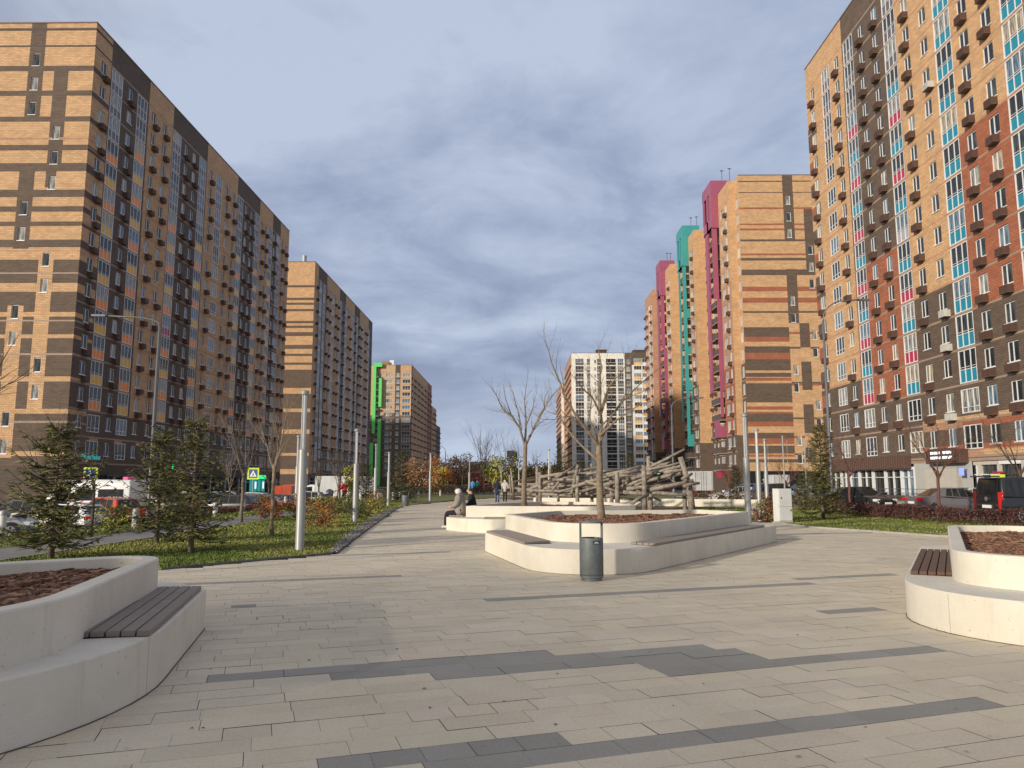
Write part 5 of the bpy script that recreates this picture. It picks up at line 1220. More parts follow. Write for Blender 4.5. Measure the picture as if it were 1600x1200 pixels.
# planter tree A: limbs traced as real branches at their own distances
def limb_tree(label, base, trunk, limbs, r, d0, seed, twigs=2, m='bark_pale'):
    t = empty('bare_tree', base); tag(t, label, 'tree', 'leafless planter trees'); rr = random.Random(seed); B0 = Vector(base)
    g = Geo(); P = [D(*p, d0)-B0 for p in trunk]; P[0] = Vector((0, 0, -.06)); n = len(P)
    P2 = []; R2 = []
    for i in range(n-1):
        for k in range(3): P2.append(P[i].lerp(P[i+1], k/3)+Vector((rr.uniform(-.012, .012), rr.uniform(-.012, .012), 0))); R2.append(r*(1.3 if i+k == 0 else 1.0)*(1-.35*(i*3+k)/(3*n)))
    P2.append(P[-1]); R2.append(r*.6); g.tube(P2, R2, m, 12); g.build('trunk', t, True)
    g = Geo()
    for (pl, dd, r0) in limbs:
        L = [D(*p, d0+dd*(i/(len(pl)-1)))-B0 for i, p in enumerate(pl)]; rs = [max(.006, r0*.66*(1-.82*i/(len(pl)-1))) for i in range(len(pl))]
        L2 = []; r2_ = []
        for i in range(len(L)-1):
            for k in range(2): L2.append(L[i].lerp(L[i+1], k/2)+Vector((rr.uniform(-.015, .015),)*3)); r2_.append(rs[i]+(rs[i+1]-rs[i])*k/2)
        L2.append(L[-1]); r2_.append(rs[-1]); g.tube(L2, r2_, m, 7, caps=False)
        for i in range(2, len(L2)):
            for q in range(twigs):
                if rr.random() < .75:
                    d = (L2[i]-L2[i-1]).normalized(); nd = rot_any(d, rr, rr.uniform(.4, .9)); nd.z += .25; nd.normalize()
                    grow(g, L2[i], nd, rr.uniform(.25, .6), max(.0045, r2_[i]*.4), 1, rr, m, .15, None, 4, .15, (1, 3))
    g.build('crown', t); return t
bA = (2.05, 19.2, .66)
limb_tree('pale barked bare tree growing from the central planter', bA, [(937, 808), (937, 770), (937, 730), (935, 695)],
          [([(936, 700), (922, 680), (905, 655), (888, 630), (875, 600), (862, 565), (852, 533)], -.8, .07), ([(936, 720), (912, 700), (885, 668), (872, 648), (850, 640)], .9, .06), ([(905, 655), (884, 650), (868, 655), (846, 655)], -.3, .03),
           ([(935, 697), (940, 660), (938, 630), (936, 600), (940, 575), (935, 545)], .4, .075), ([(937, 690), (955, 650), (975, 625), (1000, 600), (1030, 575)], .9, .06), ([(938, 680), (965, 655), (1000, 632), (1040, 620)], -1.0, .05),
           ([(938, 650), (925, 620), (905, 600), (893, 585)], -.9, .045), ([(939, 640), (950, 605), (972, 580), (985, 560)], -.6, .045), ([(937, 695), (920, 655), (925, 625), (915, 570)], 1.2, .05), ([(936, 660), (948, 620), (955, 590), (948, 560)], 1.0, .04), ([(940, 665), (965, 640), (985, 640), (1010, 648)], 1.3, .035)], .098, 19.2, 21, 2)
bB = (.16, 28.6, .66)
limb_tree('slender bare tree in the long planter left of the central tree', bB, [(818, 790), (819, 750), (820, 715), (821, 690)],
          [([(820, 697), (812, 668), (800, 650), (785, 640), (775, 618), (768, 605)], -.8, .07), ([(821, 697), (833, 672), (845, 645), (862, 620), (875, 605)], .7, .075), ([(820, 690), (822, 655), (820, 625), (824, 590)], .3, .07), ([(815, 672), (808, 640), (802, 615), (795, 595)], .8, .045),
           ([(822, 665), (832, 640), (838, 615)], -.8, .04), ([(835, 668), (850, 640), (852, 620), (858, 608)], -.9, .04), ([(805, 655), (788, 645), (772, 642)], .9, .03), ([(818, 717), (808, 708), (795, 700)], 0, .02), ([(800, 650), (790, 625), (787, 600)], -1, .035), ([(826, 682), (842, 662), (853, 655)], 1.2, .035)], .10, 28.6, 22, 2)
bare_tree('thin pale bare tree on the lawn left of the nearest light column', -7.25, 22.4, .03, 4.4, .055, 31, 'bark_pale', .47, .45, 2, limbs=4)
bare_tree('thin bare tree beyond the path near the third bollard', -10.75, 29.5, .03, 4.4, .06, 32, 'bark_grey', .42, .4, 2, limbs=4)
bare_tree('bare sapling against the near left end wall', -20.8, 34, -.9, 6.6, .07, 33, 'bark_dark', .3, .5, 3, limbs=5)
bare_tree('dark bare sapling in front of the white ambulance', -12.3, 21.9, .0, 3.2, .04, 34, 'bark_dark', .5, .4, 1, limbs=3)
bare_tree('bare tree by the brown shrub right of the nearest light column', -11.6, 49, .0, 4.4, .06, 35, 'bark_dark', .45, .35, 2, limbs=4)
bare_tree('bare tree whose twigs enter at the left edge', -8.6, 11.2, .0, 4.5, .05, 36, 'bark_dark', .55, 1.0, 2, limbs=4)
for k, (px, d, h, lb, mm) in enumerate(((1327, 49, 5.8, 'reddish bare tree left of the shop sign', 'bark_red'), (1466, 37, 5.4, 'reddish bare tree in the hedge before the grey sedan', 'bark_red'), (1594, 34, 5.4, 'bare tree at the right edge beside the black van', 'bark_dark'), (1230, 62, 4, 'small bare tree behind the white cabinet', 'bark_red'), (1140, 60, 3.6, 'small bare tree before the white cars', 'bark_red'))):
    bare_tree(lb, D(px, 760, d).x, d, -.15, h, .075, 40+k, mm, .42, .8, 3, limbs=5)
for k, (px, d, h) in enumerate(((722, 110, 7), (752, 120, 12), (756, 95, 9), (790, 120, 11), (808, 130, 10), (764, 140, 13), (838, 120, 7), (700, 100, 5), (560, 78, 6), (528, 75, 6), (498, 70, 5.5), (360, 60, 6), (420, 66, 6))):
    lbs = ['bare tree beside the rust coloured tree', 'tallest thin bare tree on the skyline', 'bare tree left of the walking pair', 'bare tree right of the yellow tree', 'faint bare tree left of the slender planter tree', 'faint tall sapling on the skyline', 'bare tree left of the log pile', 'bare shrub like tree under the left block corner', 'bare tree before the green framed block', 'bare tree in front of the box truck',
           'bare tree left of the box truck', 'bare tree before the parked dark cars', 'bare tree left of the pair of light columns']
    bare_tree(lbs[k], D(px, 760, d).x, d, -.2 if px > 650 else -.9, h, .08, 60+k, 'bark_grey' if k % 2 else 'bark_dark', .35, .3, 2, limbs=4)
# spruces
def spruce(label, x, y, z, h, R, seed, dens=1.0, mats_=('leaf_spruce', 'leaf_spruce2', 'leaf_spruce3'), z0=.42, group='young spruces'):
    rr = random.Random(seed); t = empty('spruce_tree', (x, y, z)); tag(t, label, 'tree', group)
    g = Geo(); g.tube([(0, 0, -.05), (0, 0, h*.5), (0, 0, h*.98)], [.035+h*.012, .02+h*.006, .008], 'bark_grey', 8); g.build('trunk', t, True)
    g = Geo(); zz = z0; 
    while zz < h*.97:
        f = 1-(zz-z0)/(h-z0); rad = R*(f**.7)*rr.uniform(.6, 1.15)+.06; nb = int((7+3*f)*min(1.3, dens+.2))
        for b_ in range(nb):
            a = rr.uniform(0, 6.283); L = rad*rr.uniform(.55, 1.12); up = .55-.75*f+rr.uniform(-.12, .12)
            p0 = Vector((0, 0, zz+rr.uniform(-.06, .06))); seg = 5; pts = [p0]
            for k in range(1, seg+1): s = k/seg; pts.append(p0+Vector((math.cos(a)*L*s, math.sin(a)*L*s, L*(up*s+.28*s*s-.12*math.sin(s*3)))))
            g.tube(pts, [.012*(1-.7*k/seg)+.002 for k in range(seg+1)], 'bark_dark', 3, caps=False)
            mm = rr.choice(mats_)
            for k in range(int(9*dens*max(.4, L))*2):
                s = rr.uniform(.12, 1); i = min(seg-1, int(s*seg)); p = pts[i].lerp(pts[i+1], s*seg-i)
                sd = 1 if k % 2 else -1; ta = a+sd*rr.uniform(.5, 1.1); tl = rr.uniform(.10, .22)*(1.15-s*.6)*(.7+.5*R)
                tip = p+Vector((math.cos(ta)*tl, math.sin(ta)*tl, rr.uniform(-.08, .05))); w = rr.uniform(.012, .026)
                wv = Vector((-math.sin(ta), math.cos(ta), rr.uniform(-.9, .9))).normalized()*w
                mid = p.lerp(tip, .5)
                g.face([p, mid-wv, tip, mid+wv], mm if rr.random() < .75 else rr.choice(mats_))
        zz += rr.uniform(.09, .16)*(.75+.25*h/3)
    g.build('crown', t); return t
spruce('spruce nearest the camera on the far left, behind the near planter', -9.55, 15.6, .0, 2.75, 1.4, 71, 1.5)
spruce('left one of the twin spruces on the lawn, pale trunk showing', -9.35, 19.7, .03, 3.05, 1.1, 72, 1.3)
spruce('right one of the twin spruces on the lawn', -7.25, 16.9, .03, 3.0, 1.05, 73, 1.3)
spruce('right hand spruce on the lawn beside the tall street lamp', 12.75, 32.3, .03, 4.1, 1.2, 74, 1.8)
dk = ('leaf_dark', 'leaf_spruce', 'leaf_spruce')
for k, (px, d, h, R, lb) in enumerate(((627, 57, 4.0, 1.6, 'dense dark spruce at the bend of the walk'), (572, 70, 3.4, 1.5, 'dark spruce left of the slim light columns'), (878, 110, 7.3, 3.0, 'large dark spruce before the white block'), (908, 115, 5.5, 2.6, 'dark spruce behind the log pile'), (1255, 42, 2.2, .7, 'small green spruce beside the right hand spruce'), (985, 90, 5.2, 2.2, 'dark evergreen between the logs and the right towers'), (1150, 58, 3.0, 1.2, 'low evergreen behind the white cars'))):
    spruce(lb, D(px, 760, d).x, d, -.15, h, R, 80+k, 1.2 if d < 80 else .9, dk, .1, 'dark evergreens')
# leafy crowns
def leafy(label, name, x, y, z, h, R, mats_, seed, n=900, leaf=.16, trunk=.3, cat='tree', group=None, squash=1.0, bark='bark_dark'):
    rr = random.Random(seed); t = empty(name, (x, y, z)); tag(t, label, cat, group)
    g = Geo()
    if trunk > 0: g.tube([(0, 0, -.05), (.03*h, 0, h*trunk), (0, 0, h*.8)], [.03*h, .02*h, .008*h], bark, 7)
    for k in range(7):
        a = rr.uniform(0, 6.28); d = Vector((math.cos(a), math.sin(a), rr.uniform(.5, 1.5))).normalized(); grow(g, Vector((0, 0, h*trunk*rr.uniform(.6, 1.2))), d, h*.38, .012*h+.004, 2, rr, bark, .1, None, 3)
    g.build('trunk' if trunk > 0 else 'stem', t)
    g = Geo(); cl = []
    for k in range(max(6, int(n/55))):
        a = rr.uniform(0, 6.28); rad = R*math.sqrt(rr.random())*.85; zz = h*(trunk*.7+(1-trunk*.7)*rr.uniform(.12, .9)); f = 1-abs((zz/h-.55)/.62)**2
        cl.append((Vector((math.cos(a)*rad*max(.3, f), math.sin(a)*rad*max(.3, f), zz)), R*rr.uniform(.18, .4), rr.choice(mats_)))
    for k in range(n):
        c, cr, mm = rr.choice(cl); p = c+Vector((rr.gauss(0, .5), rr.gauss(0, .5), rr.gauss(0, .42)))*cr
        if p.z < .02: p.z = .02+rr.random()*.1
        a = Vector((rr.gauss(0, 1), rr.gauss(0, 1), rr.gauss(0, 1))).normalized(); b_ = a.orthogonal().normalized(); s = leaf*rr.uniform(.5, 1.2); c2 = a.cross(b_)
        g.face([p-b_*s, p-c2*s*.5, p+b_*s, p+c2*s*.5], mm if rr.random() < .8 else rr.choice(mats_))
    g.build('crown', t); return t
au = [(655, 90, 4.6, 3.4, ('leaf_orange', 'leaf_rust', 'leaf_pale'), 'bright orange tree at the foot of the farthest left block', .16), (680, 96, 3.6, 2.6, ('leaf_orange', 'leaf_orange', 'leaf_yellow'), 'orange tree right of the lone light column', .16), (720, 120, 6.2, 3.2, ('leaf_rust', 'leaf_orange', 'leaf_pale'), 'rust coloured tree on the skyline', .2),
      (700, 150, 6.0, 4, ('leaf_orange', 'leaf_pale'), 'pale orange tree behind the rust coloured one', .25), (782, 118, 5.8, 3.6, ('leaf_yellow', 'leaf_yellow', 'leaf_green'), 'yellow green tree behind the walking pair', .2), (856, 150, 5.4, 5, ('leaf_olive', 'leaf_yellow', 'leaf_green'), 'olive tree left of the white block', .25),
      (745, 170, 7, 6, ('leaf_pale', 'leaf_rust', 'leaf_olive'), 'brown tree crown behind the thin bare trees', .3), (820, 165, 6, 6, ('leaf_olive', 'leaf_rust', 'leaf_pale'), 'dull brown tree behind the slender planter tree', .3), (548, 74, 3.6, 1.0, ('leaf_yellow', 'leaf_olive', 'leaf_olive'), 'yellowing tree before the second left block', .12)]
for k, (px, d, h, R, ms, lb, lf) in enumerate(au): leafy(lb, 'autumn_tree', D(px, 760, d).x, d, -.3, h, R, ms, 100+k, 1700, lf, .25, group='autumn trees down the boulevard')
# shrubs and hedges
sh = [(-10.0, 31.0, 1.0, .55, ('leaf_rust', 'leaf_maroon2', 'leaf_orange'), 'rusty brown shrub at the end of the path'), (-9.2, 31.6, 1.1, .55, ('leaf_rust', 'leaf_orange'), 'rusty shrub left of the nearest light column'), (-10.9, 32.6, 1.0, .5, ('leaf_olive', 'leaf_rust'), 'olive brown shrub beside the path edge'),
      (-6.9, 26.4, .9, .75, ('leaf_rust', 'leaf_orange', 'leaf_olive'), 'orange brown shrub right of the nearest light column'), (-7.3, 28.6, 1.0, .6, ('leaf_olive', 'leaf_yellow', 'leaf_green'), 'yellow olive shrub behind the orange brown one'), (-6.6, 31.0, 1.0, .8, ('leaf_olive', 'leaf_green'), 'green olive shrub beside the gravel strip light column'),
      (-7.0, 36.5, 1.1, .8, ('leaf_olive', 'leaf_yellow', 'leaf_rust'), 'yellowing shrub along the gravel strip'), (-7.6, 40.5, .9, .7, ('leaf_green', 'leaf_olive'), 'green shrub farther along the gravel strip'), (-8.8, 38, .9, .7, ('leaf_olive', 'leaf_green'), 'low green shrub in the middle of the lawn'),
      (9.6, 30.4, .85, .55, ('leaf_rust', 'leaf_maroon2', 'leaf_olive'), 'brown shrub left of the white cabinet'), (10.6, 31.6, .95, .6, ('leaf_rust', 'leaf_maroon2'), 'brown shrub behind the white cabinet'), (-12.9, 24.2, .85, .6, ('leaf_olive', 'leaf_yellow', 'leaf_green'), 'olive shrub beside the second bollard'), (-13.6, 22.5, .9, .6, ('leaf_olive', 'leaf_yellow'), 'yellow olive shrub in front of the striped white car'), (-13.4, 30, .8, .6, ('leaf_olive', 'leaf_green'), 'olive shrub behind the twin spruces')]
for k, (x, y, h, R, ms, lb) in enumerate(sh): leafy(lb, 'shrub', x, y, .03, h, R, ms, 130+k, 1500, .045, 0, 'shrub', 'low garden shrubs')
for (nm, lb, line, w, h, ms, n, lf) in (('hedge', 'dark red leaved hedge between the right lawn and the road', [(15.0, 38), (16.2, 29.5), (17.2, 27.2), (20.5, 24.5), (24, 23)], 1.0, .62, ('leaf_maroon', 'leaf_maroon2', 'leaf_maroon'), 15000, .05),
                                   ('hedge', 'dark maroon hedge along the left parking row', [(-14.7, 34), (-14.8, 45), (-14.9, 62)], .9, .28, ('leaf_maroon', 'leaf_maroon', 'leaf_maroon2'), 6500, .07),
                                   ('hedge', 'dark low hedge before the white cars on the right', [(12.5, 56), (18, 57), (18.2, 44)], .9, .8, ('leaf_maroon', 'leaf_olive', 'leaf_maroon2'), 4500, .07),
                                   ('hedge', 'dark green hedge at the far bend of the walk', [(-12, 66), (-12, 84), (-4.5, 98), (2.5, 110)], 1.2, 1.0, ('leaf_dark', 'leaf_green', 'leaf_maroon'), 4500, .12)):
    rr = random.Random(hash(lb) % 1000 if False else len(lb)); t = empty(nm, (line[0][0], line[0][1], 0)); tag(t, lb, 'hedge', 'hedges'); B0 = Vector((line[0][0], line[0][1], 0))
    seglen = [(Vector(line[i+1])-Vector(line[i])).length for i in range(len(line)-1)]; tot = sum(seglen)
    def at(s):
        for i, L in enumerate(seglen):
            if s <= L: return Vector(line[i]).lerp(Vector(line[i+1]), s/L), (Vector(line[i+1])-Vector(line[i])).normalized()
            s -= L
        return Vector(line[-1]), (Vector(line[-1])-Vector(line[-2])).normalized()
    g = Geo()
    for k in range(int(tot*9)):
        p, d = at(rr.random()*tot); q = Vector((p.x, p.y, 0))+Vector((-d.y, d.x, 0))*rr.uniform(-w/3, w/3)-B0
        grow(g, q, Vector((rr.uniform(-.3, .3), rr.uniform(-.3, .3), 1)).normalized(), h*.55, .012, 1, rr, 'bark_pale' if rr.random() < .3 else 'bark_red', .1, None, 3)
    g.build('stems', t)
    g = Geo()
    for k in range(n):
        p, d = at(rr.random()*tot); hh = h*(1+.16*mnoise.noise(Vector((p.x*.8, p.y*.8, 1))))
        q = Vector((p.x, p.y, 0))+Vector((-d.y, d.x, 0))*rr.gauss(0, w*.28)-B0; q.z = hh*rr.uniform(.08, 1)**.7
        a = Vector((rr.gauss(0, 1), rr.gauss(0, 1), rr.gauss(0, 1))).normalized(); b_ = a.orthogonal().normalized(); s = lf*rr.uniform(.5, 1.2); c2 = a.cross(b_)
        g.face([q-b_*s, q-c2*s*.5, q+b_*s, q+c2*s*.5], rr.choice(ms))
    g.build('foliage', t)
# far woodland behind everything
g = Geo(); rr = random.Random(9)
for k in range(5200):
    x = rr.uniform(-260, 260); y = 520+rr.uniform(0, 60); h = 9+5*mnoise.noise(Vector((x*.03, 0, 0)))+3*mnoise.noise(Vector((x*.12, 4, 0)))
    p = Vector((x, y, rr.uniform(0, h))); a = Vector((rr.gauss(0, 1), rr.gauss(0, 1), rr.gauss(0, 1))).normalized(); b_ = a.orthogonal().normalized()*2.6; c2 = a.cross(b_)*.7
    g.face([p-b_, p-c2, p+b_, p+c2], rr.choice(('leaf_rust', 'leaf_olive', 'leaf_pale', 'leaf_olive', 'leaf_orange')))
tag(g.build('woodland'), 'far autumn woodland along the horizon', 'woodland', kind='stuff')
# weeds
for k, (px, py) in enumerate(((20, 1152), (1478, 988), (958, 893), (1003, 893))):
    x, y = G(px, py); g = Geo(); rr = random.Random(k)
    for q in range(60 if k == 0 else 16):
        a = rr.uniform(0, 6.28); l = rr.uniform(.02, .07 if k == 0 else .03); g.face([(x-.003, y, .0), (x+.003, y, .0), (x+math.cos(a)*l+rr.uniform(-.03, .03)*(k == 0), y+math.sin(a)*l*.6, rr.uniform(.01, .06 if k == 0 else .03))], 'grass1')
    tag(g.build('weed'), ['green weed tuft at the foot of the nearest planter', 'tiny weed at the foot of the right planter', 'tiny weed at the foot of the central planter right of the bin', 'small weed farther right along the central planter foot'][k], 'weed')
# fallen leaves and twigs
rr = random.Random(77)
g = Geo()
for k in range(260):
    y = rr.uniform(3.8, 24); x = rr.uniform(-6, 9)
    if not inpoly(x, y, PAVE): continue
    a = rr.uniform(0, 6.28); s = rr.uniform(.008, .022); dx, dy = math.cos(a)*s, math.sin(a)*s
    g.face([(x-dx, y-dy, .004), (x+dy*.5, y-dx*.5, .008), (x+dx, y+dy, .005), (x-dy*.5, y+dx*.5, .01)], rr.choice(('leaf_rust', 'bark_dark', 'leaf_pale', 'leaf_maroon2')))
tag(g.build('leaf_litter'), 'scattered dry leaf fragments on the paving', 'leaves', kind='stuff')
# ================= VEHICLES =================
def loft(g, secs, m, close=True):
    """secs: list of rings (equal length)"""
    i0 = len(g.v); n = len(secs[0])
    for r in secs: g.v += [tuple(p) for p in r]
    for k in range(len(secs)-1):
        for j in range(n):
            q = (j+1) % n; g.f.append((i0+k*n+j, i0+(k+1)*n+j, i0+(k+1)*n+q, i0+k*n+q)); g.m.append(m); g.uv.append(None)
    if close:
        g.f.append(tuple(i0+j for j in range(n))); g.m.append(m); g.uv.append(None)
        k = len(secs)-1; g.f.append(tuple(i0+k*n+j for j in reversed(range(n)))); g.m.append(m); g.uv.append(None)
PROF = {
 # belt line: (x, z_top, halfwidth) nose at +x ; cabin: belt x/z and roof x
 'sedan': dict(L=4.6, W=1.8, H=1.45, body=[(-2.28, .78, .72), (-2.22, .98, .82), (-1.6, 1.02, .88), (-.6, .93, .9), (.9, .93, .9), (1.6, .84, .86), (2.15, .70, .78), (2.28, .55, .66)], cab=[(-1.75, 1.0, .74), (-.95, 1.43, .60), (.15, 1.45, .60), (1.05, .93, .76)]),
 'hatch': dict(L=4.2, W=1.78, H=1.52, body=[(-2.08, .70, .74), (-2.05, 1.0, .82), (-1.4, 1.02, .88), (-.4, .97, .89), (.8, .95, .89), (1.4, .88, .85), (1.95, .72, .78), (2.1, .55, .66)], cab=[(-2.0, 1.0, .74), (-1.55, 1.46, .60), (.05, 1.52, .60), (1.0, .94, .76)]),
 'suv': dict(L=4.6, W=1.88, H=1.7, body=[(-2.28, .75, .78), (-2.25, 1.1, .86), (-1.4, 1.12, .92), (0, 1.08, .93), (.95, 1.06, .93), (1.6, 1.0, .90), (2.15, .85, .82), (2.28, .6, .7)], cab=[(-2.2, 1.1, .78), (-1.85, 1.62, .66), (.05, 1.70, .66), (1.05, 1.06, .80)]),
 'van': dict(L=5.1, W=1.92, H=1.93, body=[(-2.53, .75, .86), (-2.52, 1.12, .92), (-1.4, 1.14, .95), (0, 1.12, .95), (1.35, 1.1, .95), (1.9, 1.02, .92), (2.4, .85, .84), (2.54, .6, .74)], cab=[(-2.5, 1.12, .90), (-2.36, 1.88, .78), (.65, 1.93, .78), (1.75, 1.05, .84)]),
}
def wheel(parent, x, y, r, side):
    w = empty('wheel', (x, y, r)); w.parent = parent
    g = Geo(); g.tube([(0, -.1, 0), (0, -.09, 0), (0, .09, 0), (0, .1, 0)], [r*.9, r, r, r*.9], 'rubber', 20); g.build('tyre', w)
    g = Geo(); sy = side
    g.tube([(0, sy*.102, 0), (0, sy*.112, 0)], [r*.66, r*.62], 'rim', 16)
    for k in range(5):
        a = k*1.2566; T = Matrix.Rotation(a, 4, 'Y'); g.box(-.03, .03, sy*.118-.006, sy*.118+.006, .04, r*.58, 'black', T)
    g.build('rim', w)
def car(kind, paint, label, x, y, z, ang, tail=False, cat='car', stripe=None, group='parked cars'):
    P = PROF[kind]; t = empty('parked_car', (x, y, z), ang); tag(t, label, cat, group)
    g = Geo(); secs = []
    zb = .22
    for (bx_, zt, hw) in P['body']:
        zl = zb+ (.12 if abs(bx_) > 2.0 else 0)
        secs.append([(bx_, -hw*.90, zl), (bx_, -hw, zl+.16), (bx_, -hw*1.0, zl+(zt-zl)*.6), (bx_, -hw*.95, zt-.05), (bx_, -hw*.80, zt), (bx_, hw*.80, zt), (bx_, hw*.95, zt-.05), (bx_, hw, zl+(zt-zl)*.6), (bx_, hw, zl+.16), (bx_, hw*.90, zl)])
    loft(g, secs, paint); o = g.build('body', t); autosmooth(o, 40); bevel(o, .03, 2, 40)
    c = P['cab']; g = Geo()
    (rx, rz, rw), (r1, rz1, rw1), (r2_, rz2, rw2), (fx, fz, fw) = c
    lo = [(rx, rz, rw), ((rx+r1)/2*.4+.6*r1, rz, rw+.06), (r2_, min(rz, fz)+.0, fw+.06), (fx, fz, fw)]
    ring0 = [(rx, -rw, rz-.03), (r1, -rw-.05, rz-.03), (r2_, -fw-.05, fz-.03), (fx, -fw, fz-.03), (fx, fw, fz-.03), (r2_, fw+.05, fz-.03), (r1, rw+.05, rz-.03), (rx, rw, rz-.03)]
    ring1 = [(r1-.02, -rw1+.05, rz1-.03), (r1+.15, -rw1, rz1), (r2_-.15, -rw2, rz2), (r2_+.02, -rw2+.05, rz2-.03), (r2_+.02, rw2-.05, rz2-.03), (r2_-.15, rw2, rz2), (r1+.15, rw1, rz1), (r1-.02, rw1-.05, rz1-.03)]
    loft(g, [ring0, ring1], paint); o = g.build('cabin', t); bevel(o, .05, 3, 25); autosmooth(o, 50)
    # glazing panes proud of the cabin
    def pane(name, a, b_, c_, d_, out):
        g = Geo(); cen = (Vector(a)+Vector(b_)+Vector(c_)+Vector(d_))/4; nn = (Vector(b_)-Vector(a)).cross(Vector(c_)-Vector(a)).normalized()
        if nn.dot(Vector(out)) < 0: nn = -nn
        q = [cen+(Vector(p)-cen)*.97+nn*.012 for p in (a, b_, c_, d_)]
        g.face(q if (q[1]-q[0]).cross(q[2]-q[0]).dot(nn) > 0 else q[::-1], 'car_glass'); g.build(name, t)
    def lerp(a, b_, s): return tuple(Vector(a).lerp(Vector(b_), s))
    R0, R1 = ring0, ring1
    pane('windscreen', lerp(R0[3], R0[4], .05), lerp(R0[3], R0[4], .95), lerp(R1[3], R1[4], .93), lerp(R1[3], R1[4], .07), (1, 0, .3))
    lz = .12 if kind == 'sedan' else .16
    a0, a1 = lerp(R0[0], R1[0], .12), lerp(R0[7], R1[7], .12); b0, b1 = lerp(R0[0], R1[0], .9), lerp(R0[7], R1[7], .9)
    pane('rear_window', lerp(a0, a1, .06), lerp(a0, a1, .94), lerp(b1, b0, .08), lerp(b1, b0, .92), (-1, 0, .3))
    for s, idx in ((-1, (1, 2, 2, 1)), (1, (6, 5, 5, 6))):
        A0, A1 = R0[idx[0]], R0[idx[1]]; B0, B1 = R1[idx[3]], R1[idx[2]]
        bot = lambda u: lerp(lerp(A0, A1, u), lerp(B0, B1, u), .10); top = lambda u: lerp(lerp(A0, A1, u), lerp(B0, B1, u), .88)
        for u0, u1 in ((.0, .30), (.33, .64), (.67, 1.0)): pane('side_window', bot(u0), bot(u1), top(u1), top(u0), (0, s, .2))
        # quarter triangles toward pillars
        F = R0[3] if s < 0 else R0[4]; Ft = R1[3] if s < 0 else R1[4]
        g = Geo(); tri = [Vector(bot(1.0)), Vector(lerp(F, Ft, .12)), Vector(top(1.0))]; cen = sum(tri, Vector())/3; tri = [cen+(p-cen)*.8+Vector((0, s*.014, 0)) for p in tri]; g.face(tri if s < 0 else tri[::-1], 'car_glass'); g.build('side_window', t)
    r = .33 if kind in ('sedan', 'hatch') else .37
    wx = P['L']/2-.85
    for sx in (-1, 1):
        for sy in (-1, 1):
            hw = P['W']/2
            g = Geo(); g.tube([(sx*wx, sy*(hw*.97-.12), r+.02), (sx*wx, sy*(hw*.97+.008), r+.02)], [r*1.14, r*1.14], 'black', 20); g.build('wheel_arch', t)
            wheel(t, sx*wx, sy*(hw*.97-.08), r, sy)
    hL = P['L']/2; zl = P['body'][1][1]
    for s in (-1, 1):
        g = Geo(); hh = .55 if kind == 'van' else .16; zc = (zl-.12 if kind != 'van' else zl-.05)
        g.box(-hL-.0+.0, -hL+.16, s*.86-.13 if s > 0 else -.86-.03, s*.86+.03 if s > 0 else -.86+.13, zc-hh*(.8 if kind == 'van' else .6), zc+hh*.4, 'tail_dark' if (kind == 'van' and s > 0) else 'tail_red'); 
        if kind != 'van': g.box(-hL+.01, -hL+.12, s*.62-.16, s*.62+.16, zc-.08, zc+.05, 'tail_red')
        bevel(g.build('tail_light', t), .02)
        g = Geo(); fz_ = P['body'][-2][1]; g.box(hL-.42, hL-.10, s*.66-.16, s*.66+.16, fz_-.14, fz_+.02, 'lens_clear'); bevel(g.build('headlight', t), .03)
        g = Geo(); g.box(.75, .95, s*.98-.1, s*.98+.1, P['body'][3][1]+.0, P['body'][3][1]+.16, paint if paint != 'paint_black' else 'black'); bevel(g.build('mirror', t), .03)
    g = Geo(); g.box(-hL-.03, -hL+.04, -.26, .26, .62 if kind != 'van' else .66, .74 if kind != 'van' else .78, 'sign_white'); g.build('number_plate', t)
    g = Geo(); g.box(hL-.03, hL+.03, -.26, .26, .42, .54, 'sign_white'); g.build('number_plate', t)
    g = Geo(); g.box(-hL-.02, -hL+.12, -.8, .8, .26, .48, 'black'); g.box(hL-.12, hL+.02, -.72, .72, .26, .42, 'black'); g.box(hL-.08, hL+.0, -.45, .45, .56, .68, 'black'); bevel(g.build('bumper', t), .03)
    for s in (-1, 1):
        g = Geo()
        for dx in (.25, -.75): g.box(dx-.09, dx+.09, s*(P['W']/2+.002)-.01, s*(P['W']/2+.002)+.01, .84, .865, 'rim')
        g.build('door_handle', t)
    if stripe:
        g = Geo()
        for k in range(3): g.box(-hL*.96, -hL*.2, -P['W']/2-.006, -P['W']/2+.01, .45+k*.14, .50+k*.14, stripe)
        g.build('stripe', t)
    if kind == 'van':
        g = Geo(); g.box(-2.72, -2.38, -.72, .72, 1.88, 1.93, paint); bevel(g.build('spoiler', t), .02); g = Geo(); g.tube([(-2.545, 0, 1.02), (-2.57, 0, 1.02)], [.09, .09], 'rim', 14); g.build('badge', t)
    return t
ZR = -.235; ZL = -.94
car('van', 'paint_black', 'big black van parked at the right edge with a glowing red tail light', 22.7, 32.9, ZR, 0, cat='van').scale = (1.07,)*3
car('sedan', 'paint_grey', 'grey sedan parked left of the black van', 23.4, 41.2, ZR, 0).scale = (1.05,)*3
car('hatch', 'paint_black', 'black hatchback facing the hedge left of the reddish tree', 22.3, 49.8, ZR, math.radians(-72))
car('sedan', 'paint_silver', 'silver car behind the grey sedan and the hedge', 29.0, 49.5, ZR, math.radians(170))
car('hatch', 'paint_pale_blue', 'pale blue car right of the white cabinet', 19.6+1.5, 56, ZR, math.radians(175))
car('suv', 'paint_blue', 'blue car behind the light columns on the right', 21.0, 66, ZR, math.radians(8))
car('suv', 'paint_navy', 'navy car left of the pale blue one', 20.8, 61, ZR, math.radians(5))
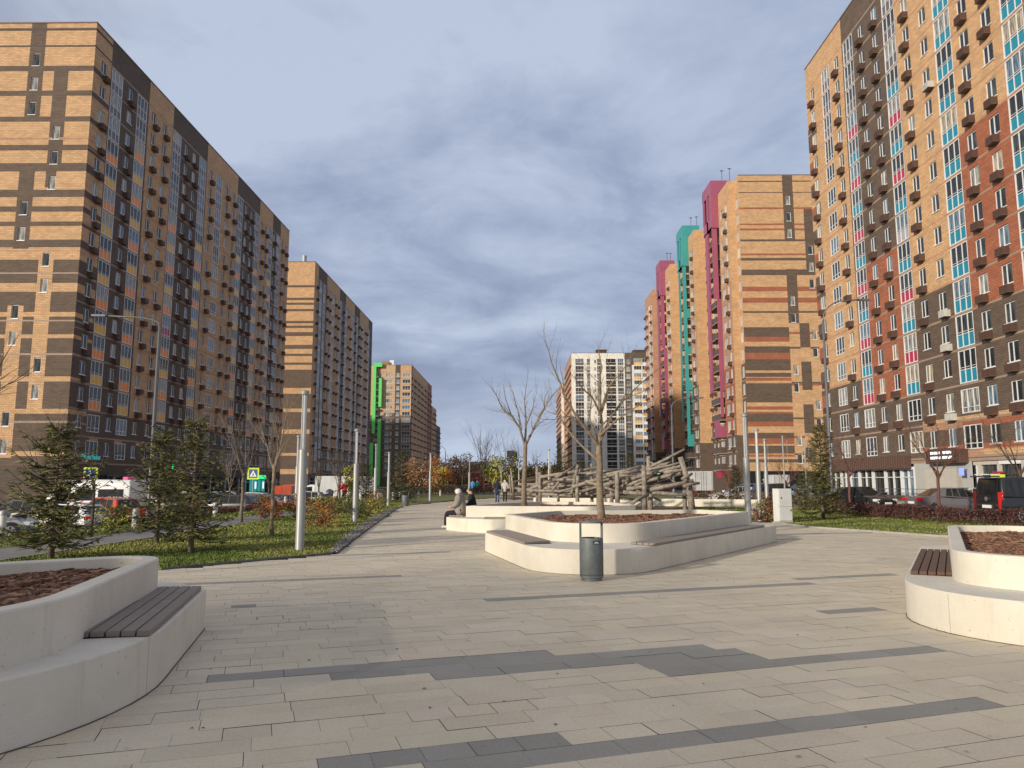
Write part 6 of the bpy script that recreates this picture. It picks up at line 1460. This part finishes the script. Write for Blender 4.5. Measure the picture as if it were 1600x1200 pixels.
car('sedan', 'paint_white', 'long white car right of the log pile facing left', 17.9, 63, ZR, math.radians(180))
car('suv', 'paint_white', 'white car tucked behind the first right light column', 22.0, 69.5, ZR, math.radians(180))
car('hatch', 'paint_silver', 'silver car with roof rails behind the white cabinet', 25.5, 70, ZR, math.radians(200))
# left parking
car('suv', 'paint_red', 'red orange car with lit tail lights before the ambulance', -23.0, 42.3, ZL, math.radians(150))
car('hatch', 'paint_white', 'white car with grey stripes left of the red car', -21.6, 36.2, ZL, math.radians(165), stripe='p_grey')
car('suv', 'paint_black', 'black car behind the left spruce beside the striped white car', -24.2, 37.0, ZL, math.radians(170))
car('sedan', 'paint_silver', 'silver car at the left edge', -24.5, 34.5, ZL, math.radians(20))
car('sedan', 'paint_taxi', 'yellow car behind the left spruce', -30.5, 43.5, ZL, math.radians(10))
car('sedan', 'paint_navy', 'dark blue car at the far left', -30.5, 39, ZL, math.radians(10))
lab = ['black car right of the twin spruces', 'dark grey car second in the row right of the twin spruces', 'white car third in the left row under the crossing sign', 'navy car fourth in the left row', 'white car fifth in the left row', 'silver car sixth in the left row', 'white car before the box truck cab', 'silver car in the back left row', 'white car in the back left row', 'black car far left row beyond the ambulance']
L2 = [(-19.9, 51.5, 'suv', 'paint_black'), (-19.9, 55, 'suv', 'paint_grey'), (-19.9, 58.6, 'sedan', 'paint_white'), (-19.9, 62, 'hatch', 'paint_navy'), (-19.9, 65.5, 'sedan', 'paint_white'), (-19.9, 69, 'suv', 'paint_silver'), (-19.9, 72.5, 'sedan', 'paint_white'), (-29, 66, 'suv', 'paint_silver'), (-29, 71, 'sedan', 'paint_white'), (-29, 60, 'suv', 'paint_black')]
for k, (x, y, kd, pt) in enumerate(L2): car(kd, pt, lab[k], x, y, ZL, math.radians(180 if k % 3 else 172))
lab3 = ['silver car behind the first black car', 'white car behind the dark grey car', 'black suv in the middle of the second row', 'white suv in the second row', 'blue car in the second row', 'silver suv at the end of the second row', 'white hatchback at the end of the second row']
L3 = [(-26, 50, 'sedan', 'paint_silver'), (-26, 53.5, 'suv', 'paint_white'), (-26, 57, 'suv', 'paint_black'), (-26, 61, 'suv', 'paint_white'), (-26, 65, 'hatch', 'paint_blue'), (-26, 69, 'suv', 'paint_silver'), (-26, 73, 'hatch', 'paint_white')]
for k, (x, y, kd, pt) in enumerate(L3): car(kd, pt, lab3[k], x, y, ZL, math.radians(4 if k % 2 else 180))
def box_truck(label, x, y, z, ang, L=4.3, H=2.1, colr='truck_box', cabc='paint_white', group='vans and trucks'):
    t = empty('box_truck', (x, y, z), ang); tag(t, label, 'truck', group)
    g = Geo(); g.box(-L, 0, -1.05, 1.05, .75, .75+H, colr)
    bevel(g.build('cargo_box', t), .03)
    g = Geo()
    for k in range(6): g.box(-L*(k+.5)/6-.015, -L*(k+.5)/6+.015, -1.07, -1.051, .8, .7+H, 'frame_white')
    g.box(-L-.02, 0.0, -1.08, -1.06, .72, .8, 'metal_dark')
    g.box(-L-.022, -L-.002, -.012, .012, .8, .7+H, 'metal_dark'); g.box(-L-.02, -L-.002, -1.0, 1.0, .78, .84, 'metal_dark')
    for s in (-.28, .28, -.9, .9): g.box(-L-.04, -L-.004, s-.012, s+.012, .85, .65+H, 'metal_pole')
    for k in range(6): g.box(-L*(k+.5)/6-.015, -L*(k+.5)/6+.015, 1.051, 1.07, .8, .7+H, 'frame_white')
    g.build('trim', t)
    for s in (-.85, .85): g = Geo(); g.box(-L-.03, -L+.02, s-.14, s+.14, .58, .70, 'tail_red'); g.build('tail_light', t)
    g = Geo(); g.box(-L-.02, -L+.05, -.95, .95, .42, .54, 'metal_dark'); g.build('bumper', t)
    g = Geo(); secs = []
    for (bx_, zt, hw) in ((.05, 2.15, .95), (.55, 2.2, .95), (.95, 2.1, .93), (1.5, 1.35, .95), (2.0, 1.15, .92), (2.25, .8, .85)):
        secs.append([(bx_, -hw, .35), (bx_, -hw, zt-.12), (bx_, -hw*.85, zt), (bx_, hw*.85, zt), (bx_, hw, zt-.12), (bx_, hw, .35)])
    loft(g, secs, cabc); o = g.build('cab', t); bevel(o, .04); autosmooth(o, 45)
    g = Geo()
    for s in (-1, 1):
        q = [(.35, s*.965, 1.3), (1.35, s*.965, 1.3), (1.0, s*.945, 1.95), (.35, s*.965, 1.98)]; g.face(q if s < 0 else q[::-1], 'car_glass')
    g.face([(1.5, -.85, 1.40), (1.5, .85, 1.40), (1.0, .80, 2.08), (1.0, -.80, 2.08)], 'car_glass'); g.build('windows', t)
    g = Geo(); g.box(-L+.2, 1.9, -.5, .5, .4, .7, 'black'); g.build('chassis', t)
    for wx_ in (-L+.9, 1.45):
        for s in (-1, 1): wheel(t, wx_, s*.85, .38, s)
    for s in (-1, 1):
        g = Geo(); g.box(2.1, 2.28, s*.68-.14, s*.68+.14, .75, .95, 'lens_clear'); g.build('headlight', t)
    return t
box_truck('long white box truck behind the left lawn, cab to the left', -21.7, 82, ZL, math.radians(174), 3.9, 2.35)
box_truck('white box truck at the foot of the farthest left block', -18.5, 92, -.7, math.radians(100), 3.6, 2.1)
box_truck('white box truck right of the log pile', 20.3, 88.5, ZR, math.radians(90), 4.2, 2.2)
box_truck('grey white box truck beneath the striped right block', 33.0, 100, ZR, math.radians(93), 3.2, 1.9)
box_truck('red truck behind the left parked cars', -26.0, 86, ZL, math.radians(92), 3.2, 1.3, 'paint_red', 'paint_red')
box_truck('pale truck far down the left road', -17.0, 112, -.6, math.radians(95), 3.0, 1.9)
# ambulance
t = empty('ambulance', (-25.6, 45.6, ZL), math.radians(172)); tag(t, 'white ambulance van with magenta beacons beyond the red car', 'ambulance', 'vans and trucks')
g = Geo(); secs = []
for (bx_, zt, hw) in ((-3.0, 2.45, .92), (-2.9, 2.62, .95), (1.2, 2.66, .95), (1.75, 2.5, .93), (2.35, 1.72, .95), (2.9, 1.2, .93), (3.05, .8, .86)):
    secs.append([(bx_, -hw, .35), (bx_, -hw*1.02, 1.3 if zt > 1.4 else zt-.2), (bx_, -hw*.93, zt-.14), (bx_, -hw*.75, zt), (bx_, hw*.75, zt), (bx_, hw*.93, zt-.14), (bx_, hw*1.02, 1.3 if zt > 1.4 else zt-.2), (bx_, hw, .35)])
loft(g, secs, 'paint_white'); o = g.build('body', t); bevel(o, .04); autosmooth(o, 40)
for s in (-1, 1):
    for (x0, x1, xt) in ((-2.6, -1.0, -1.0), (-.8, .5, .5), (.9, 2.1, 1.65)):
        g = Geo(); q = [(x0, s*.985, 1.42), (x1, s*.985, 1.42), (xt, s*.945, 2.08), (x0, s*.945, 2.08)]; g.face(q if s < 0 else q[::-1], 'car_glass'); g.build('side_window', t)
    g = Geo(); g.box(-2.9, 1.8, s*.985-.004, s*.985+.004, 1.18, 1.30, 'p_crimson'); g.build('stripe', t)
g = Geo(); g.face([(2.40, -.84, 1.72), (2.40, .84, 1.72), (1.83, .76, 2.46), (1.83, -.76, 2.46)], 'car_glass'); g.build('windscreen', t)
for (bx_, by_) in ((1.3, 0), (-2.3, 0)): g = Geo(); g.box(bx_-.16, bx_+.16, -.4, .4, 2.63, 2.80, 'lit_pink'); bevel(g.build('beacon', t), .03)
for wx_ in (-1.9, 2.0):
    for s in (-1, 1): wheel(t, wx_, s*.86, .38, s)
for s in (-1, 1): g = Geo(); g.box(2.8, 3.02, s*.66-.15, s*.66+.15, .85, 1.08, 'lens_clear'); g.build('headlight', t)

# ================= PEOPLE =================
def skin_mesh(name, verts, edges, rads, m, parent=None, sub=1, root=0, matfn=None):
    me = bpy.data.meshes.new(name); me.from_pydata([tuple(v) for v in verts], edges, [])
    o = bpy.data.objects.new(name, me); COL.objects.link(o)
    md = o.modifiers.new('skin', 'SKIN'); md.use_smooth_shade = True
    sv = me.skin_vertices[0].data
    for i, r in enumerate(rads): sv[i].radius = (r, r) if not isinstance(r, tuple) else r
    sv[root].use_root = True
    s2_ = o.modifiers.new('sub', 'SUBSURF'); s2_.levels = sub; s2_.render_levels = sub
    dg = bpy.context.evaluated_depsgraph_get(); m2 = bpy.data.meshes.new_from_object(o.evaluated_get(dg)); bpy.data.objects.remove(o)
    ms = [m] if not matfn else list(dict.fromkeys(matfn[1])); m2.materials.clear()
    for x in ms: m2.materials.append(M[x])
    if matfn:
        for p in m2.polygons: p.material_index = ms.index(matfn[0](p.center))
    m2.polygons.foreach_set('use_smooth', [True]*len(m2.polygons))
    q = bpy.data.objects.new(name, m2); COL.objects.link(q)
    if parent: q.parent = parent
    return q
def person(label, x, y, z, ang, pose, coat, trousers, shoe='cloth_black', hair='hair_dark', coat_len=.5, hood=None, scale=1.0, cat='person', hat=None, puff=1.0):
    """faces +x in its own frame"""
    t = empty('person', (x, y, z), ang); t.scale = (scale,)*3; tag(t, label, cat)
    J = dict(pel=(0, 0, .95), sp=(0, 0, 1.1), ch=(0, 0, 1.32), nk=(0, 0, 1.50), hd=(.02, 0, 1.60), tp=(.01, 0, 1.72), nose=(.12, 0, 1.63),
             ls=(0, .17, 1.42), le=(-.03, .24, 1.16), lw=(.08, .25, .93), lh=(.11, .25, .86), rs=(0, -.17, 1.42), re=(-.03, -.24, 1.16), rw=(.08, -.25, .93), rh=(.11, -.25, .86),
             lp=(0, .09, .90), lk=(.03, .10, .50), la=(0, .10, .09), lt=(.15, .11, .03), rp=(0, -.09, .90), rk=(.03, -.10, .50), ra=(0, -.10, .09), rt=(.15, -.11, .03))
    J.update({k_: v_ for k_, v_ in pose.items() if k_ != 'hem'}); names = list(J); ix = {n_: i for i, n_ in enumerate(names)}
    rad = dict(pel=.125, sp=.115, ch=.14, nk=.055, hd=.088, tp=.075, nose=.018, ls=.065, le=.045, lw=.032, lh=.035, rs=.065, re=.045, rw=.032, rh=.035, lp=.085, lk=.058, la=.042, lt=.035, rp=.085, rk=.058, ra=.042, rt=.035)
    E_ = [('pel', 'sp'), ('sp', 'ch'), ('ch', 'nk'), ('nk', 'hd'), ('hd', 'tp'), ('hd', 'nose'), ('ch', 'ls'), ('ls', 'le'), ('le', 'lw'), ('lw', 'lh'), ('ch', 'rs'), ('rs', 're'), ('re', 'rw'), ('rw', 'rh'), ('pel', 'lp'), ('lp', 'lk'), ('lk', 'la'), ('la', 'lt'), ('pel', 'rp'), ('rp', 'rk'), ('rk', 'ra'), ('ra', 'rt')]
    V = [Vector(J[n_]) for n_ in names]; ed = [(ix[a], ix[b_]) for a, b_ in E_]
    # fingers as short chains from each hand
    vv = list(V); ee = list(ed); rr_ = [rad[n_] for n_ in names]
    for s in ('l', 'r'):
        w = Vector(J[s+'w']); h_ = Vector(J[s+'h']); d = (h_-w).normalized(); sd = d.cross(Vector((1, 0, 0)) if abs(d.x) < .8 else Vector((0, 0, 1))).normalized(); up_ = d.cross(sd)
        for k in range(4):
            b0 = h_+up_*(k-1.5)*.018; i = len(vv); vv += [b0+d*.045, b0+d*.075+sd*.012]; rr_ += [.010, .008]; ee += [(ix[s+'h'], i), (i, i+1)]
        i = len(vv); vv += [h_+up_*.04+d*.01, h_+up_*.055+d*.035]; rr_ += [.011, .009]; ee += [(ix[s+'h'], i), (i, i+1)]
    skin_mesh('body', vv, ee, rr_, 'skin', t, 1, ix['pel'])
    # trousers
    ns = ['pel', 'lp', 'lk', 'la', 'rp', 'rk', 'ra']; q = {n_: i for i, n_ in enumerate(ns)}
    tw = skin_mesh('trousers', [J[n_] for n_ in ns], [(0, 1), (1, 2), (2, 3), (0, 4), (4, 5), (5, 6)], [.15, .11, .082, .062, .11, .082, .062], trousers, t)
    for s in ('l', 'r'):
        a = Vector(J[s+'a']); b_ = Vector(J[s+'t']); skin_mesh('shoe', [a+Vector((0, 0, .02)), a-(b_-a)*.25-Vector((0, 0, .03)), b_], [(0, 1), (0, 2)], [.058, .045, .048], shoe, t)
    # coat
    pel = Vector(J['pel']); hem = pel+(pel-Vector(J['sp'])).normalized()*coat_len*.55 if 'hem' not in pose else Vector(pose['hem'])
    ns = ['ch', 'sp', 'pel', 'ls', 'le', 'lw', 'rs', 're', 'rw', 'nk']
    P_ = [Vector(J[n_]) for n_ in ns]+[hem]
    skin_mesh('coat', P_, [(0, 1), (1, 2), (2, 10), (0, 3), (3, 4), (4, 5), (0, 6), (6, 7), (7, 8), (0, 9)], [v*puff for v in (.175, .175, .185, .105, .078, .06, .105, .078, .06, .085, .20)], coat, t, 2)
    hd = Vector(J['hd']); tp = Vector(J['tp']); nk = Vector(J['nk']); bk = (hd-Vector(J['nose'])).normalized()
    if hood: skin_mesh('hood', [nk+bk*.02, hd+bk*.035, tp+bk*.03], [(0, 1), (1, 2)], [.11, .122, .095], hood, t, 2)
    elif hat: skin_mesh('hat', [hd+bk*.02+(tp-hd)*.5, tp+(tp-hd)*.1], [(0, 1)], [.105, .08], hat, t, 2)
    else: skin_mesh('hair', [hd+bk*.035, tp+bk*.02], [(0, 1)], [.098, .085], hair, t, 2)
    return t
walk = dict(lk=(.14, .10, .52), la=(.22, .10, .10), lt=(.36, .11, .04), rk=(.0, -.10, .50), ra=(-.20, -.10, .14), rt=(-.08, -.11, .03), le=(-.10, .25, 1.17), lw=(-.06, .26, .93), lh=(-.05, .26, .86), re=(.04, -.25, 1.17), rw=(.16, -.26, .96), rh=(.19, -.26, .90))
stand = dict(le=(-.02, .27, 1.18), re=(-.02, -.27, 1.18), lw=(.06, .24, .98), rw=(.06, -.24, .98), lh=(.10, .20, .95), rh=(.10, -.20, .95))
H2 = math.pi/2
p = G(777, 785); person('person walking away in a dark navy coat and jeans, left of the pale coated walker', p[0], p[1], .0, H2, walk, 'coat_navy', 'jeans', 'cloth_black', coat_len=.7, hood='coat_navy')
p = G(789, 784); person('person walking away in a pale hooded jacket and black trousers', p[0], p[1], .0, H2-.05, stand, 'coat_cream', 'cloth_black', 'cloth_black', hood='coat_cream', coat_len=.4)
# seated pair on the long planter
sit = dict(pel=(0, 0, .12), sp=(.02, 0, .28), ch=(.05, 0, .50), nk=(.08, 0, .68), hd=(.13, 0, .78), tp=(.14, 0, .90), nose=(.24, 0, .80), ls=(.05, .17, .60), rs=(.05, -.17, .60), le=(.10, .25, .36), lw=(.30, .16, .28), lh=(.37, .12, .27), re=(.10, -.25, .36), rw=(.30, -.16, .28), rh=(.37, -.12, .27),
           lp=(.06, .10, .08), lk=(.47, .12, .08), la=(.50, .12, -.36), lt=(.64, .13, -.42), rp=(.06, -.10, .08), rk=(.46, -.12, .08), ra=(.40, -.12, -.36), rt=(.54, -.13, -.42), hem=(.20, 0, .08))
person('seated person in a taupe padded coat and white hat on the long planter', -1.98, 25.75, .47, math.radians(172), sit, 'coat_taupe', 'cloth_black', 'shoe_white', hood='hat_white', coat_len=.5, puff=1.32)
person('seated person in black beside the one in the taupe coat', -1.62, 26.6, .47, math.radians(178), sit, 'cloth_black', 'cloth_black', 'cloth_black', hair='hair_dark')
# figure in red with a pushchair
p = G(538, 787); person('bending person in a red jacket beside a pushchair beyond the left lawn', p[0], p[1], -.05, math.radians(180), dict(walk, ch=(.10, 0, 1.28), nk=(.18, 0, 1.45), hd=(.24, 0, 1.53), tp=(.27, 0, 1.64), nose=(.35, 0, 1.53), ls=(.10, .17, 1.38), rs=(.10, -.17, 1.38), le=(.25, .24, 1.15), re=(.25, -.24, 1.15), lw=(.48, .2, 1.02), rw=(.48, -.2, 1.02), lh=(.55, .18, 1.0), rh=(.55, -.18, 1.0)), 'coat_red', 'cloth_black')
t = empty('pushchair', (p[0]-1.15, p[1], -.05), math.radians(180)); tag(t, 'dark blue hooded pushchair held by the figure in red', 'pushchair')
g = Geo(); g.tube([(-.55, -.2, 1.02), (.25, -.2, .3)], [.018, .018], 'metal_dark', 6); g.tube([(-.55, .2, 1.02), (.25, .2, .3)], [.018, .018], 'metal_dark', 6); g.tube([(-.55, -.2, 1.02), (-.55, .2, 1.02)], [.02, .02], 'black', 6); g.tube([(-.35, -.2, .2), (.2, -.2, .75)], [.015, .015], 'metal_dark', 6); g.tube([(-.35, .2, .2), (.2, .2, .75)], [.015, .015], 'metal_dark', 6); g.build('frame', t)
g = Geo(); loft(g, [[(-.25, -.2, .45), (-.25, .2, .45), (-.3, .2, .9), (-.3, -.2, .9)], [(.35, -.2, .45), (.35, .2, .45), (.4, .2, .7), (.4, -.2, .7)]], 'coat_navy'); bevel(g.build('seat', t), .05)
g = Geo(); loft(g, [[(-.3, -.21, .75), (-.3, .21, .75), (-.32, .2, 1.0), (-.32, -.2, 1.0)], [(.0, -.2, .85), (.0, .2, .85), (-.05, .18, 1.12), (-.05, -.18, 1.12)], [(.18, -.18, .85), (.18, .18, .85), (.15, .16, 1.0), (.15, -.16, 1.0)]], 'paint_navy'); bevel(g.build('hood', t), .04)
for (wx_, r_) in ((-.35, .16), (.35, .12)):
    for s in (-1, 1): g = Geo(); g.tube([(wx_, s*.24-.02, r_), (wx_, s*.24+.02, r_)], [r_, r_], 'rubber', 14); g.build('wheel', t)
p = G(738, 773); person('distant person in a bright blue jacket between the bare trunks', p[0], p[1], 0, H2, stand, 'coat_blue', 'cloth_black', scale=1.0)
p = G(742, 772); person('distant person in dark teal beside the one in bright blue', p[0]+.2, p[1]+1.5, 0, H2, stand, 'coat_teal', 'cloth_black', scale=1.05)

# distant low buildings
def low_house(name, label, px0, px1, d, h, wm, rm, z=-.3):
    x0 = D(px0, 750, d).x; x1 = D(px1, 750, d).x; t = empty(name, ((x0+x1)/2, d, z)); tag(t, label, 'building', 'small far buildings'); w = (x1-x0)/2
    g = Geo(); g.box(-w, w, 0, 9, 0, h, wm); g.build('wall', t)
    g = Geo(); g.v = [(-w-.4, -.4, h), (w+.4, -.4, h), (w+.4, 9.4, h), (-w-.4, 9.4, h), (-w-.4, 4.5, h+h*.35), (w+.4, 4.5, h+h*.35)]
    for f in ((0, 1, 5, 4), (2, 3, 4, 5), (0, 4, 3), (1, 2, 5)): g.f.append(f); g.m.append(rm); g.uv.append(None)
    g.build('roof', t)
    n = max(2, int(w/1.3))
    for k in range(n): g = Geo(); cx = -w+2*w*(k+.5)/n; g.box(cx-.45, cx+.45, -.05, 0, h*.35, h*.75, 'frame_white'); g.box(cx-.38, cx+.38, -.07, -.05, h*.4, h*.7, 'glass_dark'); g.build('window', t)
low_house('low_building', 'low red brown building beyond the bare trees', 735, 768, 165, 3.6, 'p_crimson', 'slab_dark')
low_house('low_building', 'pale low building above the red brown one', 733, 752, 185, 5.0, 'shop_pale', 'shop_grey')
low_house('low_building', 'white gabled house right of the yellow tree', 794, 806, 200, 7.5, 'sign_white', 'p_brown')
low_house('low_building', 'grey shed under the farthest left block', 689, 706, 150, 3.4, 'shop_grey', 'shop_grey')
# ================= LIGHT, SKY, CAMERA =================
SUN_AZ = 46.0     # degrees from straight behind the camera, toward the left
SUN_EL = 15.0
w = bpy.data.worlds.new('World'); SC.world = w; w.use_nodes = True
nt = w.node_tree; nt.nodes.clear()
out = N(nt, 'ShaderNodeOutputWorld'); bg = N(nt, 'ShaderNodeBackground'); bg.inputs['Strength'].default_value = .09
sky = N(nt, 'ShaderNodeTexSky'); sky.sky_type = 'NISHITA'; sky.sun_disc = False; sky.sun_elevation = math.radians(SUN_EL)
sd = Vector((-math.sin(math.radians(SUN_AZ)), -math.cos(math.radians(SUN_AZ)), math.tan(math.radians(SUN_EL)))).normalized()
sky.sun_rotation = math.atan2(sd.x, sd.y)
tc = N(nt, 'ShaderNodeTexCoord'); sp = N(nt, 'ShaderNodeSeparateXYZ'); nt.links.new(tc.outputs['Generated'], sp.inputs[0])
za = N(nt, 'ShaderNodeMath', operation='MAXIMUM'); za.inputs[1].default_value = 0; nt.links.new(sp.outputs['Z'], za.inputs[0])
zz = N(nt, 'ShaderNodeMath', operation='ADD'); zz.inputs[1].default_value = .16; nt.links.new(za.outputs[0], zz.inputs[0])
dx = N(nt, 'ShaderNodeMath', operation='DIVIDE'); dy = N(nt, 'ShaderNodeMath', operation='DIVIDE')
nt.links.new(sp.outputs['X'], dx.inputs[0]); nt.links.new(zz.outputs[0], dx.inputs[1]); nt.links.new(sp.outputs['Y'], dy.inputs[0]); nt.links.new(zz.outputs[0], dy.inputs[1])
cb = N(nt, 'ShaderNodeCombineXYZ'); nt.links.new(dx.outputs[0], cb.inputs[0]); nt.links.new(dy.outputs[0], cb.inputs[1]); cb.inputs[2].default_value = 14.4
n1 = N(nt, 'ShaderNodeTexNoise', Scale=.55, Detail=3.5, Roughness=.45, Distortion=.25); nt.links.new(cb.outputs[0], n1.inputs['Vector'])
n2 = N(nt, 'ShaderNodeTexNoise', Scale=2.1, Detail=8.0, Roughness=.6, Distortion=.35); nt.links.new(cb.outputs[0], n2.inputs['Vector'])
mx = N(nt, 'ShaderNodeMath', operation='MULTIPLY_ADD'); mx.inputs[1].default_value = .50
nt.links.new(n2.outputs['Fac'], mx.inputs[0]); nt.links.new(n1.outputs['Fac'], mx.inputs[2])
rp = N(nt, 'ShaderNodeValToRGB'); e = rp.color_ramp.elements
e[0].position = .61; e[0].color = (.25*10, .295*10, .45*10, 1); e[1].position = .84; e[1].color = (.56*10, .64*10, .80*10, 1)
q = rp.color_ramp.elements.new(.715); q.color = (.365*10, .43*10, .60*10, 1)
nt.links.new(mx.outputs[0], rp.inputs[0])
mix = N(nt, 'ShaderNodeMix', data_type='RGBA'); mix.inputs[0].default_value = .88
nt.links.new(sky.outputs[0], mix.inputs[6]); nt.links.new(rp.outputs[0], mix.inputs[7]); # thin bright cloud around the low sun, behind and left of the viewer
gl = N(nt, 'ShaderNodeVectorMath', operation='DOT_PRODUCT'); gl.inputs[1].default_value = tuple(sd); nt.links.new(tc.outputs['Generated'], gl.inputs[0])
gr = N(nt, 'ShaderNodeMapRange'); gr.inputs[1].default_value = -.15; gr.inputs[2].default_value = .95; gr.inputs[3].default_value = 0; gr.inputs[4].default_value = .75; nt.links.new(gl.outputs['Value'], gr.inputs[0])
mg = N(nt, 'ShaderNodeMix', data_type='RGBA'); mg.inputs[7].default_value = (6.2, 5.5, 4.5, 1); nt.links.new(gr.outputs[0], mg.inputs[0]); nt.links.new(mix.outputs[2], mg.inputs[6])
# pale opening low on the horizon
hz = N(nt, 'ShaderNodeMapRange'); hz.inputs[1].default_value = .0; hz.inputs[2].default_value = .17; hz.inputs[3].default_value = .8; hz.inputs[4].default_value = 0; nt.links.new(za.outputs[0], hz.inputs[0])
mh = N(nt, 'ShaderNodeMix', data_type='RGBA'); mh.inputs[7].default_value = (5.3, 6.2, 7.8, 1); nt.links.new(hz.outputs[0], mh.inputs[0]); nt.links.new(mg.outputs[2], mh.inputs[6])
nt.links.new(mh.outputs[2], bg.inputs['Color']); nt.links.new(bg.outputs[0], out.inputs[0])
sl = bpy.data.lights.new('sun', 'SUN'); sl.energy = 3.8; sl.angle = math.radians(1.6); sl.color = (1, .89, .73)
so = bpy.data.objects.new('sun', sl); COL.objects.link(so); so.rotation_euler = sd.to_track_quat('Z', 'Y').to_euler()
cam = bpy.data.cameras.new('camera'); co = bpy.data.objects.new('camera', cam); COL.objects.link(co); SC.camera = co
cam.sensor_fit = 'HORIZONTAL'; cam.sensor_width = 36; cam.lens = FPX/1600*36; cam.clip_end = 5000; cam.clip_start = .1
co.location = (0, 0, CAMZ); co.rotation_euler = (math.pi/2+PITCH, 0, YAW)
SC.view_settings.view_transform = 'Standard'; SC.view_settings.look = 'None'; SC.view_settings.exposure = 0.13; SC.view_settings.gamma = 1
